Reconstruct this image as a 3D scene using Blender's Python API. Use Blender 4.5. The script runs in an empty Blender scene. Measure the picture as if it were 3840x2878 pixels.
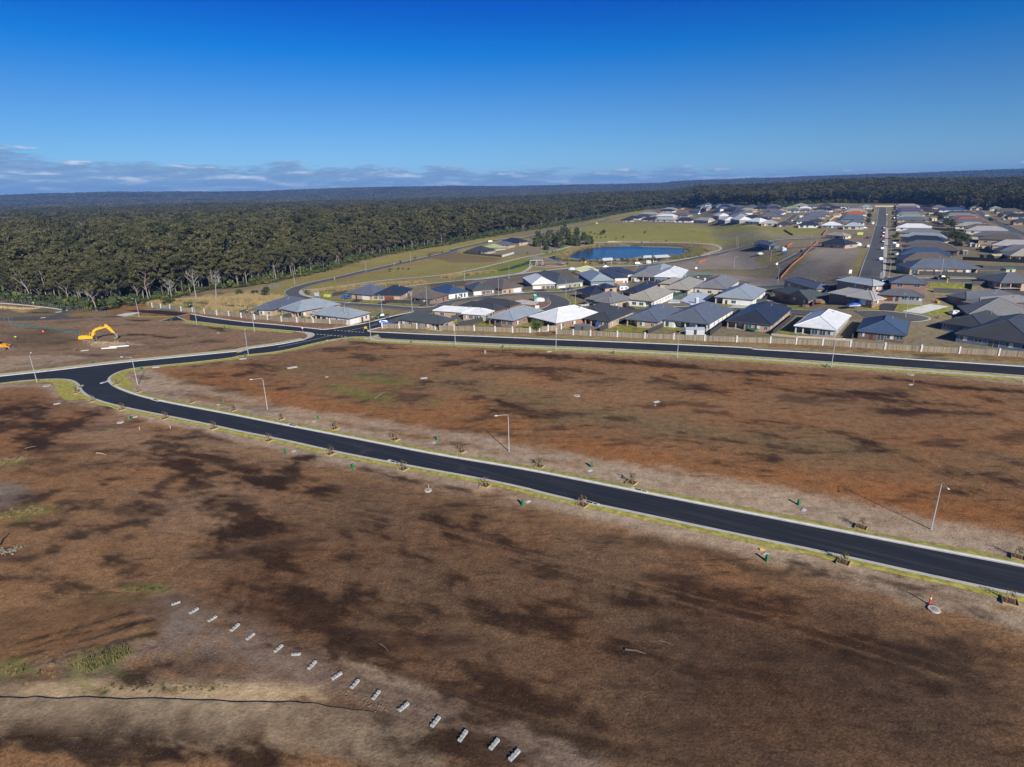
import bpy, bmesh, math, random
import numpy as np
from mathutils import Vector, Matrix
R_ = math.radians
random.seed(7); rng = np.random.default_rng(11)
SC = bpy.context.scene; COL = SC.collection
# ---------------------------------------------------------------- camera, sky, sun, exposure
F = 2219.0; CH = 50.0; PITCH = 18.1; ROLL = -1.15
cam = bpy.data.cameras.new('camera'); cam.sensor_width = 36; cam.lens = F/3840*36
cam.clip_start = 1; cam.clip_end = 40000
camo = bpy.data.objects.new('camera', cam); COL.objects.link(camo); SC.camera = camo
camo.matrix_world = Matrix.Translation((0, 0, CH)) @ Matrix.Rotation(R_(90-PITCH), 4, 'X') @ Matrix.Rotation(R_(ROLL), 4, 'Z')
SUN_AZ = 156.0   # compass from +Y, clockwise: behind the camera, to the right
SUN_EL = 27.0
sun = bpy.data.lights.new('sun', 'SUN'); sun.energy = 5.0; sun.angle = R_(0.53); sun.color = (1, .93, .82)
suno = bpy.data.objects.new('sun', sun); COL.objects.link(suno)
sd = Vector((math.sin(R_(SUN_AZ))*math.cos(R_(SUN_EL)), math.cos(R_(SUN_AZ))*math.cos(R_(SUN_EL)), math.sin(R_(SUN_EL))))
suno.rotation_euler = sd.to_track_quat('Z', 'Y').to_euler()
SC.view_settings.view_transform = 'Standard'; SC.view_settings.look = 'None'
SC.view_settings.exposure = 0.25; SC.view_settings.gamma = 1.0; SC.view_settings.use_curve_mapping = False
SC.render.engine = 'CYCLES'
SC.cycles.max_bounces = 5; SC.cycles.diffuse_bounces = 2; SC.cycles.glossy_bounces = 2; SC.cycles.transparent_max_bounces = 8
SC.cycles.volume_bounces = 0; SC.cycles.transmission_bounces = 2; SC.cycles.use_denoising = True
W = bpy.data.worlds.new('World'); SC.world = W; W.use_nodes = True
wt = W.node_tree; wt.nodes.clear()
def N(t, kind, **k):
    n = t.nodes.new(kind)
    for a, b in k.items():
        if a in n.inputs: n.inputs[a].default_value = b
        else: setattr(n, a, b)
    return n
def math_(t, op, a, b=None, c=None, clamp=False):
    n = t.nodes.new('ShaderNodeMath'); n.operation = op; n.use_clamp = clamp
    for i, v in enumerate((a, b, c)):
        if v is None: continue
        if isinstance(v, (int, float)): n.inputs[i].default_value = v
        else: t.links.new(v, n.inputs[i])
    return n.outputs[0]
def mixc(t, fac, a, b, mode='MIX'):
    n = t.nodes.new('ShaderNodeMix'); n.data_type = 'RGBA'; n.blend_type = mode
    for i, v in ((0, fac), (6, a), (7, b)):
        if isinstance(v, (int, float)): n.inputs[i].default_value = v
        elif isinstance(v, tuple): n.inputs[i].default_value = (*v[:3], 1)
        else: t.links.new(v, n.inputs[i])
    return n.outputs[2]
def ramp(t, fac, stops):
    n = t.nodes.new('ShaderNodeValToRGB'); t.links.new(fac, n.inputs[0]); e = n.color_ramp.elements
    while len(e) < len(stops): e.new(.5)
    for k, (p, c) in enumerate(stops):
        e[k].position = p; e[k].color = (c, c, c, 1) if isinstance(c, (int, float)) else (*c, 1)
    return n.outputs[0]
def world():
    t = wt
    sky = N(t, 'ShaderNodeTexSky', sky_type='NISHITA', sun_disc=False, sun_elevation=R_(SUN_EL), sun_rotation=R_(SUN_AZ),
            altitude=300, air_density=1.0, dust_density=0.25, ozone_density=4.0)
    tc = N(t, 'ShaderNodeTexCoord'); sep = N(t, 'ShaderNodeSeparateXYZ'); t.links.new(tc.outputs['Generated'], sep.inputs[0])
    hs = N(t, 'ShaderNodeHueSaturation', Saturation=SKY_SAT, Value=1.0); t.links.new(sky.outputs[0], hs.inputs['Color'])
    # clear winter sky: deeper overhead (transmittance of the air column), set by elevation only
    el = sep.outputs[2]
    deep = ramp(t, el, [(0.0, (.48, .80, 1.42)), (.025, (.48, .78, 1.26)), (.065, (.40, .70, 1.08)), (.122, (.28, .61, 1.01)), (.192, (.03, .50, 1.05)), (.25, (.006, .32, 1.0)), (.6, (.10, .33, .70))])
    base = mixc(t, 1.0, hs.outputs[0], deep, 'MULTIPLY')
    # low cumulus band at the horizon, thicker to the left (azimuth)
    az = math_(t, 'ARCTAN2', sep.outputs[0], sep.outputs[1])
    cmb = N(t, 'ShaderNodeCombineXYZ'); t.links.new(math_(t, 'MULTIPLY', az, 17.0), cmb.inputs[0]); t.links.new(math_(t, 'MULTIPLY', el, 95.0), cmb.inputs[1])
    n1 = N(t, 'ShaderNodeTexNoise', Scale=0.75, Detail=7.0, Roughness=.58); t.links.new(cmb.outputs[0], n1.inputs['Vector'])
    n2 = N(t, 'ShaderNodeTexNoise', Scale=.9, Detail=2.0); cm2 = N(t, 'ShaderNodeCombineXYZ'); t.links.new(math_(t, 'MULTIPLY', az, 7.0), cm2.inputs[0]); cm2.inputs[1].default_value = 3.3
    t.links.new(cm2.outputs[0], n2.inputs['Vector'])
    # top of the band: higher on the left
    top = math_(t, 'MULTIPLY_ADD', az, -0.020, 0.038)
    top = math_(t, 'ADD', top, math_(t, 'MULTIPLY', math_(t, 'SUBTRACT', n2.outputs[0], .5), .030))
    d = math_(t, 'SUBTRACT', top, el)
    env = math_(t, 'MULTIPLY_ADD', d, 14.0, 0.0)
    azf = math_(t, 'SMOOTH_MIN', math_(t, 'MULTIPLY_ADD', az, -1.1, .78), 1.0, .1)
    env = math_(t, 'MINIMUM', env, .21)
    env = math_(t, 'ADD', env, math_(t, 'MULTIPLY_ADD', az, -.13, .0))
    dens = math_(t, 'ADD', n1.outputs[0], env)
    mask = ramp(t, dens, [(.57, 0.0), (.65, 1.0)])
    hicut = ramp(t, math_(t, 'SUBTRACT', el, top), [(0.0, 1.0), (0.03, 0.0)])
    mask = math_(t, 'MULTIPLY', mask, hicut)
    # relief: sunlit upper rims, bluish undersides
    off = N(t, 'ShaderNodeVectorMath', operation='ADD'); t.links.new(cmb.outputs[0], off.inputs[0]); off.inputs[1].default_value = (.10, .50, 0)
    n3 = N(t, 'ShaderNodeTexNoise', Scale=0.75, Detail=7.0, Roughness=.58); t.links.new(off.outputs[0], n3.inputs['Vector'])
    lit = math_(t, 'SUBTRACT', n1.outputs[0], n3.outputs[0])
    litr = ramp(t, math_(t, 'ADD', math_(t, 'MULTIPLY', lit, 3.2), .30), [(0.0, (2.0, 3.5, 6.0)), (.45, (2.8, 4.4, 6.9)), (1.0, (9.0, 9.6, 10.6))])
    vis = math_(t, 'MULTIPLY', mask, ramp(t, el, [(.0, .45), (.028, .80)]))
    col = mixc(t, vis, base, litr)
    bg = N(t, 'ShaderNodeBackground', Strength=SKY_STR); t.links.new(col, bg.inputs[0])
    out = N(t, 'ShaderNodeOutputWorld'); t.links.new(bg.outputs[0], out.inputs[0])
SKY_SAT = 1.0; SKY_STR = 0.077
world()
# ---------------------------------------------------------------- picture point -> place on the land
_a = R_(90-PITCH); _b = R_(ROLL)
CM = np.array([[1, 0, 0], [0, math.cos(_a), -math.sin(_a)], [0, math.sin(_a), math.cos(_a)]]) @ np.array([[math.cos(_b), -math.sin(_b), 0], [math.sin(_b), math.cos(_b), 0], [0, 0, 1]])
def ss(u): u = np.clip(u, 0, 1); return u*u*(3-2*u)
FX = [-3000, 0, 456, 886, 1150, 1427, 1635, 1933, 2091, 2249, 2700, 3300, 3840, 6000]
FE = [11, 13, 18, 13, 14, 20, 18, 13, 13, 11, 13, 18, 21, 18]
NX = [-3000, 1500, 2050, 2281, 2500, 2700, 3000, 3300, 3600, 3840, 6000]
NZ = [0, 0, 4, 12, 15, 19, 22, 26, 23, 22, 20]
def T(x, y):
    x = np.asarray(x, float); y = np.asarray(y, float); r = np.hypot(x, y)
    v = 13*np.exp(-(((x-100)/230)**2+((y-500)/150)**2)); v = np.where(v > 5, 5+3*(1-np.exp(-(v-5)/2.0)), v)
    v = np.minimum(v, 7.6)
    z = -v+11*ss((x-.25*y-55)/50)*ss((y-190)/80)
    far = ss((r-700)/400)
    yy = np.where(y > 20, y, 20); px = 1920+F*x/(yy*.9505)
    nz = np.interp(px, NX, NZ); z = z+np.where(y > 20, 1, 0)*nz*ss((r-900)/1000)*(1-.55*ss((r-2200)/900))
    fe = np.interp(px, FX, FE); z = z+np.where(y > 20, 1, 0)*(fe/F*6500+30)*np.exp(-((r-6500)/1500)**2)*(1-nz/70*.8*np.where(r < 4000, 1, 0))
    z = z+far*(3*np.sin(x/210+1)*np.sin(y/260)+2.0*np.sin(x/97)*np.cos(y/131+2))*np.where(r < 4500, 1, 1)
    return z
def Tz(x, y): return float(T(x, y))
_ts = np.concatenate([np.linspace(30, 1400, 900), np.geomspace(1405, 9000, 200)])
def ray(px, py):
    d = CM @ np.array([(px-1920)/F, -(py-1439)/F, -1.0]); return d/np.linalg.norm(d)
def U(px, py, h=0.0):
    """the point of the land (raised by h) that the photograph shows at pixel px, py"""
    d = ray(px, py); z = CH+_ts*d[2]-T(_ts*d[0], _ts*d[1])-h
    i = np.argmax(z < 0)
    if z[i] >= 0: i = len(_ts)-1
    if i == 0: i = 1
    t0, t1 = _ts[i-1], _ts[i]
    ts = np.linspace(t0, t1, 24); z = CH+ts*d[2]-T(ts*d[0], ts*d[1])-h; j = max(1, int(np.argmax(z < 0)))
    k = z[j-1]/(z[j-1]-z[j]+1e-12); t = ts[j-1]+k*(ts[j]-ts[j-1])
    return Vector((t*d[0], t*d[1], CH+t*d[2]))
def PX(p):
    c = CM.T @ (np.array(p)-np.array([0, 0, CH])); return 1920+F*c[0]/-c[2], 1439-F*c[1]/-c[2]
CR = dict(A=(0, 1100, 2.304), B=(900, 900, 2.765), C=(1600, 900, 2.765), D=(2300, 900, 2.765), E=(3040, 900, 2.765), F=(1700, 700, 2.212),
          G=(2600, 700, 3.16), H=(3140, 650, 3.16), I=(900, 1250, 2.212), J=(1800, 1250, 2.212), K=(2800, 1250, 2.127), L=(2800, 1750, 2.127),
          M=(0, 1500, 2.212), N=(0, 2100, 2.011), O=(1000, 2200, 1.843), Q=(2350, 740, 4.424), R=(2800, 740, 4.424), S=(3280, 750, 3.95),
          T=(3280, 900, 3.95), V=(1900, 900, 3.687), W=(2000, 1030, 4.424), X=(0, 1040, 3.95), P=(0, 0, 1), Y=(2100, 2150, 2.011), Z=(3000, 2100, 2.131))
def c(k, x, y): a = CR[k]; return (a[0]+x/a[2], a[1]+y/a[2])
def pts(s):
    """'B 0,855 350,880 C 10,20' -> list of picture points (each letter names the survey crop)"""
    out = []; k = 'P'
    for w in s.split():
        if w in CR: k = w
        else: x, y = w.split(','); out.append(c(k, float(x), float(y)))
    return out
def land(s, h=0.0): return [U(*p, h) for p in (pts(s) if isinstance(s, str) else s)]
def smooth(P, step=2.0, rounds=2):
    P = [Vector(p) for p in P]
    for _ in range(rounds):
        Q = [P[0]]
        for a, b in zip(P[:-1], P[1:]): Q += [a*.75+b*.25, a*.25+b*.75]
        P = Q+[P[-1]]
    out = [P[0]]
    for a, b in zip(P[:-1], P[1:]):
        n = max(1, int((b-a).length/step))
        for i in range(1, n+1): out.append(a+(b-a)*i/n)
    return out
# ---------------------------------------------------------------- mesh building
class MB:
    def __init__(s): s.v = []; s.f = []; s.m = []
    def quad(s, *p, m=0):
        n = len(s.v); s.v += [tuple(q) for q in p]; s.f.append(tuple(range(n, n+len(p)))); s.m.append(m)
    def box(s, x0, x1, y0, y1, z0, z1, m=0, M=None):
        n = len(s.v); q = [(x, y, z) for z in (z0, z1) for x, y in ((x0, y0), (x1, y0), (x1, y1), (x0, y1))]
        if M is not None: q = [tuple(M @ Vector(a)) for a in q]
        s.v += q
        for f in ((3, 2, 1, 0), (4, 5, 6, 7), (0, 1, 5, 4), (1, 2, 6, 5), (2, 3, 7, 6), (3, 0, 4, 7)): s.f.append(tuple(n+i for i in f)); s.m.append(m)
    def prism(s, poly, z0, z1, m=0, top=True, bottom=False):
        n = len(s.v); k = len(poly); s.v += [(p[0], p[1], z0) for p in poly]+[(p[0], p[1], z1) for p in poly]
        for i in range(k): j = (i+1) % k; s.f.append((n+i, n+j, n+k+j, n+k+i)); s.m.append(m)
        if top: s.f.append(tuple(n+k+i for i in range(k))); s.m.append(m)
        if bottom: s.f.append(tuple(n+i for i in reversed(range(k)))); s.m.append(m)
    def plate(s, poly, axis, a0, a1, m=0, M=None):
        """poly of (u, w) extruded along axis ('y': u=x w=z; 'x': u=y w=z)"""
        n = len(s.v); k = len(poly)
        for a in (a0, a1):
            for u, w in poly:
                q = Vector((u, a, w)) if axis == 'y' else Vector((a, u, w))
                s.v.append(tuple(M @ q) if M is not None else tuple(q))
        for i in range(k): j = (i+1) % k; s.f.append((n+i, n+j, n+k+j, n+k+i)); s.m.append(m)
        s.f.append(tuple(n+i for i in reversed(range(k)))); s.f.append(tuple(n+k+i for i in range(k))); s.m += [m, m]
    def tube(s, path, rad, seg=6, m=0, cap=True):
        path = [Vector(p) for p in path]; rad = rad if isinstance(rad, (list, tuple)) else [rad]*len(path); n0 = len(s.v)
        for i, p in enumerate(path):
            d = (path[min(i+1, len(path)-1)]-path[max(i-1, 0)]).normalized()
            a = d.cross(Vector((0, 0, 1))) if abs(d.z) < .9 else d.cross(Vector((0, 1, 0)))
            a.normalize(); b = d.cross(a)
            for k in range(seg):
                t = 2*math.pi*k/seg; s.v.append(tuple(p+(a*math.cos(t)+b*math.sin(t))*rad[i]))
        for i in range(len(path)-1):
            for k in range(seg):
                q = (k+1) % seg; s.f.append((n0+i*seg+k, n0+i*seg+q, n0+(i+1)*seg+q, n0+(i+1)*seg+k)); s.m.append(m)
        if cap:
            s.f.append(tuple(n0+k for k in reversed(range(seg)))); s.f.append(tuple(n0+(len(path)-1)*seg+k for k in range(seg))); s.m += [m, m]
    def cyl(s, p0, p1, r, seg=10, m=0): s.tube([p0, p1], r, seg, m)
    def mesh(s, name, mats):
        me = bpy.data.meshes.new(name); me.from_pydata(s.v, [], s.f); me.polygons.foreach_set('material_index', s.m)
        for k in (mats if isinstance(mats, (list, tuple)) else [mats]): me.materials.append(k)
        me.update(); return me
    def build(s, name, mats, parent=None, smooth=False, bevel=0):
        me = s.mesh(name, mats); o = bpy.data.objects.new(name, me); COL.objects.link(o)
        if parent: o.parent = parent
        bm = bmesh.new(); bm.from_mesh(me); bmesh.ops.recalc_face_normals(bm, faces=bm.faces)
        if bevel: bmesh.ops.bevel(bm, geom=list(bm.edges), offset=bevel, segments=2, affect='EDGES', profile=.6)
        bm.to_mesh(me); bm.free()
        if smooth: me.polygons.foreach_set('use_smooth', [True]*len(me.polygons))
        return o
def tag(o, label=None, cat=None, group=None, kind=None):
    if label: o['label'] = label
    if cat: o['category'] = cat
    if group: o['group'] = group
    if kind: o['kind'] = kind
    return o
def empty(name, loc, rz=0.0, label=None, cat=None, group=None):
    o = bpy.data.objects.new(name, None); COL.objects.link(o); o.location = loc; o.rotation_euler = (0, 0, rz); o.empty_display_size = .2
    return tag(o, label, cat, group)
def kids(o): return KIDS.get(o.name, [])
def copy_tree(o, parent=None):
    q = o.copy(); COL.objects.link(q); q.parent = parent
    for ch in list(o.children): copy_tree(ch, q)
    return q
def place(src, used, loc, rz, label, group=None, scale=1.0):
    """first use moves the prototype itself, later ones copy it with its parts"""
    o = src if not used else copy_tree(src)
    o.location = loc; o.rotation_euler = (0, 0, rz); o.scale = (scale,)*3
    tag(o, label, None, group); return o
ORD = ['leftmost', 'second from left', 'third from left', 'fourth from left', 'fifth from left', 'sixth from left', 'seventh from left', 'eighth from left', 'ninth from left',
       'tenth from left', 'eleventh from left', 'twelfth from left', 'thirteenth from left', 'fourteenth from left', 'fifteenth from left', 'sixteenth from left', 'seventeenth from left',
       'eighteenth from left', 'nineteenth from left', 'twentieth from left', 'twenty-first from left', 'twenty-second from left', 'twenty-third from left', 'twenty-fourth from left',
       'twenty-fifth from left', 'twenty-sixth from left', 'twenty-seventh from left', 'twenty-eighth from left', 'twenty-ninth from left', 'thirtieth from left']
def order(objs, text):
    """label each: text with {} replaced by its place counted from the left of the photo"""
    if len(objs) == 1: objs[0]['label'] = text.replace(', {} in its row', '').replace(', {}', '').replace(' {}', ''); return
    for o, w in zip(sorted(objs, key=lambda q: PX(q.location)[0]), ORD+ORD): o['label'] = text.replace('{}', w)
# ---------------------------------------------------------------- materials
MATS = {}
def mat(name, col, rough=.7, metal=0, var=.0, vscale=1.0, bump=0, bscale=8.0, spec=None, col2=None, stretch=(1, 1, 1), coat=0, trans=0):
    if name in MATS: return MATS[name]
    m = bpy.data.materials.new(name); m.use_nodes = True; t = m.node_tree; b = t.nodes['Principled BSDF']
    b.inputs['Roughness'].default_value = rough; b.inputs['Metallic'].default_value = metal
    if spec is not None: b.inputs['Specular IOR Level'].default_value = spec
    b.inputs['Base Color'].default_value = (*col, 1)
    if trans: b.inputs['Transmission Weight'].default_value = trans
    if var or bump:
        tc = N(t, 'ShaderNodeTexCoord'); mp = N(t, 'ShaderNodeMapping'); t.links.new(tc.outputs['Object'], mp.inputs[0]); mp.inputs['Scale'].default_value = stretch
        n = N(t, 'ShaderNodeTexNoise', Scale=vscale, Detail=5.0, Roughness=.65); t.links.new(mp.outputs[0], n.inputs['Vector'])
        if var:
            lo = tuple(q*(1-var) for q in col) if col2 is None else col2; hi = tuple(min(1, q*(1+var)) for q in col)
            t.links.new(ramp(t, n.outputs[0], [(.32, lo), (.68, hi)]), b.inputs['Base Color'])
        if bump:
            n2 = N(t, 'ShaderNodeTexNoise', Scale=bscale, Detail=3.0); t.links.new(mp.outputs[0], n2.inputs['Vector'])
            bp = N(t, 'ShaderNodeBump', Strength=1.0, Distance=bump); t.links.new(n2.outputs[0], bp.inputs['Height']); t.links.new(bp.outputs[0], b.inputs['Normal'])
    MATS[name] = m; return m
def ribbed(name, col, rough=.38, pitch=.38, var=.10, spec=.5):
    """profiled steel roof / fence sheet: ribs as bump, slight weathering"""
    if name in MATS: return MATS[name]
    m = mat(name, col, rough, var=var, vscale=.35, spec=spec); t = m.node_tree; b = t.nodes['Principled BSDF']
    tc = N(t, 'ShaderNodeTexCoord'); geo = N(t, 'ShaderNodeNewGeometry'); vt = N(t, 'ShaderNodeVectorTransform', vector_type='NORMAL', convert_from='WORLD', convert_to='OBJECT')
    t.links.new(geo.outputs['True Normal'], vt.inputs[0]); sn = N(t, 'ShaderNodeSeparateXYZ'); t.links.new(vt.outputs[0], sn.inputs[0])
    sp = N(t, 'ShaderNodeSeparateXYZ'); t.links.new(tc.outputs['Object'], sp.inputs[0])
    useX = math_(t, 'GREATER_THAN', math_(t, 'ABSOLUTE', sn.outputs[1]), math_(t, 'ABSOLUTE', sn.outputs[0]))
    u = math_(t, 'ADD', math_(t, 'MULTIPLY', sp.outputs[0], useX), math_(t, 'MULTIPLY', sp.outputs[1], math_(t, 'SUBTRACT', 1.0, useX)))
    w = math_(t, 'POWER', math_(t, 'ABSOLUTE', math_(t, 'SINE', math_(t, 'MULTIPLY', u, math.pi/pitch))), 6.0)
    bp = N(t, 'ShaderNodeBump', Strength=.35, Distance=.02); t.links.new(w, bp.inputs['Height']); t.links.new(bp.outputs[0], b.inputs['Normal'])
    return m
# ---------------------------------------------------------------- the land: one sheet to the horizon
def vnoise(x, y, seed=0):
    xi = np.floor(x).astype(np.int64); yi = np.floor(y).astype(np.int64); fx = x-xi; fy = y-yi
    def h(a, b):
        n = (a*374761393+b*668265263+seed*1274126177) & 0xffffffff; n = ((n ^ (n >> 13))*1274126177) & 0xffffffff
        return ((n ^ (n >> 16)) & 0xffff)/65535.0
    u = fx*fx*(3-2*fx); v = fy*fy*(3-2*fy)
    return (h(xi, yi)*(1-u)+h(xi+1, yi)*u)*(1-v)+(h(xi, yi+1)*(1-u)+h(xi+1, yi+1)*u)*v
def fbm(x, y, s, seed=0, o=4, g=.55):
    r = 0; a = 1; t = 0; k = 1/s
    for i in range(o): r = r+a*(vnoise(x*k, y*k, seed+i)-.5); t += a; a *= g; k *= 2.07
    return r/t*2
def seg_d(X, Y, P):
    d = np.full(X.shape, 1e9)
    for (ax, ay), (bx, by) in zip(P[:-1], P[1:]):
        dx, dy = bx-ax, by-ay; L = dx*dx+dy*dy+1e-9
        t = np.clip(((X-ax)*dx+(Y-ay)*dy)/L, 0, 1); d = np.minimum(d, np.hypot(X-ax-t*dx, Y-ay-t*dy))
    return d
def inside(X, Y, P):
    c_ = np.zeros(X.shape, bool)
    for (ax, ay), (bx, by) in zip(P, P[1:]+P[:1]):
        if ay == by: continue
        c_ ^= ((ay > Y) != (by > Y)) & (X < (bx-ax)*(Y-ay)/(by-ay)+ax)
    return c_
angs = np.concatenate([np.arange(-61, -52, .6), np.arange(-52, 52, .2), np.arange(52, 61, .6), np.arange(61, 299, 4.0)])
rad = [14.0]
while rad[-1] < 10500: rad.append(rad[-1]*(1.0058 if rad[-1] < 700 else 1.03))
rad = np.array(rad); AA, RR = np.meshgrid(np.radians(angs), rad)
GX = (RR*np.sin(AA)).ravel(); GY = (RR*np.cos(AA)).ravel(); GZ = T(GX, GY)
FORE = land('P -2200,1100 -1200,1110 -400,1120 0,1128 X 480,398 860,440 1010,478 1480,508 1700,470 1850,420 2120,400 P 640,1118 740,1095 850,1082 900,1080 1037,1057 1168,1028 1370,970 1515,944 1700,915 1880,881 2062,855 2134,837 2270,812 2423,787 2500,779 2600,773 2700,769 2900,773 3000,767 3100,762 3300,764 3500,768 3560,786 3840,793 4300,800 5200,830')
FOREST = [(p.x, p.y) for p in FORE]+[(9000, 1500), (9000, 10400), (-9000, 10400), (-9000, 300)]
C0 = dict(mulch=(.265, .150, .072), tan=(.42, .325, .225), dark=(.028, .016, .009), orange=(.29, .136, .050), olive=(.285, .24, .080), green=(.27, .252, .070),
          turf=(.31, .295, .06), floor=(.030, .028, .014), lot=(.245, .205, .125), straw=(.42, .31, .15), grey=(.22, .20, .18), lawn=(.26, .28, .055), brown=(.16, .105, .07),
          gravel=(.29, .25, .20), bank=(.44, .31, .15), mud=(.15, .10, .066), track=(.285, .215, .14), sand=(.50, .38, .24), red=(.30, .15, .085), pale=(.21, .195, .165))
gcol = np.tile(np.array(C0['mulch']), (len(GX), 1)); gm = np.ones(len(GX))   # gm: how much woodchip mulch shows
near = np.hypot(GX, GY) < 1500
N1 = fbm(GX, GY, 9, 3); N2 = fbm(GX, GY, 2.6, 9); N3 = fbm(GX, GY, 40, 5); N4 = fbm(GX*.35, GY*1.0+GX*.12, 3.5, 21); N6 = fbm(GX*.22+GY*.10, GY*1.0+GX*.34, 1.5, 61, 4); N5 = fbm(GX*.6, GY+GX*.3, .9, 41, 3)
def paint(s, col, k=1.0, feather=2.0, amp=1.5, mulch=None, width=None):
    P = [(p.x, p.y) for p in land(s)] if isinstance(s, str) else s
    A = np.array(P); w = (width or 0)/2+amp*2+feather*2
    m = (GX > A[:, 0].min()-w) & (GX < A[:, 0].max()+w) & (GY > A[:, 1].min()-w) & (GY < A[:, 1].max()+w)
    idx = np.nonzero(m)[0]
    if not len(idx): return
    X, Y = GX[idx], GY[idx]
    if width: d = width/2-seg_d(X, Y, P)
    else: d = seg_d(X, Y, P+P[:1]); d = np.where(inside(X, Y, P), d, -d)
    f = (ss((d+amp*(N1[idx]*.7+N2[idx]*.9+N4[idx]*.9+N6[idx]*.9+N5[idx]*.6))/feather*.5+.5)*k)[:, None]
    gcol[idx] = gcol[idx]*(1-f)+np.array(C0[col] if isinstance(col, str) else col)*f
    if mulch is not None: gm[idx] = gm[idx]*(1-f[:, 0])+mulch*f[:, 0]
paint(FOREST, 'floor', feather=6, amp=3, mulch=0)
# country round the estate, north of the paling fence
paint('P 560,1140 K 0,40 K 2212,160 P 4300,1400 5200,1200 5200,840 4300,800 3840,793 3560,786 3500,768 3300,764 3100,762 3000,767 2900,773 2700,769 2423,787 2270,812 2134,837 1880,881 1700,915 1515,944 1370,970 1168,1028 1037,1057 900,1080 740,1095', 'lot', feather=2, amp=1, mulch=0)
paint('B -300,560 0,520 400,440 740,360 1300,215 1700,130 2212,50 C 0,60 400,-30 F 560,420 740,385 900,340 1080,300 1300,240 1620,185 1660,210 1300,290 1080,335 900,370 740,410 F 500,470 B 2212,120 1300,330 700,470 500,560 380,640 100,720 -300,760', 'olive', feather=3, amp=3)
paint('B -200,600 0,545 180,500 420,430 440,470 200,560 0,590', 'gravel', .8, 2, 2)
paint('B 620,540 900,420 1300,330 2212,130 C 400,120 380,60 C 0,200 -50,250 M 0,0 C 0,375 B 1170,460 740,510', 'olive') if 0 else None
paint('B 640,510 900,430 1300,340 1700,250 2212,140 C 380,100 800,180 1050,150 1050,190 700,260 400,330 0,390 B 1170,470 700,520', 'olive', feather=2, amp=2)
paint('B 1000,430 1300,360 1700,270 2212,170', 'red', .35, 3, 3, width=7)
paint('C 0,130 250,110 400,150 800,190 700,230 300,240 0,180', 'brown', .6, 3, 3)
paint('B 720,525 1200,480 1900,400 2212,370 2212,430 1690,490 1500,480 1150,480 960,570 800,600', 'olive', feather=1)
paint('B 760,560 1000,510 1400,480 1900,440', 'straw', .75, 1.5, 2, width=9)
paint('C 200,400 450,370 700,330 900,300', 'straw', .5, 2, 2, width=8)
paint('C 0,460 440,415 440,440 385,480 0,500', 'dark', .5, 2, 2)
paint('C 700,270 1000,190 1280,130 1500,80 1600,60 1400,140 1160,200 1100,260 1020,320 750,370 300,400 250,390', (.2, .235, .05), feather=2, amp=2)
paint('C 700,330 850,300 1050,240 1080,225', (.03, .05, .04), .9, 1.5, 1.5, width=7)
paint('C 1120,250 1480,235 2212,240 D 300,235 900,170 1080,120 1150,90 900,190 500,255 0,290 C 1800,285 1100,340 1000,330', 'olive', feather=1.5, amp=1.5)
# the green field north of the lake
paint('F 870,340 960,330 1180,310 1300,300 2000,315 2300,330 G 0,455 500,465 900,490 1600,505 1500,560 1200,600 900,640 600,660 300,690 G 0,665 F 2212,490 1700,455 1160,460 1100,420 950,400', 'green', feather=3, amp=3)
paint('G 200,540 700,520 1200,570 1500,560 1400,600 800,640 300,620', 'gravel', .55, 8, 8)
paint('G 0,500 600,480', (.36, .36, .07), .5, 10, 6, width=16)
paint('F 1160,455 1700,448 2100,465 2250,490', 'straw', .4, 2, 2, width=5)
paint('F 1400,470 1700,468 2000,472 2150,500 2120,520 1900,500 1500,490', 'brown', .8, 1.5, 1.5)
paint('F 960,500 1150,480 1400,490 1500,492 1200,500 1000,540 930,580', 'straw', .6, 2, 2)
paint('F 720,590 860,560 950,530 940,600 850,610', 'straw', .7, 2, 2)
paint('F 610,580 700,570 760,600 700,620', 'gravel', .9, 1.5, 1.5)
paint('D 850,80 900,60 1080,70 1100,100 900,180 640,190 760,160', 'straw', .55, 2, 3)
# ground of the building lots
paint('D 300,290 640,270 980,190 1230,110 1350,130 1480,130 1480,240 1700,250 1250,290 700,300 850,440 1400,460 2212,455 2212,300 D 1750,400 1400,380 700,305', 'gravel', feather=1.5, amp=1.5)
paint('D 1240,110 1440,60 1480,110', 'olive', .7, 1.5, 1)
paint('D 1480,200 1860,100 1690,245 1500,262', 'olive', .7, 2, 2)
paint('D 1760,390 2060,110 2212,80 E 90,70 570,90 470,370 100,420 D 1800,420', 'gravel', feather=2, amp=1)
paint('D 1770,385 2090,100', (.2, .23, .05), .7, 1.5, 1.5, width=5)
paint('E 560,80 445,380', 'olive', .85, 1, .8, width=5)
paint('E 250,250 430,180 400,350 150,400', 'brown', .5, 4, 4)
paint('D 1000,400 1500,420 1400,450 1200,440', 'brown', .5, 3, 3)
paint('C 800,400 1300,330 1560,310 1540,380 1240,390 1000,420 860,440', 'brown', .7, 2, 2)
paint('C 1750,290 2212,300 D 330,290 0,330', (.12, .085, .06), .7, 2, 2)
paint('D 800,380 880,360 1040,365 980,420 820,410', 'mud', .9, 1.5, .6)
paint('B 1130,700 1800,740 1560,820 1400,850 1200,870 1130,780', 'olive', .75, 1.5, 1.5)
paint('B 1400,780 1560,800 1400,850', 'tan', .6, 1.5, 1.5)
paint('C 860,625 1060,600 1240,640 1330,670 1240,725 1130,700 900,660', 'red', .8, 1, 1)
paint('B 0,745 80,720 190,760 0,790', 'olive', .8, 1, 1)
paint('B 60,800 200,745 480,770 420,810', 'lawn', .6, 1, 1)
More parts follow.
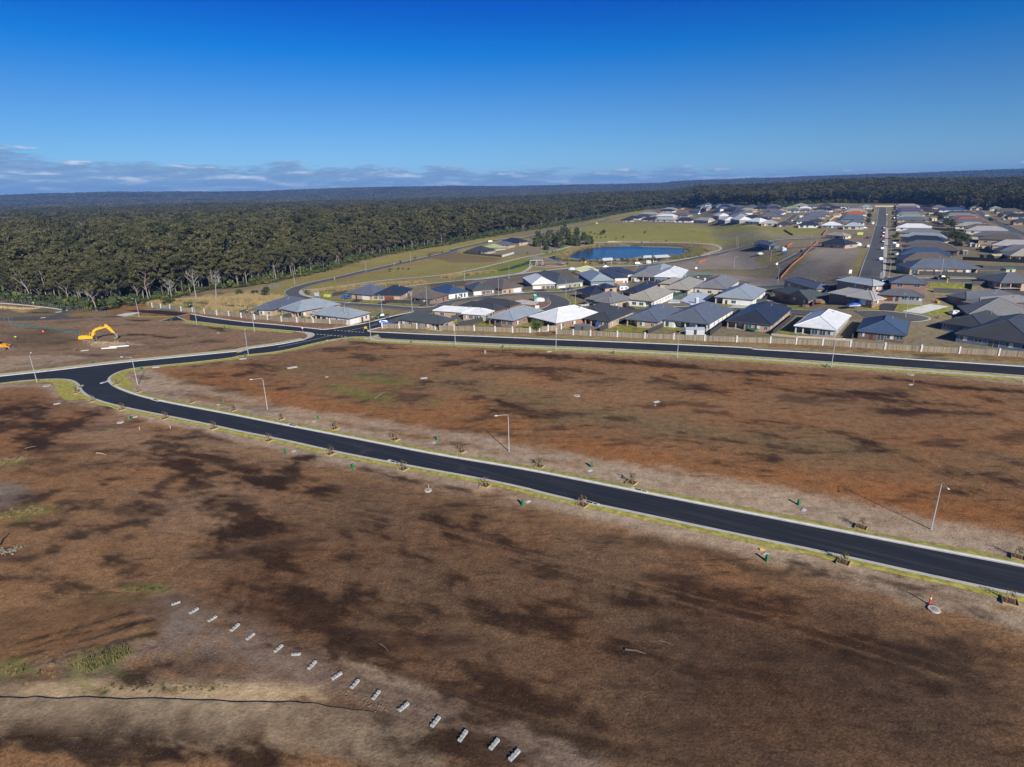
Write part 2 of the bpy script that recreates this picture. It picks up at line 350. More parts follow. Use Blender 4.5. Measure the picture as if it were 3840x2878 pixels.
# reeds and basin beside the fence, far left
paint('B -330,560 -100,560 100,520 380,560 470,620 300,640 190,700 90,700 -100,720 A 1400,100 1330,90 1500,60', 'straw', .9, 2, 2.5)
paint('A 1500,100 1640,95 1760,110 1800,140 1500,120', 'lawn', .7, 1, 1)
paint('A 1640,75 1900,70 1960,90 1760,100', 'mud', .9, 1.5, 1)
paint('A 1920,100 2150,100 2170,130 2000,140', (.06, .065, .03), .9, 1.5, 1)
paint('A 1060,130 1140,60 1300,80 1290,140', (.26, .16, .08), .9, 2, 2)
paint('A 1200,130 1310,110 1500,130 1310,150', 'tan', .5, 1, 1)
# verge between fence and road
paint('B -60,830 0,815 1130,890 1200,885 1150,900 860,925 0,845 A 1700,180', 'tan', .55, .8, .8)
paint('B 0,820 600,875 900,890', (.24, .13, .08), .75, 1, .8, width=6)
paint('B 1330,935 1480,915 2212,930 C 0,935 700,965 1330,985 2212,1025 K 0,95 600,120 1400,180 2212,230 2212,262 1200,198 0,128 C 2212,1070 0,982 B 1400,950', 'lot', 1, 1, .6)
paint('C 0,955 1300,1005 2212,1050 D 800,1075 K 0,110 1100,165 2212,250', (.36, .29, .19), .6, 1.2, 1.0, width=6); paint('C 0,945 1300,1000 2212,1040 D 800,1060 K 0,98 1100,150 2212,235', 'olive', .55, 2.5, 2.5, width=5)
paint('C 0,965 700,995', 'tan', .6, 1, 1, width=3)
paint('K 0,112 1100,190 2212,262', 'gravel', .6, 1.5, 2, width=3)
# left corner: basin, haul road, banks
paint('A -100,60 0,85 300,120 600,150 640,200 500,245 0,240 -100,240', (.19, .16, .09), 1, 1.5, 1.5, .3)
paint('A -80,92 0,98 330,130 200,165 0,130 -80,120', 'bank', .85, .8, 1.2)
paint('A -50,215 300,200 550,190 1000,195 990,215 600,225 300,238 0,235', (.10, .10, .105), .9, 1, 1)
paint('A 600,190 700,170 1000,190 1000,200 600,205', 'olive', .6, 1, 1)
paint('A 500,195 600,140', (.10, .10, .105), .9, 1, .5, width=4)
paint('A 0,250 400,240 900,215 1100,205', 'tan', .4, 1, 1, width=3)
paint('A 0,420 300,470 640,450 700,400 600,350 300,330 0,330', (.10, .065, .04), .8, 4, 3)
paint('A -300,260 400,235 1000,205 1500,215 1640,250 2212,320 B 300,930 640,985 560,1030 0,1100 A 1500,530 1000,580 0,690 -300,740', (.265, .185, .118), .75, 3, 2.5, .5)
paint('A 0,420 300,470 640,450 700,400 600,350 300,330 0,330', (.13, .092, .055), .6, 4, 3)
for q_ in ('A 1120,360 1300,360 1450,385 1600,375', 'A 1800,290 1930,325', 'A 1100,230 1250,240', 'A 900,280 1200,270', 'A 1500,440 1900,420', 'A 250,300 560,320', 'A 600,520 1000,545 1200,520'): paint(q_, 'dark', .6, 1.2, 1.6, 1, width=1.6)
paint('A -50,560 250,540 600,540 760,560 500,600 200,640 0,680 -50,700', 'tan', .62, 1.5, 1.5, .4)
paint('A 780,415 950,420 1200,440 1230,450 900,470 800,450', 'sand', .9, 1, 1, .2)
paint('A 600,520 900,510 1200,520 1000,540', 'track', .5, 2, 2)
# middle field
paint('A 1500,640 2212,560 I 0,215 500,130 800,90 1000,70 K 0,215 1000,290 2300,400', 'tan', .22, 2, 1.5, .5, width=7)
paint('I 900,55 1800,90 2300,110 J 1000,160 K 0,215 1000,290 2300,400', 'tan', .55, .8, .8, .3, width=4)
MF = 'A 1600,640 1900,590 I -20,240 500,150 900,80 J 0,120 K 0,240 1000,330 2300,430 2300,900 2300,1300 1900,1290 K 700,1230 J 1800,1150 900,1050 I 2000,880 1300,780 700,700 A 2212,960 1700,880 1300,800 1250,740'
paint('A 1350,700 2212,840 I 0,520 700,620 1400,700 2100,800 J 300,930 1000,1020 1700,1100 L 500,160 1500,330 2300,400', 'orange', .85, 8, 4, 1, width=13)
paint('I 500,290 1300,340 2212,470 J 700,640 1400,740 K 0,870 1000,950', (.19, .14, .07), .65, 6, 4, .8, width=11)
paint('A 1130,650 1400,760 2212,940 I 0,590 700,690 1400,800 2100,900 J 0,920 700,1040 1400,1170 2212,1280 L 900,350 1500,480 2300,640', 'tan', .85, 2.6, 1.5, .3, width=5)
paint('A 1080,710 1150,700 1400,780 1800,880 1500,880 1200,820', 'tan', .8, 1, 1, .25)
paint('J 1000,1120 2212,1330 L 900,440 1500,540 2300,680', 'tan', .5, 2, 1.4, .4, width=3.5)
# lower field
paint('A 0,800 300,780 450,800 480,870 560,935 800,940 1100,1010 1500,1110 I 0,880 500,990 1000,1090 1500,1220 2212,1340 J 200,1350 700,1430 L 0,660 600,800 1100,960 1500,1040 2300,1240', 'tan', .75, 2.4, 1.6, .3, width=4)
paint('L 900,900 1500,1050 2300,1180 2300,1350 1700,1150 1300,1080 1000,980', 'tan', .55, 1.5, 1.5, .3)
paint('M 900,60 1300,260 1800,310 2300,420 2300,900 2000,700 1500,500 900,400 500,300', (.275, .175, .105), .75, 6, 3, .8)
paint('M 1300,750 2212,700 2212,1400 1500,1100 M 900,1100', (.27, .18, .115), .6, 8, 4, .8)
paint('P 1350,1800 2000,1950 2700,2150 3300,2400 3900,2700 3900,3000 1500,3000 900,2500 600,2100', (.145, .088, .050), .9, 8, 4, 1)
paint('P 2600,2200 3200,2260 3900,2560 3900,3000 2500,3000 2300,2500', (.078, .048, .029), .95, 12, 4, 1)
paint('M -100,640 200,700 250,800 100,900 -100,900', 'pale', .7, 2, 2, .1)
paint('N 900,330 1300,560 1700,420 1900,560 1300,700 1000,900 400,850 -100,870 -100,930 700,930 1700,930 2300,970 O 0,700 600,700 900,740 1300,800 1700,900 2300,1200 2300,900 1500,830 1000,600 400,440 0,250 N 1900,250 1500,250', 'mud', .8, 2, 2, .35)
paint('N 1000,400 1500,480 1600,700 1100,780 700,860 0,890', 'grey', .45, 2.5, 2.5, .1)
paint('N 1200,330 2000,700 O 300,560 900,800 1400,950 2300,1350', (.26, .20, .155), .55, 2, 2, .2, width=4)
paint('N -100,400 500,330 1100,260 1250,340 1200,560 700,680 100,720 -100,700', (.17, .095, .045), .85, 1.5, 1.5, .4)
paint('N -100,1050 1100,1065 2212,1090 O 700,860 950,900 1000,960 1250,1010 1200,1250 N 0,1400 -200,1400', 'track', .9, 1.2, 1, .1)
paint('N 0,900 500,905 1000,925 1700,935', (.06, .042, .028), .7, 1.0, 1.0, .5, width=1.6); paint('N 200,995 1100,1010 2212,1050 O 300,800', 'bank', .9, .8, .6, .1, width=2.6); paint('N -100,985 300,985 1100,990 2212,1030 O 300,775', 'sand', .5, 1.2, .8, .1, width=3)
paint('O 400,440 700,640 1500,830 1400,800 900,600 560,430', 'tan', .75, .6, .7, .2)
paint('O 960,820 1400,870 1800,960 2200,1100 2300,1300 1600,1100 1200,960', (.27, .205, .15), .7, .8, 1, .2)
EMP = smooth(land('A 925,748 935,775 980,810 1080,855 1250,908 1500,962 1900,1036 I 0,695 400,775 1000,890 1600,1010 2212,1110 J 600,1180 1300,1320 1900,1438 L 900,555 1700,710 2212,805 2600,890'), 3); ELP = smooth(land('A 880,930 1000,962 1200,1007 1500,1065 1870,1140 I 0,808 400,885 800,978 1400,1092 2212,1237 J 700,1362 1060,1430 L 0,547 750,700 1500,868 2212,1018 2700,1120'), 3)
def offp(P, d): return [(p.x+(b.y-a.y)/max(1e-6, math.hypot(b.x-a.x, b.y-a.y))*d, p.y-(b.x-a.x)/max(1e-6, math.hypot(b.x-a.x, b.y-a.y))*d) for a, p, b in zip(P[:1]+P[:-1], P, P[1:]+P[-1:])]
paint(offp(EMP, -3.4), 'tan', .9, 1.8, .9, .25, width=4.5); paint(offp(ELP, 2.6), 'tan', .85, 1.2, .8, .25, width=2.6)
# dark stains: wetter, thicker woodchip; the bottom strip also has shadow painted in
ST = [('M 0,120 200,80 400,60', 7, .9), ('M 0,230 300,210', 6, .9), ('M 250,370 450,270 620,180 850,80', 3.5, .95), ('M 600,150 800,70 900,90', 3.5, .8), ('M 0,400 200,330', 4, .6),
      ('M 800,430 1050,400', 1.6, .7), ('M 870,680 1050,640 1180,580', 2.2, .85), ('M 1330,410 1480,390', 4, .85), ('M 1380,500 1420,420 1700,470 2000,540 2200,680', 2.8, .95),
      ('M 1300,760 1400,680 1480,600 1550,580', 2.2, .75), ('M 1550,740 1650,720 1600,660', 2.2, .8), ('M 1700,860 1800,790 1980,820', 1.5, .9), ('M 1900,900 2000,930 2100,1050 2212,1150', 4.2, .95),
      ('M 1720,1140 1950,1130 2200,1140', 2, .9), ('M 640,860 850,830', 2.2, .8), ('M 1080,850 1250,870 1400,940 1100,960', 2.2, .85), ('M 480,1200 600,1120 1100,1010', 2.5, .7), ('M 100,1060 260,1050 470,1020', 1.5, .8),
      ('M 950,1180 1030,1160 980,1330', 2.0, .8), ('M 1300,1000 700,1100 200,1350', 1.6, .5), ('M 1730,1290 2200,1250', 2.5, .6), ('M 1250,250 1500,240 1650,270', 1.6, .7), ('M 1300,330 1700,310 1850,330', 2, .7),
      ('M 190,820 250,840 450,760', 1.6, .8), ('M 0,500 200,520 550,500', 3, .5), ('M 200,620 900,560', 4, .5),
      ('I 580,1030 480,1060 420,1140 430,1230 600,1300', 2.4, .95), ('I 0,1150 200,1220 320,1310', 3, .9), ('I 620,1310 800,1290', 2.5, .9), ('I 1000,1120 1500,1240 1900,1300', 1.0, .7), ('I 1200,1190 1550,1250', 1, .6),
      ('P 1600,1930 1700,1980 1740,2030', 1.9, .9), ('P 1760,1960 1870,2000 1930,2040', 2.1, .9), ('P 1400,1990 1500,2040 1560,2130', 2.6, .95), ('P 1300,1960 1330,2110', 2.6, .9), ('P 1180,2130 1330,2080', 1.8, .8),
      ('N 1750,150 1900,230 2100,300 2300,420', 3.4, .95), ('N 1800,60 2000,90', 2.5, .8), ('O 600,150 900,250 1300,500 1600,700 2200,900', 3.5, .8), ('O 800,480 1100,600 1500,830', .8, .8), ('O 800,570 880,600', 1, .7),
      ('O 1380,100 1650,150 1800,140 2100,280', 2.5, .75), ('O 1750,120 1900,200 2100,270', 1.3, .8), ('O 1550,700 1900,760 2212,900', 2.5, .6), ('O 1000,1130 1300,1060 1750,1200', 2.2, .7), ('O 1200,1020 1350,1100', 1.3, .8),
      ('O 1380,900 1450,940', 1, .7), ('O 0,140 400,200', 1.6, .6), ('N 0,1400 500,1400 1100,1440 2212,1480', 1.9, .9), ('N 1200,1440 1500,1420', 1.3, .95), ('N 1080,820 1250,790', 2.4, .9), ('N 850,150 1040,110', 1.1, .95),  # strip along the bottom edge: dark soil patches with shadow painted as colour
      ('O 0,1180 300,1190 600,1230', 1.2, .8), ('O 200,850 600,880 900,930', .8, .6), ('N 0,140 300,120 500,200', 1.2, .7), ('N 450,120 700,190', .9, .7), ('N 1430,780 1560,760', 1.5, .5),
      ('Y 850,70 1150,130 1400,220 1600,280 1750,420', 2.2, .95), ('Y 1000,200 1300,290 1600,390 2000,560 2212,660', 3, .85), ('Y 280,480 500,580 850,700 1150,860', 1.5, .9), ('Y 0,200 300,160 600,240', 1.8, .7),
      ('Y 130,830 500,860 700,960', 1.8, .6), ('Y 1520,780 1620,810', .9, .8), ('Y 1650,900 1850,990', 1.2, .7), ('Y 700,400 1150,430', 1, .5), ('Y 200,280 0,430', 1.3, .5),
      ('Z 0,560 300,640 520,650', 2.3, .85), ('Z 380,780 700,930 1100,1040', 1.5, .8), ('Z 850,730 1050,770', 1.3, .7), ('Z 460,1060 700,1100', .9, .5), ('Z 800,200 1000,250', 1.1, .8), ('Z 1340,390 1440,450', .7, .7),
      ('Z 1200,700 1790,820', 3, .5), ('Z 100,60 380,120', .9, .6), ('Z 560,150 600,150', .6, .6), ('Z 0,60 180,90', 1, .7), ('Z 770,120 800,140', .5, .6),
      ('L 1650,190 1830,190', 1.4, .9), ('L 1360,240 1490,260', 1.6, .95), ('L 80,30 200,50', .9, .9), ('L 1600,30 2212,120', 2, .8), ('L 0,1080 300,1140', 3, .6),
      ('K 0,310 500,330 1200,370 1500,410 2212,470', 2.2, .95), ('K 0,400 300,450 900,500 1400,560', 4, .85), ('K 900,480 1200,500', 3, .8), ('K 1100,640 1400,620 1900,640', 3.5, .8), ('K 1880,520 2030,550', 2, .8),
      ('K 0,700 400,720 800,810 1030,890', 2, .85), ('K 40,780 300,820', 2.2, .7), ('K 130,900 480,930 700,960', 2, .85), ('K 770,950 850,960', 1.3, .8), ('K 920,940 1080,950', 1.4, .9), ('K 1170,990 1330,1000 1400,1060', 1.5, .9),
      ('K 1600,1100 1900,1140 2212,1190', 2.2, .9), ('K 0,980 230,1000', 1.5, .9), ('K 0,380 60,370 250,420', 2, .7), ('K 1650,560 1740,590', 2, .6), ('K 1850,980 2200,1040', 1, .7),
      ('J 0,140 300,170 900,215 1500,260 2212,330', 3.2, .9), ('J 0,280 300,290 600,290 800,310', 4, .75), ('J 620,360 750,370', 2, .6), ('J 1430,460 1700,470 2212,470', 2, .8), ('J 1750,430 2000,500', 3, .7), ('J 1560,350 1620,370', 1.5, .8),
      ('J 130,560 400,640 430,680', 1.3, .85), ('J 520,650 820,670', 1.6, .6), ('J 600,640 560,700 360,700', 1.3, .6), ('J 1030,770 1300,800', 1.5, .8), ('J 850,770 1000,770', 1, .7), ('J 1500,850 1870,860', 1.5, .85), ('J 1480,890 1560,880', 1.3, .8),
      ('J 1800,900 1950,980', 1.3, .8), ('J 1600,890 1850,860 2212,920', 1.1, .7), ('J 1960,1080 2190,1110', .9, .9), ('J 2130,1010 2212,1020', 1.5, .8), ('J 1320,910 1400,920', 1, .5), ('J 230,640 500,650', 1, .5), ('J 1200,600 1500,615', 1.5, .7),
      ('J 1080,700 1250,705', 1, .6), ('J 1800,640 2100,680', 1.3, .6), ('J 50,620 120,640', 1.2, .9), ('J 500,800 700,790', 1, .6), ('J 250,850 550,850', 1, .4), ('J 900,330 1000,340', 2, .7), ('J 1480,380 1600,400', 2, .7), ('J 1100,310 1130,312', 1.6, .7),
      ('I 980,80 1300,110', 3, .6), ('I 1000,180 1120,220 1250,200', 3.5, .7), ('I 750,130 850,140', 2, .7), ('I 1500,190 1700,180', 2, .7), ('I 1650,280 1900,240 2100,270 2212,300', 3, .75), ('I 100,250 350,290 200,320', 3.5, .8), ('I 0,340 150,310', 2.5, .7),
      ('I 350,460 520,440', 1.2, .85), ('I 980,580 1120,540 1200,490 1250,510', 1.6, .85), ('I 820,530 960,525', 1.5, .6), ('I 1420,580 1500,585', 1.3, .8), ('I 1700,390 1950,430', 3, .6), ('I 1900,550 1960,540', 1.4, .7), ('I 1540,510 1600,515', 1, .7),
      ('I 1520,410 1550,405', 1.3, .7), ('I 2050,630 2100,640', 1.5, .8), ('I 1250,390 1200,395', 1.4, .7), ('I 250,390 330,400', 2, .5), ('I 1600,780 2212,830', 1, .5), ('I 1820,720 2212,700', 1.3, .5), ('I 2150,560 2212,590', 1.5, .8), ('P 794,2018 983,1961 1020,2207 888,2207', 4.2, .9), ('P 1058,2207 1172,2320 1360,2434', 4.2, .85), ('P 1096,2094 1134,2245 1285,2283 1398,2094', 2.6, .9), ('P 1398,1980 1512,2056 1701,2169 1625,2283', 3.2, .85), ('P 1625,1942 1701,2037', 2.2, .8), ('P 1776,1942 1920,2056 2079,2131 2381,2245', 2.6, .8), ('P 1776,2245 2079,2358 2362,2472', 2.4, .7), ('P 605,1697 756,1791 888,1754 1058,1848', 2.8, .85), ('P 1172,2358 1500,2480 1900,2660 2300,2800', 3, .6), ('P 0,1590 150,1545 110,1680', 4, .8), ('P 640,1870 760,1850', 1.6, .8), ('P 1500,2120 1560,2230', 2, .6), ('P 2600,2050 2800,2120', 1.2, .5), ('P 450,2150 520,2130', 1.3, .95),
      ('A 1100,230 1250,240', 1.6, .6), ('A 1120,360 1300,360 1450,385 1600,375', 2.2, .7), ('A 1800,290 1930,325', 1.8, .7), ('A 270,170 400,165', 2, .9), ('A 1640,640 1900,600', 1.2, .7), ('A 1760,720 1830,720', 1.3, .7), ('A 2100,700 2212,680', 2.5, .6),
      ('A 1600,770 1850,790', .8, .5), ('A 1180,720 1250,740', 1, .5), ('A 0,920 320,900', 4, .6), ('A 700,1030 950,1020', 3, .8), ('A 0,1010 330,1000 300,960', 5, .8), ('A 500,430 640,400', 3, .4)]
for s_, w_, k_ in ST:
    if k_:
        paint(s_, (.105, .056, .028), k_*.66, 1.6+w_*.7, 1.2+w_*.55, 1, width=w_*1.25)
        paint(s_, 'dark', k_*.92, .7+w_*.3, 1.2+w_*.6, 1, width=w_*.62)
for i_ in range(13):   # ruts of the tracked machines, lower left
    y_ = 420+i_*26; paint('N %d,%d %d,%d %d,%d' % (60+37*(i_ % 4), y_+190, 480+50*(i_ % 3), y_+80, 900+90*(i_ % 4), y_-50), 'dark' if i_ % 2 else (.30, .15, .06), .85 if i_ % 2 else .6, .25, .22, .3, width=.30)
def ruts(s, k=.4, col='dark', gap=1.9, w=.28):
    P = smooth(land(s), 2.5)
    for d_ in (-gap/2, gap/2): paint(offp(P, d_), col, k, .22, .12, None, width=w)
for s_, k_, c_ in (('N -100,1180 600,1160 1400,1190 2212,1230', .35, (.30, .24, .17)), ('N -100,1290 700,1270 1500,1290 2212,1340', .35, 'dark'), ('O 600,760 1100,900 1700,1080 2212,1230', .35, 'dark'), ('O 430,470 800,640 1300,800 1900,960 2300,1100', .4, (.12, .08, .05)), ('P 2900,2878 2600,2560 2200,2330 1700,2200 1200,2100', .3, (.10, .06, .035)),
                   ('P 3840,2620 3300,2440 2700,2280 2100,2120 1500,1960 1000,1850', .28, (.33, .21, .12)), ('P 0,2000 500,1900 900,1750 1200,1700', .3, (.10, .06, .035)), ('P 3700,2300 3300,2190 2900,2080', .35, (.20, .14, .09)), ('A 0,600 300,590 600,575 900,560', .45, (.22, .16, .11)), ('A 100,640 500,600 900,570', .4, (.22, .16, .11)), ('A 600,300 1000,330 1500,320 2000,330', .3, (.12, .08, .05)), ('A 800,440 1300,420 1900,400 2212,400', .3, (.30, .2, .13)),
                   ('N 1100,330 1700,620 O 300,600 500,720', .4, (.16, .12, .09))): ruts(s_, k_, c_)
# dry olive tufts in the fields
for s_, w_ in (('I 1000,370 1300,400', 5), ('I 750,450 1200,520', 6), ('I 1560,570 1650,580', 3), ('I 1000,510 1250,590', 3), ('M 0,960 260,930', 2.5), ('M 0,520 100,520', 3), ('N 650,780 890,740', 2), ('N 950,220 1200,210', 1.2), ('N 0,830 300,840', 1)):
    paint(s_, (.17, .19, .045), .55, 2, 2.2, .5, width=w_)
# large-scale tone drift of the earth, and of the grass
gcol *= (1+.14*N3+.10*N1+.10*N2)[:, None]
gcol = np.clip(gcol, .004, .9)
def ground():
    nA, nR = len(angs), len(rad); idx = np.arange(nA*nR).reshape(nR, nA); nx = np.roll(idx, -1, axis=1)
    # a small relief of clods near the camera
    rr = np.hypot(GX, GY); z = GZ+np.where((rr < 260) & (GY > 0), 1, 0)*ss((260-rr)/80)*(N2*.028*gm+N1*.012*gm)-.05
    q = np.stack([idx[:-1], nx[:-1], nx[1:], idx[1:]], -1).reshape(-1, 4)
    me = bpy.data.meshes.new('ground'); me.vertices.add(len(GX)+1)
    co = np.stack([GX, GY, z], 1); co = np.vstack([co, [[0, 0, 0]]]); me.vertices.foreach_set('co', co.ravel())
    cen = len(GX); tri = np.stack([np.full(nA, cen), nx[0], idx[0]], -1)
    ln = q.size+tri.size; me.loops.add(ln); me.loops.foreach_set('vertex_index', np.concatenate([q[:, ::-1].ravel(), tri.ravel()]))
    me.polygons.add(len(q)+nA); me.polygons.foreach_set('loop_start', np.concatenate([np.arange(len(q))*4, len(q)*4+np.arange(nA)*3]))
    me.polygons.foreach_set('loop_total', np.concatenate([np.full(len(q), 4), np.full(nA, 3)]))
    me.update(calc_edges=True); me.validate()
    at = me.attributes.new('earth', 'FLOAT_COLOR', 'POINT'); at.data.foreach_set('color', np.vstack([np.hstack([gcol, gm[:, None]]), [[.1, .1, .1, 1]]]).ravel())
    me.polygons.foreach_set('use_smooth', [True]*len(me.polygons))
    m = bpy.data.materials.new('earth'); m.use_nodes = True; t = m.node_tree; b = t.nodes['Principled BSDF']
    a = N(t, 'ShaderNodeAttribute', attribute_name='earth'); geo = N(t, 'ShaderNodeNewGeometry')
    pos = geo.outputs['Position']
    def noise(sc, det=4, rough=.6, scale=(1, 1, 1), rot=0, src=None):
        mp = N(t, 'ShaderNodeMapping'); mp.inputs['Scale'].default_value = scale; mp.inputs['Rotation'].default_value = (0, 0, rot); t.links.new(src or pos, mp.inputs[0])
        n = N(t, 'ShaderNodeTexNoise', Scale=sc, Detail=float(det), Roughness=rough); t.links.new(mp.outputs[0], n.inputs['Vector']); return n.outputs[0]
    mul = a.outputs['Alpha']
    big = noise(.10, 6, .62, (.45, 1, 1), -.25); mid = noise(.55, 6, .7); fine = noise(3.2, 5, .75); spk = noise(9, 3, .6)
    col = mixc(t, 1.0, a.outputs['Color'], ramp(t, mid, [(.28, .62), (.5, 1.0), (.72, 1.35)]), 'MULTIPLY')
    col = mixc(t, math_(t, 'MULTIPLY_ADD', mul, .55, .35), col, mixc(t, 1.0, col, ramp(t, fine, [(.30, .45), (.5, 1.0), (.70, 1.6)]), 'MULTIPLY'))
    stain = math_(t, 'MULTIPLY', ramp(t, math_(t, 'ADD', big, math_(t, 'MULTIPLY', math_(t, 'SUBTRACT', fine, .5), .22)), [(.56, 0.0), (.63, 1.0)]), math_(t, 'MULTIPLY', mul, .6))
    col = mixc(t, stain, col, (.036, .021, .014))
    stk = noise(.42, 7, .72, (.22, 1.15, 1), .18); col = mixc(t, math_(t, 'MULTIPLY', ramp(t, stk, [(.57, 0.0), (.64, 1.0)]), math_(t, 'MULTIPLY', mul, .62)), col, (.045, .024, .014))
    rs = noise(.05, 3, .5); col = mixc(t, math_(t, 'MULTIPLY', ramp(t, rs, [(.45, 0.0), (.65, .5)]), mul), col, mixc(t, 1.0, col, (1.22, .96, .76), 'MULTIPLY'))
    vo = N(t, 'ShaderNodeTexVoronoi', Scale=3.4); mp = N(t, 'ShaderNodeMapping'); mp.inputs['Scale'].default_value = (1.5, .8, 1); t.links.new(pos, mp.inputs[0]); t.links.new(mp.outputs[0], vo.inputs['Vector'])
    chip = ramp(t, vo.outputs['Distance'], [(.10, 1.0), (.17, 0.0)]); rnd = N(t, 'ShaderNodeSeparateXYZ'); t.links.new(vo.outputs['Color'], rnd.inputs[0])
    chip = math_(t, 'MULTIPLY', math_(t, 'MULTIPLY', chip, mul), math_(t, 'GREATER_THAN', rnd.outputs[0], .72))
    col = mixc(t, math_(t, 'MULTIPLY', chip, .75), col, (.42, .30, .17))
    clod = math_(t, 'MULTIPLY', ramp(t, spk, [(.30, 1.0), (.42, 0.0)]), math_(t, 'MULTIPLY', mul, .5))
    col = mixc(t, clod, col, (.03, .018, .012))
    t.links.new(col, b.inputs['Base Color']); b.inputs['Roughness'].default_value = .95; b.inputs['Specular IOR Level'].default_value = .12
    h = math_(t, 'ADD', math_(t, 'MULTIPLY', fine, .12), math_(t, 'MULTIPLY', mid, .20)); bp = N(t, 'ShaderNodeBump', Strength=.8, Distance=1.0); t.links.new(h, bp.inputs['Height']); t.links.new(bp.outputs[0], b.inputs['Normal'])
    me.materials.append(m); globals()['EARTH'] = m; o = bpy.data.objects.new('ground', me); COL.objects.link(o); tag(o, kind='structure')
ground()
# ---------------------------------------------------------------- roads, kerbs, paths, water
def offs(P, d):
    """shift a line sideways on the land; positive = to its right as it runs"""
    out = []
    for i, p in enumerate(P):
        a = P[max(i-1, 0)]; b = P[min(i+1, len(P)-1)]; t = Vector((b.x-a.x, b.y-a.y)).normalized()
        out.append((p.x+t.y*d, p.y-t.x*d))
    return out
def hz(x, y, lift): return Tz(x, y)+lift
def strip(name, P, prof, m, jit=(0, 0), kind='structure', parent=None, label=None, cat=None, seg_gap=None):
    """sweep a profile [(offset, lift), ...] along P"""
    mb = MB(); cols = []
    for k, (o, l) in enumerate(prof):
        j = jit[0] if k == 0 else jit[1] if k == len(prof)-1 else 0
        L = offs(P, o)
        if j:
            n = len(L); w = np.array([fbm(np.array([x]), np.array([y]), 1.6, 31+k)[0] for x, y in L]); L2 = offs(P, o)
            L = [offs_pt(P, i, o+j*w[i]*2.2) for i in range(n)]
        cols.append([(x, y, hz(x, y, l)) for x, y in L])
    for c_ in cols: mb.v += c_
    n = len(P)
    for k in range(len(prof)-1):
        for i in range(n-1): mb.f.append((k*n+i, k*n+i+1, (k+1)*n+i+1, (k+1)*n+i)); mb.m.append(0)
    me = mb.mesh(name, m); bm = bmesh.new(); bm.from_mesh(me); bmesh.ops.recalc_face_normals(bm, faces=bm.faces)
    if sum(f.normal.z for f in bm.faces) < 0: bmesh.ops.reverse_faces(bm, faces=bm.faces)
    bm.to_mesh(me); bm.free()
    o = bpy.data.objects.new(name, me); COL.objects.link(o)
    if parent: o.parent = parent
    elif kind: tag(o, kind=kind)
    return tag(o, label, cat)
def offs_pt(P, i, d):
    a = P[max(i-1, 0)]; b = P[min(i+1, len(P)-1)]; t = Vector((b.x-a.x, b.y-a.y)).normalized(); return (P[i].x+t.y*d, P[i].y-t.x*d)
def area(name, P, m, lift, cell=4.0, kind='structure', flat=None, label=None, cat=None, thick=0):
    """a polygon of the land, cut fine enough to follow its relief"""
    bm = bmesh.new(); vs = [bm.verts.new((p[0], p[1], 0)) for p in P]; bm.faces.new(vs)
    if cell:
        xs = [p[0] for p in P]; ys = [p[1] for p in P]
        for ax, lo, hi in ((0, min(xs), max(xs)), (1, min(ys), max(ys))):
            k = lo+cell
            while k < hi:
                co = (k, 0, 0) if ax == 0 else (0, k, 0); no = (1, 0, 0) if ax == 0 else (0, 1, 0)
                bmesh.ops.bisect_plane(bm, geom=bm.verts[:]+bm.edges[:]+bm.faces[:], plane_co=co, plane_no=no); k += cell
    bmesh.ops.triangulate(bm, faces=bm.faces)
    for v in bm.verts: v.co.z = flat if flat is not None else hz(v.co.x, v.co.y, lift)
    bmesh.ops.recalc_face_normals(bm, faces=bm.faces)
    if sum(f.normal.z for f in bm.faces) < 0: bmesh.ops.reverse_faces(bm, faces=bm.faces)
    me = bpy.data.meshes.new(name); bm.to_mesh(me); bm.free(); me.materials.append(m)
    o = bpy.data.objects.new(name, me); COL.objects.link(o); return tag(o, label, cat, kind=kind)
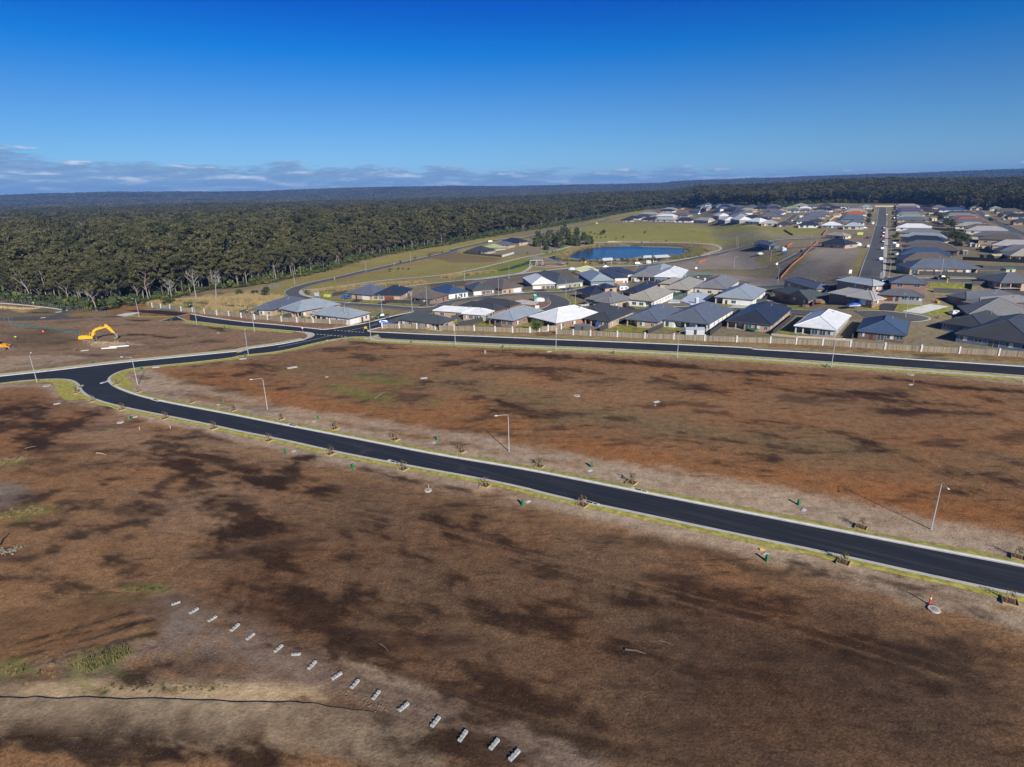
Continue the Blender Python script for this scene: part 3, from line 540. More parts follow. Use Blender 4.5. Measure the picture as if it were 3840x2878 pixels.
def asphalt(name, col, hi, streak=.0):
    m = bpy.data.materials.new(name); m.use_nodes = True; t = m.node_tree; b = t.nodes['Principled BSDF']; geo = N(t, 'ShaderNodeNewGeometry')
    n = N(t, 'ShaderNodeTexNoise', Scale=.12, Detail=7.0, Roughness=.6); t.links.new(geo.outputs[0], n.inputs[0])
    n2 = N(t, 'ShaderNodeTexNoise', Scale=9.0, Detail=4.0); t.links.new(geo.outputs[0], n2.inputs[0])
    c1 = ramp(t, n.outputs[0], [(.35, col), (.62, tuple(a*1.2 for a in col)), (.80, hi)])
    if streak:
        for ang, lo in ((31, None), (11, 1)):
            mp = N(t, 'ShaderNodeMapping'); mp.inputs['Rotation'].default_value = (0, 0, R_(ang)); t.links.new(geo.outputs[0], mp.inputs[0]); mp2 = N(t, 'ShaderNodeMapping'); mp2.inputs['Scale'].default_value = (.035, 1.0, 1); t.links.new(mp.outputs[0], mp2.inputs[0])
            n3 = N(t, 'ShaderNodeTexNoise', Scale=1.15, Detail=5.0, Roughness=.7); t.links.new(mp2.outputs[0], n3.inputs[0])
            sp = N(t, 'ShaderNodeSeparateXYZ'); t.links.new(geo.outputs[0], sp.inputs[0]); zone = math_(t, 'GREATER_THAN' if lo else 'LESS_THAN', sp.outputs[1], 142.0)
            f = math_(t, 'MULTIPLY', math_(t, 'MULTIPLY', ramp(t, n3.outputs[0], [(.48, 0.0), (.66, 1.0)]), streak), zone); c1 = mixc(t, f, c1, hi)
    n4 = N(t, 'ShaderNodeTexNoise', Scale=.55, Detail=6.0, Roughness=.7); t.links.new(geo.outputs[0], n4.inputs[0]); c1 = mixc(t, math_(t, 'MULTIPLY', ramp(t, n4.outputs[0], [(.66, 0.0), (.74, 1.0)]), .22), c1, (.17, .14, .11))
    c2 = mixc(t, 1.0, c1, ramp(t, n2.outputs[0], [(.3, .72), (.7, 1.3)]), 'MULTIPLY'); t.links.new(c2, b.inputs['Base Color'])
    b.inputs['Roughness'].default_value = .82; b.inputs['Specular IOR Level'].default_value = .3
    bp = N(t, 'ShaderNodeBump', Strength=.4, Distance=.02); t.links.new(n2.outputs[0], bp.inputs['Height']); t.links.new(bp.outputs[0], b.inputs['Normal']); return m
A_NEW = asphalt('new_asphalt', (.018, .021, .028), (.075, .076, .080), .42); A_OLD = asphalt('worn_asphalt', (.10, .10, .10), (.15, .145, .135)); A_DRK = asphalt('asphalt_drive', (.045, .046, .05), (.08, .08, .08))
CONC = mat('concrete', (.50, .50, .46), .85, var=.14, vscale=.8); CONC2 = mat('pale_concrete', (.60, .60, .56), .85, var=.12, vscale=.6)
PATHM = mat('path_concrete', (.52, .50, .43), .85, var=.12, vscale=.5); PAINTW = mat('road_paint', (.75, .75, .72), .7)
TURF = mat('turf', (.37, .335, .085), .95, var=.42, vscale=1.0, spec=.1, bump=.06, bscale=9); LAWN = mat('lawn', (.25, .245, .055), .95, var=.45, vscale=.5, spec=.1)
WATER = bpy.data.materials.new('lake_water'); WATER.use_nodes = True
def _w():
    t = WATER.node_tree; b = t.nodes['Principled BSDF']; b.inputs['Base Color'].default_value = (.0015, .018, .062, 1); b.inputs['Roughness'].default_value = .16; b.inputs['IOR'].default_value = 1.33
    geo = N(t, 'ShaderNodeNewGeometry'); n = N(t, 'ShaderNodeTexNoise', Scale=1.1, Detail=4.0); t.links.new(geo.outputs[0], n.inputs[0])
    bp = N(t, 'ShaderNodeBump', Strength=.5, Distance=.12); t.links.new(n.outputs[0], bp.inputs['Height']); t.links.new(bp.outputs[0], b.inputs['Normal'])
_w()
KERB = [(0, .012), (.42, .004), (.50, .13), (.78, .14), (.80, -.05)]
KERBL = [(-o, l) for o, l in KERB]
# the new roads in the foreground: edges of the asphalt
EM = smooth(land('K 4000,515 2600,372 2212,335 1000,252 0,180 J 1100,125 0,82 I 1800,72 1100,42 B 1500,1012 1330,1003 1180,1003 1080,1012 940,1035 800,1062 400,1160 0,1195 A 2000,558 1600,602 1300,630 1120,650 1010,680 940,722 925,748 935,775 980,810 1080,855 1250,908 1500,962 1900,1036 I 0,695 400,775 1000,890 1600,1010 2212,1110 J 600,1180 1300,1320 1900,1438 L 900,555 1700,710 2212,805 2600,890 4200,1240'), 1.5)
EL = smooth(land('A -1700,1000 -500,840 -200,800 0,777 200,752 420,739 560,739 640,752 690,785 706,825 730,855 790,895 880,930 1000,962 1200,1007 1500,1065 1870,1140 I 0,808 400,885 800,978 1400,1092 2212,1237 J 700,1362 1060,1430 L 0,547 750,700 1500,868 2212,1018 2700,1120 4300,1455'), 1.5)
EU = smooth(land('A -1700,880 -500,772 -200,745 0,722 500,668 1000,607 1500,560 2212,490 B 0,1142 400,1092 640,1045 740,1015 780,990 768,968 720,958 600,948 300,920 0,897 A 1900,268 1760,250 1640,237'), 1.5)
E4 = smooth(land('A 1640,182 1760,205 1900,226 2100,250 B 0,853 300,878 600,905 760,925 870,934 980,922 1150,893 1300,868 1400,845 1560,800 1700,770 1800,752 1815,742'), 1.5)
E5 = smooth(land('B 1640,860 1540,885 1440,908 1350,928 1312,943 1330,956 1400,960 1600,968 C 0,985 700,1010 1300,1038 2212,1073 D 900,1100 1500,1128 K 0,130 600,162 1200,206 2212,270 2600,300 4000,415'), 1.5)
road_poly = [tuple(p[:2]) for p in EL]+[tuple(p[:2]) for p in reversed([p for p in EM])]
# one asphalt sheet: between the lower edge, round the middle field, and out along the far road
P1 = [(p.x, p.y) for p in EL]; P2 = [(p.x, p.y) for p in EM]; PU = [(p.x, p.y) for p in EU]; P4 = [(p.x, p.y) for p in E4]; P5 = [(p.x, p.y) for p in E5]
near_sheet = P1+P2[::-1]+P5[::-1]+P4[::-1]+PU[::-1]
area('road', near_sheet, A_NEW, .012, cell=6)
for P, pr in ((EM, KERBL), (EL, KERB), (EU, KERBL), (E4, KERBL), (E5, KERBL)):
    pass
def side_of(P, q):
    i = min(range(len(P)-1), key=lambda k: (P[k].x-q[0])**2+(P[k].y-q[1])**2); t = P[i+1]-P[i]; return 1 if (q[0]-P[i].x)*t.y-(q[1]-P[i].y)*t.x > 0 else -1
def at_(P, k, x, y): q = U(*c(k, x, y)); return min(range(len(P)), key=lambda n_: (P[n_]-q).length)
def kerb(P, inner, verge=0, vj=.25, name='kerb'):
    s = side_of(P, inner)*-1
    strip(name, P, [(s*o, l) for o, l in KERB], CONC)
    if verge: strip('grass_verge', P, [(s*.80, .12), (s*(.80+verge*.5), .10), (s*(.80+verge), .02)], TURF, jit=(0, vj))
mid_ = lambda P: P[len(P)//2]
def near_pt(P, off): i = len(P)//2; a = offs_pt(P, i, off); return a
kerb(EM, near_pt(EM, 5), 1.25)
kerb(EL, U(1500, 1700), 1.25)
kerb(EU, U(620, 1372), 0)
kerb(E4, U(900, 1240), 0, name='kerb')
kerb(E5, U(2000, 1290), 0)
# paths and turf beside them
def sub(P, i0, i1): return P[int(len(P)*i0):int(len(P)*i1)]
def signed(P, inner): return side_of(P, inner)*-1
s_ = signed(EU, U(620, 1372)); k_ = int(len(EU)*.62)
strip('footpath', EU[:at_(EU, 'B', 700, 1030)], [(s_*1.5, .10), (s_*3.3, .10), (s_*3.32, -.05)], PATHM)
strip('grass_verge', EU[:at_(EU, 'B', 700, 1030)], [(s_*.8, .12), (s_*1.46, .11)], TURF); strip('grass_verge', EU[:at_(EU, 'B', 640, 1045)], [(s_*3.34, .09), (s_*4.6, .0)], TURF, jit=(0, .3))
strip('grass_verge', EU[at_(EU, 'B', 600, 948):], [(s_*.8, .12), (s_*2.4, .08), (s_*4.4, .0)], TURF, jit=(0, .5))
far_low = smooth(land('K 4000,515 2600,372 2212,335 1000,252 0,180 J 1100,125 0,82 I 1800,72 1100,42 B 1500,1012 1330,1003'), 3); s_ = -signed(far_low, U(2000, 1290)) if False else signed(far_low, U(2000, 1290))
strip('footpath', far_low, [(s_*2.3, .10), (s_*4.0, .10), (s_*4.02, -.05)], PATHM)
strip('grass_verge', far_low, [(s_*4.0, .09), (s_*6.2, .0)], TURF, jit=(0, .4))
far_ll = smooth(land('B 1330,1003 1180,1003 1080,1012 940,1035 800,1062 400,1160 0,1195 A 2000,558 1600,602 1300,630 1120,650'), 2); s_ = signed(far_ll, U(700, 1360))
strip('grass_verge', far_ll, [(s_*.8, .115), (s_*3.2, .0)], TURF, jit=(0, .7))
area('grass_verge', [(p.x, p.y) for p in smooth(land('A 1120,655 1020,690 950,735 945,775 1000,815 1100,812 1165,798 1120,760 1080,720 1085,700 1180,670'), 2)], TURF, .045, 3)
area('grass_verge', [(p.x, p.y) for p in smooth(land('A 380,745 560,742 640,760 680,790 690,840 720,865 800,905 700,920 570,932 520,895 490,850 480,800 440,770 300,775'), 2)], TURF, .045, 3)
area('footpath', [(p.x, p.y) for p in land('B 640,1052 700,1005 690,985 660,975 690,963 750,972 775,988 735,1012 680,1040')], PATHM, .15, 0)
area('driveway', [(p.x, p.y) for p in land('A 1000,192 1090,172 1210,165 1190,178 1080,204')], CONC2, .03, 0)
for q in ('A 1380,247 1530,205 1600,232 1610,237', 'A 1640,182 1625,180 1600,232 1612,240'): pass
area('road', [(p.x, p.y) for p in land('A 1392,240 1525,203 1535,210 1605,232 1500,238')], A_NEW, .02, 0)
strip('kerb', land('A 1375,244 1530,205 1612,240'), [(-.35, .08), (.35, .08)], CONC); strip('kerb', land('A 1530,203 1640,178'), [(-.35, .08), (.35, .08)], CONC)
area('road', [(p.x, p.y) for p in land('A 1080,150 1200,148 1350,147 1500,158 1632,176 1530,196 1400,183 1200,166')], asphalt('wet_asphalt', (.022, .018, .017), (.035, .03, .03)), .02, 0)
strip('grass_verge', land('A 1110,196 1300,206 1500,205'), [(-1.2, .05), (1.2, .05)], TURF, jit=(.4, .4))
# paint on the road
def dashes(s, n, w=.30, fill=.55):
    P = land(s); a, b = P[0], P[-1]; d = (b-a); L = d.length; d.normalize(); q = Vector((-d.y, d.x, 0))*w/2; mb = MB()
    for i in range(n):
        p0 = a+d*(L*i/n); p1 = a+d*(L*(i+fill)/n)
        mb.quad(*[(v.x, v.y, hz(v.x, v.y, .022)) for v in (p0-q, p1-q, p1+q, p0+q)])
    o = mb.build('road_marking', PAINTW); tag(o, kind='structure')
dashes('B 975,937 1300,962', 9, .45); dashes('B 795,979 1120,1004', 9, .45)
strip('road_marking', smooth(land('B 950,991 800,1027 600,1072 395,1113'), 4), [(-.1, .022), (.1, .022)], PAINTW)
strip('road_marking', smooth(land('B 1110,945 1280,910 1460,872'), 4), [(-.1, .022), (.1, .022)], PAINTW)
# the older streets of the estate, each swept along its middle line
def street(s, w, m=A_OLD, lift=.03, kerbs=True, kw=.35):
    P = smooth(land(s), 5)
    strip('road', P, [(-w/2, lift), (0, lift+.05), (w/2, lift)], m)
    if kerbs:
        strip('kerb', P, [(-w/2-kw, lift+.10), (-w/2, lift+.10), (-w/2, lift-.03)], CONC); strip('kerb', P, [(w/2, lift-.03), (w/2, lift+.10), (w/2+kw, lift+.10)], CONC)
street('B 1440,890 1600,850 1800,790 1950,720', 9, lift=.045, kerbs=False)
street('C 500,600 200,650 B 2100,705 1800,722 1500,690 1200,672 1000,662 820,640 700,620 600,592 545,560 540,528 620,490 760,450 1000,400 1300,325 1700,232 2212,122 C 300,95 500,55 760,-8 F 560,438 740,392 870,358 1080,325 1200,297 1300,268', 7.5)
street('C 0,680 400,618 800,575 1150,548 1500,545 1720,495 D 0,485 -60,480', 8.5)
street('C 1180,560 1330,600 1400,650 1350,700 1240,735', 9, lift=.05)
street('F 1300,268 1450,240 1600,218 1700,200', 7)
street('C 430,425 700,405 880,380 1100,345 1400,310 1700,292 2212,278 D 350,262 600,240 900,182 1100,145 1200,110 1400,68 1650,22 G 850,668 1100,632 1300,618 1440,625', 7.5)
street('D 1705,250 1820,205 1960,140 2060,85', 8); street('D 1600,275 1200,292 850,302 700,305', 1.2, CONC, kerbs=False)
street('G 1100,740 1400,718 1500,712', 5, kerbs=False)
street('D 1320,478 1500,482 1760,478 E 150,460', 6.5)
street('D 560,715 900,700 1200,715 1400,722 1780,728 2212,770', 7); street('D 0,745 300,730 560,715', 7, kerbs=False)
street('E 200,420 700,420 1200,418 1900,425 2400,440', 7)
street('T -60,560 30,100 110,-300 S 95,420 110,300 120,110', 9, lift=.06)
street('S 1530,170 1700,280 2000,430 2250,530', 8)
street('G 1120,410 1180,360 1215,335', 7); street('G 1050,330 1215,328 1380,330', 6, kerbs=False)
street('R 1600,480 2100,500', 6, kerbs=False); street('S -200,395 60,400 230,405', 5, kerbs=False, m=mat('red_threshold', (.30, .16, .12), .85))
area('road', [(p.x, p.y) for p in smooth(land('E 440,735 560,728 800,735 950,752 1120,775 1240,805 1240,830 1160,852 1040,862 900,850 560,800'), 4)], A_OLD, .05, 6)
P = smooth(land('E 480,742 560,735 800,741 950,757 1120,780 1240,810 1235,832 1140,850 1040,856'), 4); strip('kerb', P, [(-.3, .12), (.3, .12)], CONC)
P = smooth(land('D 640,1'), 4) if False else None
# foot and cycle paths through the reserve
def path(s, w=2.4, m=PATHM): strip('footpath', smooth(land(s), 4), [(-w/2, .03), (0, .07), (w/2, .03)], m)
path('B 800,598 700,585 640,565 628,540 650,522 720,516 900,500 1170,464 1400,430 1900,385 2212,350 C 400,325 700,258 1000,180 1200,145 1400,95 1500,65', 2.6)
path('B 1690,490 1900,460 2212,430 C 440,410 800,368 950,350 1020,328 1070,290 1095,262', 2.6)
path('C 440,425 700,385 900,355 1200,322 1550,283 2000,268 2212,262 D 280,243 600,225 850,180 1050,125 1130,90 1080,60 950,38 600,27 100,25 F 1700,458 1400,461 1160,466', 2.4)
path('C 1120,238 1500,232 2212,238 D 100,235', 1.6)
path('E 742,400 768,200 790,0 S 175,420', 2.0)
area('driveway', [(p.x, p.y) for p in land('E 945,742 1240,668 1440,692 1150,768')], CONC2, .07, 6)
area('driveway', [(p.x, p.y) for p in land('E 716,732 720,660 905,668 865,740')], A_DRK, .07, 6)
area('driveway', [(p.x, p.y) for p in land('D 1200,705 1250,672 1410,680 1390,712')], CONC, .07, 6)
area('driveway', [(p.x, p.y) for p in land('D 1700,720 1670,660 1810,672 1775,722')], A_DRK, .07, 6)
area('driveway', [(p.x, p.y) for p in land('D 2210,800 1840,770 1880,755 2212,780')], A_DRK, .05, 6)
for q, mm in (('C 530,580 600,575 640,605 560,612', A_DRK), ('C 900,545 985,535 1045,560 960,572', CONC), ('C 1105,525 1200,512 1260,540 1160,552', A_DRK), ('C 1360,490 1440,485 1530,515 1420,528', A_DRK), ('C 1960,450 2030,440 2110,465 2000,478', CONC),
              ('B 1210,605 1300,610 1220,650 1150,645', A_DRK), ('B 1520,620 1600,625 1500,668 1410,665', A_DRK), ('C 210,620 340,600 440,620 300,645', A_DRK), ('D 60,690 180,690 260,735 150,740', A_DRK), ('B 1240,855 1330,838 1440,848 1330,865', A_DRK), ('C 1760,700 1900,690 1950,720 1800,735', A_DRK)):
    area('driveway', [(p.x, p.y) for p in land(q)], mm, .05, 5)
# lawns of the yards and nature strips
for q in ('C 450,893 620,848 765,872 720,902', 'C 880,910 1060,850 1180,870 1190,905 1085,915', 'C 1380,930 1500,862 1600,868 1600,900 1520,932', 'C 1830,948 2100,860 2212,870 2212,965 D 0,870 170,880 380,920 320,965 0,950', 'C 255,845 420,842 360,890 270,880',
          'D 490,905 600,905 720,925 690,950 500,935', 'D 1700,985 1760,915 1920,930 2080,975 2090,990 1640,985', 'E 865,735 905,670 1090,680 1250,665 1150,700 960,742', 'E 1160,768 1440,695 1560,750 1620,770 1300,790', 'E 500,735 560,705 700,680 712,725 600,738',
          'E 1230,500 1240,450 1660,450 1665,520 1400,525 1290,518', 'E 1760,335 1880,330 1880,358 1770,355', 'D 150,715 230,690 370,695 300,728', 'D 20,690 100,672 150,690 60,705', 'D 960,655 1090,655 1230,680 1200,700 1000,690', 'D 1780,710 1860,672 2030,690 2020,728',
          'C 630,590 760,555 900,550 940,572 640,600', 'C 390,590 500,582 560,615 440,610', 'C 1000,530 1060,520 1140,548 1060,555', 'C 1220,520 1380,510 1410,525 1250,535', 'C 1470,490 1600,475 1680,485 1540,510', 'C 1370,600 1420,570 1530,610 1620,680 1700,700 1720,725 1640,735 1520,710 1400,640',
          'C 0,660 280,645 310,660 0,692', 'B 1850,640 2212,650 2212,665 1500,680 1540,655', 'B 820,600 1100,600 1200,610 1180,640 850,622', 'B 1230,640 1330,612 1470,625 1400,662', 'B 290,800 400,765 480,790 420,812', 'B 600,810 640,800 720,800 720,815', 'C 1560,680 1700,690 1720,720 1600,735', 'C 1960,690 2000,680 2080,690 2060,705'):
    area('lawn', [(p.x, p.y) for p in land(q)], LAWN, .035, 4)
# the lake
LK = smooth(land('V 800,235 830,190 900,150 1050,125 1250,98 1500,82 1800,88 2212,100 D 150,75 500,82 800,95 850,115 840,150 780,170 620,180 440,205 250,215 60,215 C 2212,228 1900,222 1560,222 1480,205 1430,195 1300,170 1255,190 1380,205 1420,200'), 6)
lk = land('C 1260,185 1330,165 1430,160 1460,130 1560,105 1700,85 1900,70 2212,68 D 300,78 600,82 800,95 848,118 840,150 770,172 600,190 420,205 200,222 0,222 C 1900,230 1700,232 1500,222 1330,210')
lk = smooth(lk, 5); WZ = min(Tz(p.x, p.y) for p in lk)+.05
area('lake', [(p.x, p.y) for p in lk], WATER, .12, 12)
# raised haul track at the lower left, its far edge a low bank
tr = smooth(land('P -300,2600 N 0,1041 300,1047 700,1052 1100,1060 1500,1072 2212,1086 O 300,822 600,850 760,872'), 1.2)
wob = [offs_pt(tr, i, .35*float(fbm(np.array([p.x]), np.array([p.y]), 1.3, 77)[0])) for i, p in enumerate(tr)]
mb = MB(); n = len(wob); sgn = 1 if side_of(tr, U(700, 2750)) > 0 else -1
hs = [.02+.15*min(1, (n-1-i)/14) for i in range(n)]
rows = [[(x, y, -.1) for x, y in wob], [(x, y, h) for (x, y), h in zip(wob, hs)]]
for d, k in ((.5, .98), (2.0, .8), (4.5, .3)):
    L = [offs_pt(tr, i, sgn*d) for i in range(n)]; rows.append([(x, y, h*k-.03 if d > 4 else h*k) for (x, y), h in zip(L, hs)])
for r in rows: mb.v += r
for k in range(4):
    for i in range(n-1): mb.f.append((k*n+i, k*n+i+1, (k+1)*n+i+1, (k+1)*n+i)); mb.m.append(0)
me = mb.mesh('earth_bank', EARTH); kd_ = np.nonzero((np.hypot(GX, GY) < 110) & (GY > 0))[0]; cols = []
for k_, (x, y, z_) in enumerate(mb.v):
    row_ = k_//n; far_ = row_ == len(rows)-1; j_ = kd_[np.argmin((GX[kd_]-x)**2+(GY[kd_]-y)**2)]; cc_ = gcol[j_]; f_ = (0, .15, .35, .75, 1)[min(row_, 4)] if row_ > 0 else 0
    base_ = np.array(C0['track'])*(1+.12*N1[j_]+.12*N2[j_]); q_ = base_*(1-f_)+cc_*f_; q_ = q_*min(1, (n-1-k_ % n)/10)+cc_*(1-min(1, (n-1-k_ % n)/10)); cols.append((*q_, .1+.9*f_*gm[j_]))
at = me.attributes.new('earth', 'FLOAT_COLOR', 'POINT'); at.data.foreach_set('color', np.array(cols).ravel())
bm = bmesh.new(); bm.from_mesh(me); bmesh.ops.recalc_face_normals(bm, faces=bm.faces)
if sum(f.normal.z for f in bm.faces) < 0: bmesh.ops.reverse_faces(bm, faces=bm.faces)
bm.to_mesh(me); bm.free(); o = bpy.data.objects.new('earth_bank', me); COL.objects.link(o); tag(o, kind='structure')
# ---------------------------------------------------------------- houses
RC = dict(navy=(.034, .042, .062), slate=(.125, .145, .185), grey=(.215, .215, .22), dark=(.062, .066, .070), green=(.080, .095, .098), light=(.30, .35, .39), pale=(.42, .47, .50), white=(.74, .76, .78),
          beige=(.36, .34, .28), brown=(.135, .115, .10), red=(.42, .10, .05), pink=(.33, .24, .21), blue=(.05, .09, .17), sage=(.22, .27, .22), warm=(.42, .40, .385), crimson=(.20, .06, .07), lime=(.30, .36, .15), aqua=(.26, .38, .40), mid=(.14, .148, .165))
RN = dict(navy='near-black navy', slate='slate blue', grey='mid grey', dark='charcoal', green='dark green-grey', light='light blue-grey', pale='pale blue-grey', white='white', beige='beige', brown='brown', red='orange-red', pink='salmon pink', blue='blue',
          sage='sage green', warm='warm pale grey', crimson='crimson', lime='pale green', aqua='pale aqua', mid='dark grey')
WC = dict(tan=(.42, .31, .225), brick=(.27, .165, .12), render=(.60, .59, .56), white=(.72, .72, .70), greyw=(.30, .29, .27), cream=(.60, .54, .43), dkbrick=(.14, .10, .085), blue=(.16, .21, .27), pinkb=(.40, .27, .22), stone=(.35, .30, .25))
WN = dict(tan='tan brick', brick='brown brick', render='pale rendered', white='white', greyw='grey', cream='cream', dkbrick='dark brick', blue='blue-grey', pinkb='pink brick', stone='stone-coloured')
def RM(k): return ribbed('roof_'+k, RC[k], .42 if k not in ('white', 'warm') else .5)
def TM(k): return mat('roof_tile_'+k, RC[k], .75, var=.15, vscale=1.2, bump=.02, bscale=5)
def WM(k): return mat('wall_'+k, WC[k], .88, var=.10, vscale=2.5, bump=.004, bscale=22)
GLASS = mat('window_glass', (.05, .08, .11), .08, spec=.8); BLIND = mat('window_blind', (.62, .64, .64), .5); FRAME = mat('window_frame', (.70, .70, .68), .5); DKF = mat('dark_frame', (.03, .03, .03), .5)
GDW = ribbed('garage_white', (.72, .72, .70), .5, .5); GDC = {'w': GDW, 'b': ribbed('garage_brown', (.16, .055, .03), .5, .5), 'g': ribbed('garage_grey', (.16, .19, .22), .5, .5), 'o': mat('garage_timber', (.45, .18, .06), .5, var=.2, vscale=2), 'k': ribbed('garage_dark', (.04, .04, .045), .5, .5)}
POSTM = mat('patio_post', (.66, .65, .62), .7); SLAB = mat('slab', (.38, .36, .33), .9, var=.1); DOORM = mat('front_door', (.10, .045, .03), .6); SOL = mat('solar_glass', (.010, .016, .035), .15, spec=.8); VENT = mat('roof_vent', (.45, .46, .46), .4, .6)
GUT = mat('gutter', (.09, .095, .10), .5); GUTW = mat('gutter_white', (.62, .63, .62), .5); FASC = mat('fascia', (.5, .49, .46), .6)
HOUSES = []
def rect3(L, A, R, h, wmin=8.5, wmax=34):
    """eave rectangle from its left, nearest and right corners in the picture"""
    l, a, r = U(*L, h), U(*A, h), U(*R, h); u = Vector((a.x-l.x, a.y-l.y)); v = Vector((r.x-a.x, r.y-a.y))
    return l, a, r, u, v
def house(L, A, R, roof='slate', wall='tan', front='PWW', side='WWW', wing=None, h=2.75, tile=False, lab=None, group=None, detail=2, keep=None, d=None, w=None, pitch=23.5, solar=None, vents=1, gd='w', rz=None, storeys=1, row='', gable=False, posts=True, ang=None):
    l, a, r, u, v = rect3(L, A, R, h)
    if ang is not None:
        e = Vector((math.cos(R_(ang)), math.sin(R_(ang))))
    else: e = u.normalized() if (u.length > .6*v.length or keep == 'u') and keep != 'v' else Vector((v.y, -v.x)).normalized()
    q = Vector((-e.y, e.x))          # away from the camera
    if q.y < -.3: pass
    w1 = w or min(34, max(8.5, abs(u.dot(e)))); d1 = d or min(34, max(8.5, abs(v.dot(q))))
    # nearest corner a = centre + e*w/2 - q*d/2
    cx = a.x-e.x*w1/2+q.x*d1/2; cy = a.y-e.y*w1/2+q.y*d1/2; z = Tz(cx, cy); zz = min(Tz(a.x, a.y), Tz(l.x, l.y), z)
    o = empty('house', (cx, cy, z), math.atan2(e.y, e.x)); h0 = a.z-z  # eave height above the floor
    h0 = max(2.4, min(4.2, h0)); H = h0+(2.8 if storeys == 2 and False else 0)
    rm = (TM if tile else RM)(roof); w1 *= 1.05; d1 *= 1.06
    build_house(o, w1, d1, H, rm, wall, front, side, wing, detail, pitch, solar, vents, gd, gable, z-zz+.6, roof)
    o['category'] = 'house'; HOUSES.append((o, roof, wall, lab, group, row)); return o
def hipv(mb, x0, x1, y0, y1, z, tp, m=0, dz=0, gable=None):
    """hip roof on a rectangle; returns ridge ends"""
    w, d = x1-x0, y1-y0; z0 = z+dz
    if w >= d: h = d/2*tp; a, b = Vector((x0+(0 if gable in ('x', 'l') else d/2), (y0+y1)/2, z0+h)), Vector((x1-(0 if gable in ('x', 'r') else d/2), (y0+y1)/2, z0+h))
    else: h = w/2*tp; a, b = Vector(((x0+x1)/2, y0+(0 if gable in ('y', 'n') else w/2), z0+h)), Vector(((x0+x1)/2, y1-(0 if gable == 'y' else w/2), z0+h))
    p = [Vector((x0, y0, z0)), Vector((x1, y0, z0)), Vector((x1, y1, z0)), Vector((x0, y1, z0))]
    if w >= d: mb.quad(p[0], p[1], b, a, m=m); mb.quad(p[1], p[2], b, m=m); mb.quad(p[2], p[3], a, b, m=m); mb.quad(p[3], p[0], a, m=m); hips = [(p[0], a), (p[3], a), (p[1], b), (p[2], b), (a, b)]
    else: mb.quad(p[0], p[1], a, m=m); mb.quad(p[1], p[2], b, a, m=m); mb.quad(p[2], p[3], b, m=m); mb.quad(p[3], p[0], a, b, m=m); hips = [(p[0], a), (p[1], a), (p[2], b), (p[3], b), (a, b)]
    mb.quad(p[3], p[2], p[1], p[0], m=m)
    return hips, h
def facade(o, spec, p0, p1, nrm, H, wallm, gd, detail, posts):
    """openings along a wall from p0 to p1 (outward nrm)"""
    L = (p1-p0).length; e = (p1-p0)/L; n = len(spec); cell = L/n
    def fr(x): return p0+e*x
    M = Matrix(((e.x, -nrm.x, 0, p0.x), (e.y, -nrm.y, 0, p0.y), (0, 0, 1, 0), (0, 0, 0, 1)))   # local x along wall, y into the wall
    i = 0
    while i < n:
        ch = spec[i]; k = 1
        while i+k < n and spec[i+k] == ch and ch in 'GgP': k += 1
        x0, x1 = i*cell, (i+k)*cell; xm = (x0+x1)/2
        if ch in 'Gg':
            w = min(4.9, (x1-x0)*.92); mb = MB(); mb.box(xm-w/2, xm+w/2, -.05, .0, .02, 2.15, M=M); mb.build('garage_door', GDC[gd], o)
        elif ch in 'WwTV':
            w = min(cell*.72, dict(W=1.9, w=1.1, T=2.6, V=3.2)[ch]); z0, z1 = dict(W=(.85, 2.15), w=(.9, 2.1), T=(.35, 2.2), V=(.08, 2.2))[ch]
            mb = MB()
            for a in ((xm-w/2, xm+w/2, z0-.06, z0), (xm-w/2, xm+w/2, z1, z1+.06), (xm-w/2-.06, xm-w/2, z0-.06, z1+.06), (xm+w/2, xm+w/2+.06, z0-.06, z1+.06), (xm-.03, xm+.03, z0, z1)): mb.box(a[0], a[1], -.06, .0, a[2], a[3], M=M)
            f = mb.build('window', FRAME, o)
            mb = MB(); g = (i*7+int(L*10)) % 3; mb.box(xm-w/2, xm-.03, -.025, -.005, z0, z1, M=M, m=0); mb.box(xm+.03, xm+w/2, -.025, -.005, z0, z1, M=M, m=1 if g == 0 else 0); mb.build('pane', [GLASS, BLIND], f)
        elif ch == 'D':
            mb = MB(); mb.box(xm-.5, xm+.5, -.05, 0, .05, 2.1, M=M); mb.build('door', DOORM, o)
        i += k
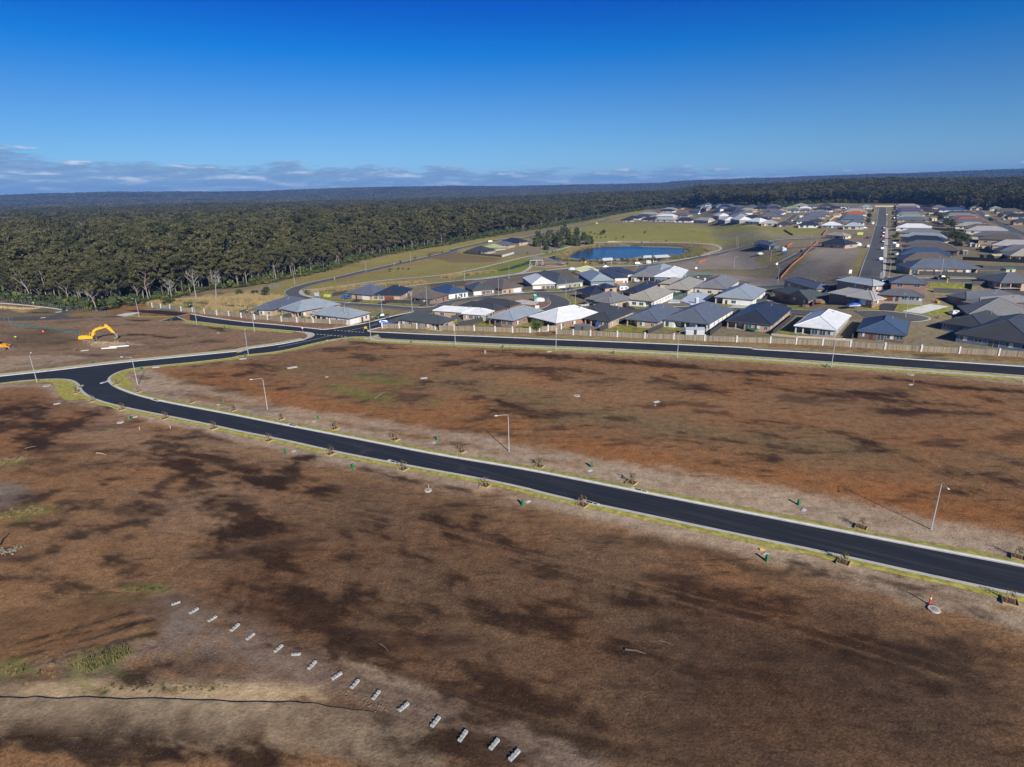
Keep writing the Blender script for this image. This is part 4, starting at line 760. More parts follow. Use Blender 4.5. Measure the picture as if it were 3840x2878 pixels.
def build_house(o, w, d, H, rm, wall, front, side, wing, detail, pitch, solar, vents, gd, gable, sink, roof):
    tp = math.tan(R_(pitch)); ov = .55; X0, X1, Y0, Y1 = -w/2, w/2, -d/2, d/2; wm = WM(wall); wx0, wx1, wy0, wy1 = X0+ov, X1-ov, Y0+ov, Y1-ov
    roofmb = MB(); cap = MB(); hips = []; p = 0
    if wing:
        wk, fr, p = wing[0], wing[1], wing[2]     # 'l'/'r' side of the near face, share of its width, step in metres
        my0 = Y0+p
        hh, _ = hipv(roofmb, X0, X1, my0, Y1, H, tp, gable=gable or None); hips += hh
        ww = w*fr; a0, a1 = (X0, X0+ww) if wk in 'lL' else (X1-ww, X1) if wk in 'rR' else (-ww/2, ww/2)
        dd = max(ww*1.02, p+ww/2+.5); dd = min(dd, Y1-Y0-.5)
        g = 'n' if wk in 'LRC' else None
        if g and ww >= dd: dd = ww*1.02+.3
        hh, _ = hipv(roofmb, a0, a1, Y0, Y0+dd, H, tp, dz=-.012, gable=g); hips += [k for k in hh if k[0].y < Y0+dd*.6 and k[1].y < Y0+dd*.9]
        poly = [(wx0, my0+ov), (a0+ov, my0+ov), (a0+ov, wy0), (a1-ov, wy0), (a1-ov, my0+ov), (wx1, my0+ov), (wx1, wy1), (wx0, wy1)]
        if wk in 'lL': poly = [(wx0, wy0), (a1-ov, wy0), (a1-ov, my0+ov), (wx1, my0+ov), (wx1, wy1), (wx0, wy1)]
        if wk in 'rR': poly = [(wx0, my0+ov), (a0+ov, my0+ov), (a0+ov, wy0), (wx1, wy0), (wx1, wy1), (wx0, wy1)]
    else:
        hh, _ = hipv(roofmb, X0, X1, Y0, Y1, H, tp, gable=gable or None); hips += hh; poly = [(wx0, wy0), (wx1, wy0), (wx1, wy1), (wx0, wy1)]; a0, a1 = X0, X1
    mb = MB()
    # recessed patio: cut a notch out of the near face
    notch = None
    if 'P' in front and not wing:
        n = len(front); i0 = front.index('P'); i1 = front.rindex('P')+1; cell = (wx1-wx0)/n; n0, n1 = wx0+i0*cell, wx0+i1*cell; dep = min(3.2, d*.35)
        q = []
        if i0 > 0: q += [(wx0, wy0), (n0, wy0)]
        q += [(n0, wy0+dep), (n1, wy0+dep)] if i0 > 0 else [(wx0, wy0+dep), (n1, wy0+dep)]
        if i1 < n: q += [(n1, wy0), (wx1, wy0)]
        poly = q+[(wx1, wy1), (wx0, wy1)]; notch = (n0 if i0 > 0 else wx0, n1 if i1 < n else wx1, dep)
    mb.prism(poly, -sink, H-.02, top=False)
    if gable or (wing and wing[0] in 'LRC'):
        if wing and wing[0] in 'LRC': aw = (a1-a0-2*ov); mb.plate([(a0+ov, H-.02), (a1-ov, H-.02), ((a0+a1)/2, H+aw/2*tp-.05)], 'y', wy0-.1, wy0+.1)
        if gable == 'y': mb.plate([(wx0, H-.02), (wx1, H-.02), (0, H+(wx1-wx0)/2*tp-.05)], 'y', wy0, wy0+.15)
        if gable == 'x': mb.plate([(wy0, H-.02), (wy1, H-.02), (0, H+(wy1-wy0)/2*tp-.05)], 'x', wx1-.15, wx1); mb.plate([(wy0, H-.02), (wy1, H-.02), (0, H+(wy1-wy0)/2*tp-.05)], 'x', wx0, wx0+.15)
    mb.build('wall', wm, o); rf = roofmb.build('roof', rm, o)
    for a, b in hips: cap.tube([a+Vector((0, 0, .02)), b+Vector((0, 0, .02))], .11, 4)
    if detail > 0: cap.build('ridge_cap', rm, rf)
    if detail > 0:
        g = MB(); t = .12; y0 = Y0+(p if wing else 0)
        segs = [(X0, X1, Y1-.02, Y1+t), (X0-t, X0+.02, y0, Y1), (X1-.02, X1+t, y0, Y1)]
        if wing:
            segs += [(a0, a1, Y0-t, Y0+.02), (a0-t, a0+.02, Y0, Y0+p), (a1-.02, a1+t, Y0, Y0+p)]
            if a0 > X0+.1: segs.append((X0, a0, y0-t, y0+.02))
            if a1 < X1-.1: segs.append((a1, X1, y0-t, y0+.02))
        else: segs.append((X0, X1, Y0-t, Y0+.02))
        for x0, x1, yy0, yy1 in segs: g.box(x0, x1, yy0, yy1, H-.16, H+.045)
        g.build('gutter', GUTW if roof in ('white', 'warm') else GUT, rf)
    yb = (Y0+p if wing else Y0)+ov
    if detail > 1:
        V = lambda x, y: Vector((x, y, 0))
        if wing:
            wf = front.split('|') if '|' in front else [front, 'W']
            facade(o, wf[0], V(a0+ov, wy0), V(a1-ov, wy0), V(0, -1), H, wm, gd, detail, 0)
            if a0 > X0+2: facade(o, wf[1], V(wx0, yb), V(a0+ov, yb), V(0, -1), H, wm, gd, detail, 0)
            if a1 < X1-2: facade(o, wf[-1], V(a1-ov, yb), V(wx1, yb), V(0, -1), H, wm, gd, detail, 0)
        else:
            n = len(front); cell = (wx1-wx0)/n
            facade(o, front.replace('P', 'B'), V(wx0, wy0), V(wx1, wy0), V(0, -1), H, wm, gd, detail, 0)
            if notch:
                facade(o, 'V' if notch[1]-notch[0] < 7 else 'VV', V(notch[0], wy0+notch[2]), V(notch[1], wy0+notch[2]), V(0, -1), H, wm, gd, detail, 0)
                s = MB(); s.box(notch[0]-.2, notch[1]+.2, wy0-.2, wy0+notch[2]-.004, .0, .10); s.build('patio_slab', SLAB, o)
                xs = [notch[0]+.15] if notch[0] < wx0+.1 else []
                if notch[1] > wx1-.1: xs.append(notch[1]-.15)
                k = max(0, int((notch[1]-notch[0])/4.2)-0)
                for j in range(1, k+1): xs.append(notch[0]+(notch[1]-notch[0])*j/(k+1))
                for x in xs: s = MB(); s.box(x-.19, x+.19, wy0-.02, wy0+.36, .0, H-.02); s.build('patio_post', POSTM if wall in ('white', 'render', 'greyw', 'blue') else wm, o)
        facade(o, side, V(wx1, wy0+(p if wing and wing[0] in 'lL' else 0)), V(wx1, wy1), V(1, 0), H, wm, gd, detail, 0)
        facade(o, 'wW', V(wx0, wy1), V(wx0, wy0+2.5), V(-1, 0), H, wm, gd, detail, 0)
    elif detail == 1:
        V = lambda x, y: Vector((x, y, 0)); f = front.split('|')[0].replace('P', 'V')[:4]; x0_, x1_ = (a0+ov, a1-ov) if wing else (wx0, wx1); facade(o, f, V(x0_, wy0), V(x1_, wy0), V(0, -1), H, wm, gd, detail, 0)
    if solar:
        # panels on the roof slope facing the camera side
        Dm = min(w, d); s = MB(); sn, cs = math.sin(R_(pitch)), math.cos(R_(pitch)); fx, fy, nx_, ny_ = solar
        for i in range(nx_):
            for j in range(ny_):
                x = -w/2+w*fx+i*1.05; u0 = fy*(d/2 if w >= d else d/2)/cs+j*1.75; y_ = Y0+(p if wing else 0); P0 = Vector((x, y_+u0*cs, H+u0*sn+.09)); dx = Vector((1.0, 0, 0)); dy = Vector((0, 1.68*cs, 1.68*sn)); nn = Vector((0, -sn, cs))*.05
                a, b, c_, e_ = P0, P0+dx, P0+dx+dy, P0+dy; s.quad(a+nn, b+nn, c_+nn, e_+nn); s.quad(e_, c_, b, a); s.quad(a, b, b+nn, a+nn); s.quad(b, c_, c_+nn, b+nn); s.quad(c_, e_, e_+nn, c_+nn); s.quad(e_, a, a+nn, e_+nn)
        s.build('solar_panel', SOL, rf)
    if vents and detail > 1:
        s = MB(); x = w*.14; y = Y1-(d*.30) if d > w else .8; zz = H+min(w/2-abs(x), d/2-abs(y))*tp; s.cyl((x, y, zz-.1), (x, y, zz+.45), .16, 8); s.cyl((x, y, zz+.45), (x, y, zz+.62), .24, 8); s.build('roof_vent', VENT, rf)
def H_(k, l, a, r, **kw): return house(c(k, *l), c(k, *a), c(k, *r), **kw)
# --- front row along the paling fence and the cul-de-sac behind it
H_('B', (190, 700), (340, 726), (672, 626), roof='slate', wall='tan', front='PWw', side='WWW', lab='slate blue roofed house at the left end of the fence row beside a paler roof')
H_('B', (420, 712), (600, 748), (990, 668), roof='light', wall='tan', front='WWP', side='WWWW', lab='light blue-grey roofed tan house, second from the left end of the paling fence')
H_('B', (725, 770), (1130, 815), (1343, 762), roof='light', wall='cream', front='PPWWw', side='GGDW', gd='w', lab='light grey roofed cream house with white garage beside the fence gap at the junction')
H_('B', (1635, 823), (2065, 872), (2205, 824), roof='green', wall='tan', front='WWWWP', side='W', lab='charcoal-green roofed tan house just right of the junction, behind the paling fence')
H_('C', (50, 744), (592, 780), (682, 740), roof='white', wall='tan', front='wWWW|WW', wing=('r', .42, 2.2), side='WT', lab='long white roofed tan brick house behind the charcoal-green roof, near the fence')
H_('C', (660, 803), (903, 838), (1200, 742), roof='light', wall='brick', front='PPWW', side='WWWW', lab='light blue-grey roofed house with patio, left neighbour of the big white roof')
H_('C', (1080, 796), (1348, 858), (1668, 748), roof='white', wall='brick', front='PPW', side='WWWW', lab='big white roofed brick house in the middle of the fence row')
H_('C', (1590, 830), (1905, 842), (2145, 745), roof='dark', wall='tan', front='PPWW', side='wwwww', lab='charcoal roofed tan house right of the big white roof, play things in its yard')
H_('D', (155, 812), (470, 850), (682, 728), roof='slate', wall='tan', front='PWw', side='WWW', lab='slate roofed tan house left of the white walled slate house, facing the fence')
H_('D', (530, 822), (985, 872), (1238, 730), roof='slate', wall='white', front='TPPP', side='wwwwww', lab='slate roofed house with white walls and a white shed against the fence')
H_('D', (1190, 832), (1640, 880), (1838, 722), roof='navy', wall='tan', front='PPTWw', side='WWWW', lab='near-black roofed tan house with a green trampoline in its bare yard')
H_('D', (1898, 880), (2310, 933), (2457, 768), roof='white', wall='greyw', front='PPTTW', side='WWW', lab='bright white roofed grey house at the right end of the fence row')
H_('E', (490, 942), (985, 990), (1102, 850), roof='blue', wall='dkbrick', front='wDVWW', side='W', tile=True, lab='dark blue roofed house of dark brick right of the bright white roof, beside bare soil')
# --- the very large dark roofs in the lower right corner
H_('E', (1590, 940), (2330, 1085), (2640, 900), roof='dark', wall='blue', front='WWVWW', side='W', wing=None, lab='vast charcoal roofed house cut by the right edge, nearest the fence')
H_('E', (1335, 856), (1800, 930), (2100, 800), roof='dark', wall='blue', front='WWWW', side='B', h=2.9, lab='charcoal roof left of and behind the vast one in the right corner')
H_('E', (1650, 782), (2400, 850), (2600, 700), roof='grey', wall='dkbrick', front='WWWW', side='W', tile=True, lab='grey roofed house behind the two charcoal roofs at the right edge')
H_('E', (1535, 655), (1760, 700), (2350, 640), roof='grey', wall='dkbrick', front='WwW', side='WWW', tile=True, lab='warm grey roofed house with three narrow windows at the right edge above a lawn')
H_('E', (1275, 600), (1620, 640), (2130, 577), roof='mid', wall='brick', front='GGBD', side='WWW', gd='g', wing=None, lab='long dark grey roofed house with grey garage at the end of the pale driveway')
H_('E', (710, 588), (1168, 612), (1300, 560), roof='mid', wall='greyw', front='GGDWWW', side='W', gd='b', gable='', lab='dark grey roofed house with white gable and brown garage door on the cul-de-sac')
H_('E', (160, 602), (640, 640), (705, 530), roof='warm', wall='brick', front='WDGW|W', wing=('r', .55, 1.6), side='WW', lab='pale warm grey roofed house with a blue-covered boat in front')
H_('D', (1655, 560), (2020, 620), (2155, 535), roof='green', wall='brick', front='WW|kGG', gd='k', wing=('R', .52, 1.0), side='WWW', lab='green-grey roofed brown brick house with gable on the back street')
H_('D', (1765, 480), (2100, 512), (2235, 440), roof='slate', wall='tan', front='WWW', side='WWW', lab='slate blue roofed house directly behind the green-grey brick house')
H_('E', (265, 468), (640, 488), (697, 410), roof='pale', wall='tan', front='WWW', side='WW', lab='pale blue roofed house at the foot of the long straight street, left side')
H_('E', (832, 462), (1200, 487), (1216, 405), roof='slate', wall='brick', front='WW', side='WW', keep='u', lab='slate roofed house at the foot of the long straight street, right side')
H_('D', (1090, 580), (1452, 620), (1577, 535), roof='light', wall='white', front='PDWGG', side='wWw', lab='light blue-grey roofed white house with a white car before its garage')
H_('D', (865, 487), (1170, 510), (1302, 442), roof='grey', wall='cream', front='TWW', side='WW', lab='mid grey roofed house behind the bare building slab')
H_('D', (540, 500), (785, 520), (932, 455), roof='beige', wall='cream', front='WWP', side='WWW', lab='beige roofed house next to the mid grey one, above the sloping dark fence')
H_('D', (548, 452), (640, 462), (730, 430), roof='beige', wall='cream', front='W', side='W', detail=1, lab='small beige roofed house with flat low roof behind the wide beige roof')
H_('D', (125, 608), (412, 636), (622, 552), roof='beige', wall='white', front='WWWP', side='wwwwwww', lab='beige-grey roofed house with white columns and a dark car outside')
H_('D', (115, 535), (260, 548), (462, 480), roof='navy', wall='tan', front='PW', side='WW', lab='near-black roofed house behind the beige-grey roof, caravan at its side')
H_('C', (1620, 622), (1900, 660), (2062, 605), roof='grey', wall='stone', front='DT|GG', gd='g', wing=('r', .55, 2.0), side='WW', lab='mid grey roofed house with a motor boat on the front lawn')
H_('C', (1670, 742), (1760, 758), (1950, 700), roof='dark', wall='tan', front='WP', side='W', detail=1, lab='charcoal garage roof between the big white roof and the grey boat house')
H_('C', (500, 655), (860, 690), (1030, 680), roof='dark', wall='brick', front='WWDW', side='W', detail=1, lab='long low charcoal roof just behind the long white roof')
H_('C', (335, 690), (690, 738), (795, 712), roof='dark', wall='brick', front='WWW', side='W', detail=1, lab='charcoal roof squeezed between the long white roof and the street')
# two storeys
o2 = H_('C', (1560, 532), (1700, 572), (1962, 556), roof='navy', wall='tan', front='PWW', side='WWw', lab='two storey near-black roofed house, lower wings round a taller box')
# --- the row across the street
H_('B', (1105, 552), (1370, 575), (1480, 520), roof='slate', wall='tan', front='TDGG', side='B', h=2.6, lab='slate roofed house at the left end of the second row, blue car on its lawn')
H_('B', (1375, 572), (1660, 575), (1782, 520), roof='navy', wall='tan', front='WWGGB', gd='b', side='WWW', h=2.6, lab='near-black roofed house with dark red garage, second from left in the second row')
H_('B', (1745, 598), (1990, 615), (2150, 575), roof='brown', wall='brick', front='PPWW', side='WD', tile=True, h=2.6, lab='brown roofed brick house behind a dark fence, third in the second row')
H_('C', (50, 518), (225, 560), (427, 540), roof='blue', wall='white', front='WW', side='GDTT', h=2.6, lab='dark blue roofed white house with a white utility truck on the drive')
H_('C', (385, 492), (480, 525), (705, 512), roof='green', wall='brick', front='BB', side='GGTWW', gd='w', h=2.6, keep='v', lab='green-grey roofed brown brick house with white garage, left of the brown-grey roof')
H_('C', (665, 462), (780, 510), (990, 487), roof='brown', wall='tan', front='WB', side='WDGG', h=2.6, keep='v', lab='brown-grey roofed tan house with white garage, left of the white solar roof')
H_('C', (970, 418), (1095, 462), (1330, 456), roof='white', wall='stone', front='WW', side='GGDTT', h=2.6, keep='v', solar=None, lab='white roofed house with solar panels in the second row')
H_('C', (1245, 400), (1345, 457), (1615, 437), roof='green', wall='greyw', front='BW', side='GGDWT', h=2.6, keep='v', lab='green-grey roofed house right of the white solar roof')
H_('C', (1550, 375), (1700, 430), (1912, 415), roof='light', wall='blue', front='wBww', side='GB', keep='u', lab='light blue-grey roofed house with dark side wall in front of the timber frame')
H_('D', (345, 297), (480, 322), (640, 297), roof='light', wall='greyw', front='WW', side='WW', lab='light blue-grey roof behind the unfinished white roof')
H_('D', (195, 375), (440, 386), (492, 330), roof='grey', wall='greyw', front='VPPP', side='B', lab='mid grey roofed house under construction beside the blue-wrapped one')
hb = H_('D', (430, 385), (700, 390), (782, 325), roof='white', wall='blue', front='VVPP', side='WW', lab='unfinished white roofed house with blue wrapped walls')
H_('G', (725, 690), (900, 702), (966, 690), roof='slate', wall='blue', front='PWWP', side='B', h=5.4 if False else 3.2, lab='lone slate roofed house ringed by scaffold on the bare lots')
H_('G', (1490, 676), (1800, 692), (1892, 672), roof='navy', wall='tan', front='PWVWW', side='W', lab='near-black roofed new house beside the long street with bright blue sheets')
H_('G', (1565, 577), (1780, 588), (1866, 574), roof='beige', wall='cream', front='BWPP', side='W', lab='beige roofed house behind the near-black new house beside the long street')
# --- by the forest edge
H_('F', (400, 446), (545, 470), (615, 456), roof='navy', wall='tan', front='WW', side='WP', lab='near-black roofed house farthest back in the group by the forest road')
H_('F', (320, 480), (455, 493), (540, 480), roof='slate', wall='tan', front='WW', side='WW', lab='slate roofed house in the group by the forest road')
H_('F', (100, 532), (270, 542), (362, 525), roof='dark', wall='tan', front='WPPW', side='WW', lab='charcoal roofed house nearest the reserve in the group by the forest road')
# ---------------------------------------------------------------- the far part of the estate
def FH(k, rows, row, ang=None, dep=None, det=1, front='WVW', h=2.7):
    for x0, x1, y, roof, *rest in rows:
        wall = rest[0] if rest else ['tan', 'brick', 'render', 'cream', 'greyw'][int(x0+y) % 5]
        p, q = c(k, x0, y), c(k, x1, y)
        a, b = U(*p, h), U(*q, h); wd = math.hypot(b.x-a.x, b.y-a.y); dp = dep or min(16, max(11, wd*.8))
        # the eave line seen is its near edge
        e = math.degrees(math.atan2(b.y-a.y, b.x-a.x)) if ang is None else ang
        house(p, q, (q[0]+2, q[1]-2), roof=roof, wall=wall, front=front, side='W', h=h, detail=det, w=min(34, max(9, wd)), d=dp, keep='u', row=row, vents=0, tile=roof in ('red', 'pink', 'crimson', 'sage'), ang=e)
FR = 'front row above green field'
FH('Q', [(-110, 60, 385, 'navy'), (-20, 210, 352, 'navy'), (150, 370, 320, 'dark'), (240, 500, 375, 'navy'), (470, 785, 378, 'pale'), (800, 1075, 390, 'navy', 'white'), (1050, 1350, 392, 'warm', 'cream'), (1355, 1630, 405, 'white', 'greyw'), (1610, 1870, 400, 'white', 'greyw'), (1965, 2200, 415, 'white', 'render')], FR, front='VVW')
FH('R', [(245, 525, 435, 'warm', 'tan'), (500, 755, 455, 'dark', 'brick'), (860, 1190, 465, 'navy', 'white'), (1245, 1570, 470, 'white', 'blue'), (1600, 1945, 488, 'pale', 'cream')], FR, front='VVW')
SR = 'second row above green field'
FH('Q', [(190, 495, 285, 'light'), (500, 765, 318, 'white'), (760, 1010, 300, 'mid'), (1255, 1530, 335, 'white'), (1560, 1810, 345, 'beige', 'white'), (1880, 2150, 360, 'dark')], SR)
FH('R', [(200, 410, 375, 'navy', 'tan'), (830, 1060, 400, 'mid', 'white'), (1080, 1270, 405, 'dark', 'brick'), (1440, 1620, 425, 'mid'), (1700, 1960, 420, 'slate', 'white')], SR)
MR = 'among crowded roofs left of long street'
FH('Q', [(380, 550, 255, 'slate'), (530, 760, 232, 'navy'), (590, 790, 205, 'light'), (690, 900, 185, 'navy'), (930, 1200, 235, 'slate', 'white'), (1100, 1320, 205, 'light'), (1030, 1230, 175, 'grey'), (1145, 1300, 148, 'slate'), (1300, 1490, 160, 'slate'), (1330, 1550, 208, 'slate', 'white'),
         (1500, 1640, 175, 'navy'), (1510, 1690, 150, 'slate'), (1550, 1900, 262, 'slate'), (1470, 1800, 300, 'mid'), (1610, 1800, 215, 'dark'), (1700, 1880, 175, 'slate'), (1840, 2090, 225, 'beige'), (1860, 2060, 180, 'brown'), (1950, 2110, 155, 'dark'), (2080, 2280, 165, 'dark')], MR)
FH('R', [(-40, 130, 170, 'mid'), (80, 220, 165, 'slate'), (100, 340, 190, 'navy'), (320, 490, 150, 'slate', 'white'), (330, 560, 190, 'dark'), (560, 740, 150, 'navy'), (230, 560, 240, 'mid'), (340, 600, 262, 'slate'), (200, 560, 300, 'brown'), (230, 570, 325, 'slate'), (600, 850, 195, 'lime', 'cream'),
         (660, 865, 222, 'slate', 'white'), (765, 980, 145, 'beige', 'cream'), (865, 1050, 185, 'white', 'cream'), (870, 1060, 220, 'mid', 'tan'), (990, 1170, 150, 'mid', 'cream'), (1180, 1440, 150, 'dark'), (1090, 1420, 215, 'navy', 'white'), (1350, 1560, 185, 'navy', 'pinkb'), (1440, 1640, 155, 'mid', 'white'),
         (1050, 1380, 262, 'grey'), (990, 1380, 290, 'mid'), (960, 1310, 325, 'slate'), (840, 1240, 375, 'slate'), (1100, 1280, 385, 'mid'), (1640, 1840, 165, 'mid', 'white'), (1890, 2090, 165, 'aqua', 'cream'), (1600, 2010, 225, 'grey'), (1620, 2010, 245, 'beige'), (1640, 1990, 282, 'red'), (1580, 1980, 335, 'mid'), (1560, 1960, 370, 'slate', 'blue')], MR)
LS = 'right side of long street'
FH('S', [(325, 665, 92, 'pink'), (320, 670, 125, 'mid'), (340, 700, 152, 'blue'), (345, 700, 172, 'crimson'), (340, 700, 190, 'blue'), (335, 740, 218, 'grey'), (335, 770, 262, 'sage'), (340, 800, 300, 'slate'), (350, 850, 372, 'brown', 'cream')], LS, h=2.6, dep=13)
FH('S', [(325, 830, 418, 'white', 'white'), (355, 950, 500, 'grey'), (375, 1020, 570, 'light'), (380, 1010, 620, 'navy'), (400, 1050, 700, 'mid')], LS, h=2.6, dep=14)
FH('T', [(420, 1240, 165, 'brown', 'brick'), (390, 1150, 235, 'blue'), (430, 1245, 318, 'brown', 'pinkb'), (535, 1585, 428, 'slate', 'tan')], LS, h=2.6, dep=15, det=2, front='TwWWDTP')
RB = 'beyond back fences at far right'
FH('S', [(960, 1370, 152, 'blue'), (850, 1080, 115, 'mid', 'pinkb'), (1150, 1360, 112, 'mid', 'cream'), (1030, 1500, 210, 'dark', 'cream'), (1040, 1530, 242, 'grey', 'cream'), (1110, 1560, 285, 'brown'), (1180, 1640, 312, 'red'), (1180, 1660, 335, 'slate'), (1200, 1700, 395, 'beige', 'cream'), (1330, 1800, 425, 'brown'),
         (1360, 1960, 462, 'warm'), (1450, 2160, 548, 'mid'), (1540, 2200, 600, 'brown'), (1420, 1600, 120, 'sage', 'cream'), (1710, 1900, 130, 'sage', 'cream'), (1810, 2200, 170, 'brown')], RB, dep=14)
FH('S', [(1870, 2130, 215, 'dark'), (1980, 2350, 250, 'navy'), (2060, 2400, 330, 'dark', 'pinkb'), (1750, 2500, 690, 'warm', 'tan')], RB, dep=13)
FH('T', [(1860, 2500, 185, 'mid'), (2010, 2600, 250, 'beige', 'tan'), (1860, 2500, 668, 'mid', 'tan')], RB, dep=14, det=2, front='PPWW')
for o, roof, wall, lab, grp, row in HOUSES: o['group'] = 'houses of the new estate' if not row else 'houses '+row
ks = {}
for t_ in HOUSES:
    if t_[3]: t_[0]['label'] = t_[3]
    else: ks.setdefault((t_[5], t_[1]), []).append(t_)
for (row, roof), L in ks.items(): order([t_[0] for t_ in L], '%s roof %s, {} of its colour' % (RN[roof], row))
# ---------------------------------------------------------------- gum trees and shrubs
def leafmat(name, a, b, sun=.25):
    m = bpy.data.materials.new(name); m.use_nodes = True; t = m.node_tree; p = t.nodes['Principled BSDF']
    oi = N(t, 'ShaderNodeObjectInfo'); geo = N(t, 'ShaderNodeNewGeometry')
    n = N(t, 'ShaderNodeTexNoise', Scale=.22, Detail=3.0); t.links.new(geo.outputs['Position'], n.inputs[0])
    f = math_(t, 'ADD', math_(t, 'MULTIPLY', oi.outputs['Random'], .75), math_(t, 'MULTIPLY', math_(t, 'SUBTRACT', n.outputs[0], .38), 1.1))
    t.links.new(ramp(t, f, [(0, a), (.45, tuple((x+y)/2 for x, y in zip(a, b))), (1, b)]), p.inputs['Base Color']); p.inputs['Roughness'].default_value = .65; p.inputs['Specular IOR Level'].default_value = .25
    return m
LEAF = leafmat('gum_leaves', (.022, .031, .012), (.118, .110, .046)); LEAFB = leafmat('shrub_leaves', (.05, .07, .02), (.12, .15, .04)); LEAFY = leafmat('wattle_leaves', (.09, .095, .02), (.19, .175, .03)); LEAFR = leafmat('young_leaves', (.10, .05, .02), (.16, .12, .04))
LEAFO = leafmat('she_oak_leaves', (.035, .05, .022), (.075, .095, .035))
BARK = mat('pale_bark', (.30, .265, .22), .85, var=.35, vscale=.8, bump=.02, bscale=4); BARKD = mat('grey_bark', (.17, .14, .115), .9, var=.3, vscale=1.0, bump=.03, bscale=4); DEAD = mat('dead_wood', (.33, .31, .28), .85, var=.2, vscale=1.0)
STRAWM = mat('dry_reed', (.36, .27, .13), .9, var=.3, vscale=.5)
def leaves(cl, n, size, r_, flat=.6):
    """leaf clumps: quads spread through ellipsoids cl=[(centre, radius)]"""
    vs = []; w = np.array([c_[1]**2 for c_ in cl]); w /= w.sum(); pick = r_.choice(len(cl), n, p=w)
    C_ = np.array([tuple(c_[0]) for c_ in cl])[pick]; Rd = np.array([c_[1] for c_ in cl])[pick]
    d = r_.normal(size=(n, 3)); d /= np.linalg.norm(d, axis=1)[:, None]; rr = r_.random(n)**.45
    P = C_+d*(Rd*rr)[:, None]*np.array([1, 1, flat])
    a = r_.normal(size=(n, 3)); a[:, 2] *= .7; a /= np.linalg.norm(a, axis=1)[:, None]; b = np.cross(a, d+r_.normal(size=(n, 3))*.5); b /= np.linalg.norm(b, axis=1)[:, None]+1e-9
    s = (size*(.6+.8*r_.random(n)))[:, None]; a *= s; b *= s*.6
    V = np.stack([P-a-b*.3, P+b, P+a+b*.2, P-b], 1).reshape(-1, 3); return V
def mk(name, V, mats, mbx=None):
    """mesh from quad soup V plus an MB of solid parts (material slot 1)"""
    me = bpy.data.meshes.new(name); nv = len(V) if V is not None else 0; fv = [] ; vv = V.tolist() if nv else []
    F_ = [(i, i+1, i+2, i+3) for i in range(0, nv, 4)]; mi = [0]*len(F_)
    if mbx: F_ += [tuple(nv+i for i in f) for f in mbx.f]; vv += [tuple(v) for v in mbx.v]; mi += [1 if nv else 0]*len(mbx.f)
    me.from_pydata(vv, [], F_); me.polygons.foreach_set('material_index', mi)
    for m in mats: me.materials.append(m)
    return me
def gum(seed, h=20, spread=5.0, nleaf=1500, size=.42, trunk=.26, bare=.45, lean=0.0, dead=False, fork=False):
    r_ = np.random.default_rng(seed); wood = MB(); cl = []
    lx, ly = lean*h, r_.normal()*.03*h
    top = Vector((lx, ly, h*.80)); base = Vector((0, 0, -.6)); k = Vector((lx*.35+r_.normal()*.3, ly*.3+r_.normal()*.3, h*.42))
    path = [base, Vector((k.x*.4, k.y*.4, h*.2)), k, (k+top)/2+Vector((r_.normal()*.5, r_.normal()*.5, 0)), top]
    wood.tube(path, [trunk*1.15, trunk, trunk*.8, trunk*.5, trunk*.16], 7)
    nb = 12 if not dead else 13
    for i in range(nb):
        f = bare+(.95-bare)*(i+.5*r_.random())/nb; j = f*4; a = path[min(3, int(f*4))]; b = path[min(4, int(f*4)+1)]; p = a+(b-a)*(f*4-int(f*4)) if f < 1 else top
        an = i*2.4+r_.random(); L = spread*(1.05-.45*f)*(.7+.5*r_.random()); up = (.75+.5*r_.random())
        e = p+Vector((math.cos(an)*L, math.sin(an)*L, L*up)); m = p+(e-p)*.5+Vector((math.cos(an)*L*.12, math.sin(an)*L*.12, -L*.06))
        rr = trunk*(.42-.2*f)+.03; wood.tube([p, m, e], [rr, rr*.6, rr*.2 if not dead else .04], 5)
        ends = [e]
        for q in range(3 if dead else 2):
            a2 = an+(q-.7)*1.0+r_.normal()*.3; e2 = m+Vector((math.cos(a2)*L*.55, math.sin(a2)*L*.55, L*(.35+.4*r_.random()))); wood.tube([m, e2], [rr*.5, .03], 4); ends.append(e2)
        for e_ in ends: cl.append((e_+Vector((0, 0, .3)), (.95+.75*r_.random())*spread/5))
    cl.append((top+Vector((0, 0, .6)), 1.6*spread/5)); cl.append((top+Vector((.8, -.5, -1.2)), 1.7*spread/5))
    V = None if dead else leaves(cl, nleaf, size, r_, .62)
    return V, wood
def tree_protos():
    out = []
    for i in range(7):
        V, wd = gum(100+i, h=(19, 22.5, 17, 21, 24, 15.5, 20)[i], spread=(4.6, 5.4, 4.2, 5.0, 4.8, 4.4, 5.6)[i], nleaf=2700, size=.38, trunk=.17+.025*(i % 3), bare=.26+.06*(i % 3), lean=(.04*((i*3) % 5-2)))
        out.append((mk('crown', V, [LEAF]), mk('trunk', None, [BARK if i % 3 else BARKD], wd), V, wd))
    return out
PR = tree_protos()
FARM = bpy.data.collections.new('forest_kinds')       # masters for the far forest, not linked to the scene
def far_master(i, V, wd, mats):
    me = mk('forest_tree', V, mats, wd); o = bpy.data.objects.new('forest_tree', me); FARM.objects.link(o)
mast = []
for i in range(7): far_master(i, PR[i][2], PR[i][3], [LEAF, BARK if i % 3 else BARKD])
for i in range(5):
    V, wd = gum(200+i, h=(17, 19, 21, 23, 20)[i], spread=(5, 5.8, 5.4, 6.2, 6.8)[i], nleaf=900, size=.60, trunk=.2, bare=.3); far_master(7+i, V, MB() if i else wd, [LEAF, BARK])
V, wd = gum(301, h=21, spread=4.5, trunk=.22, dead=True, bare=.35); far_master(12, None, wd, [DEAD])
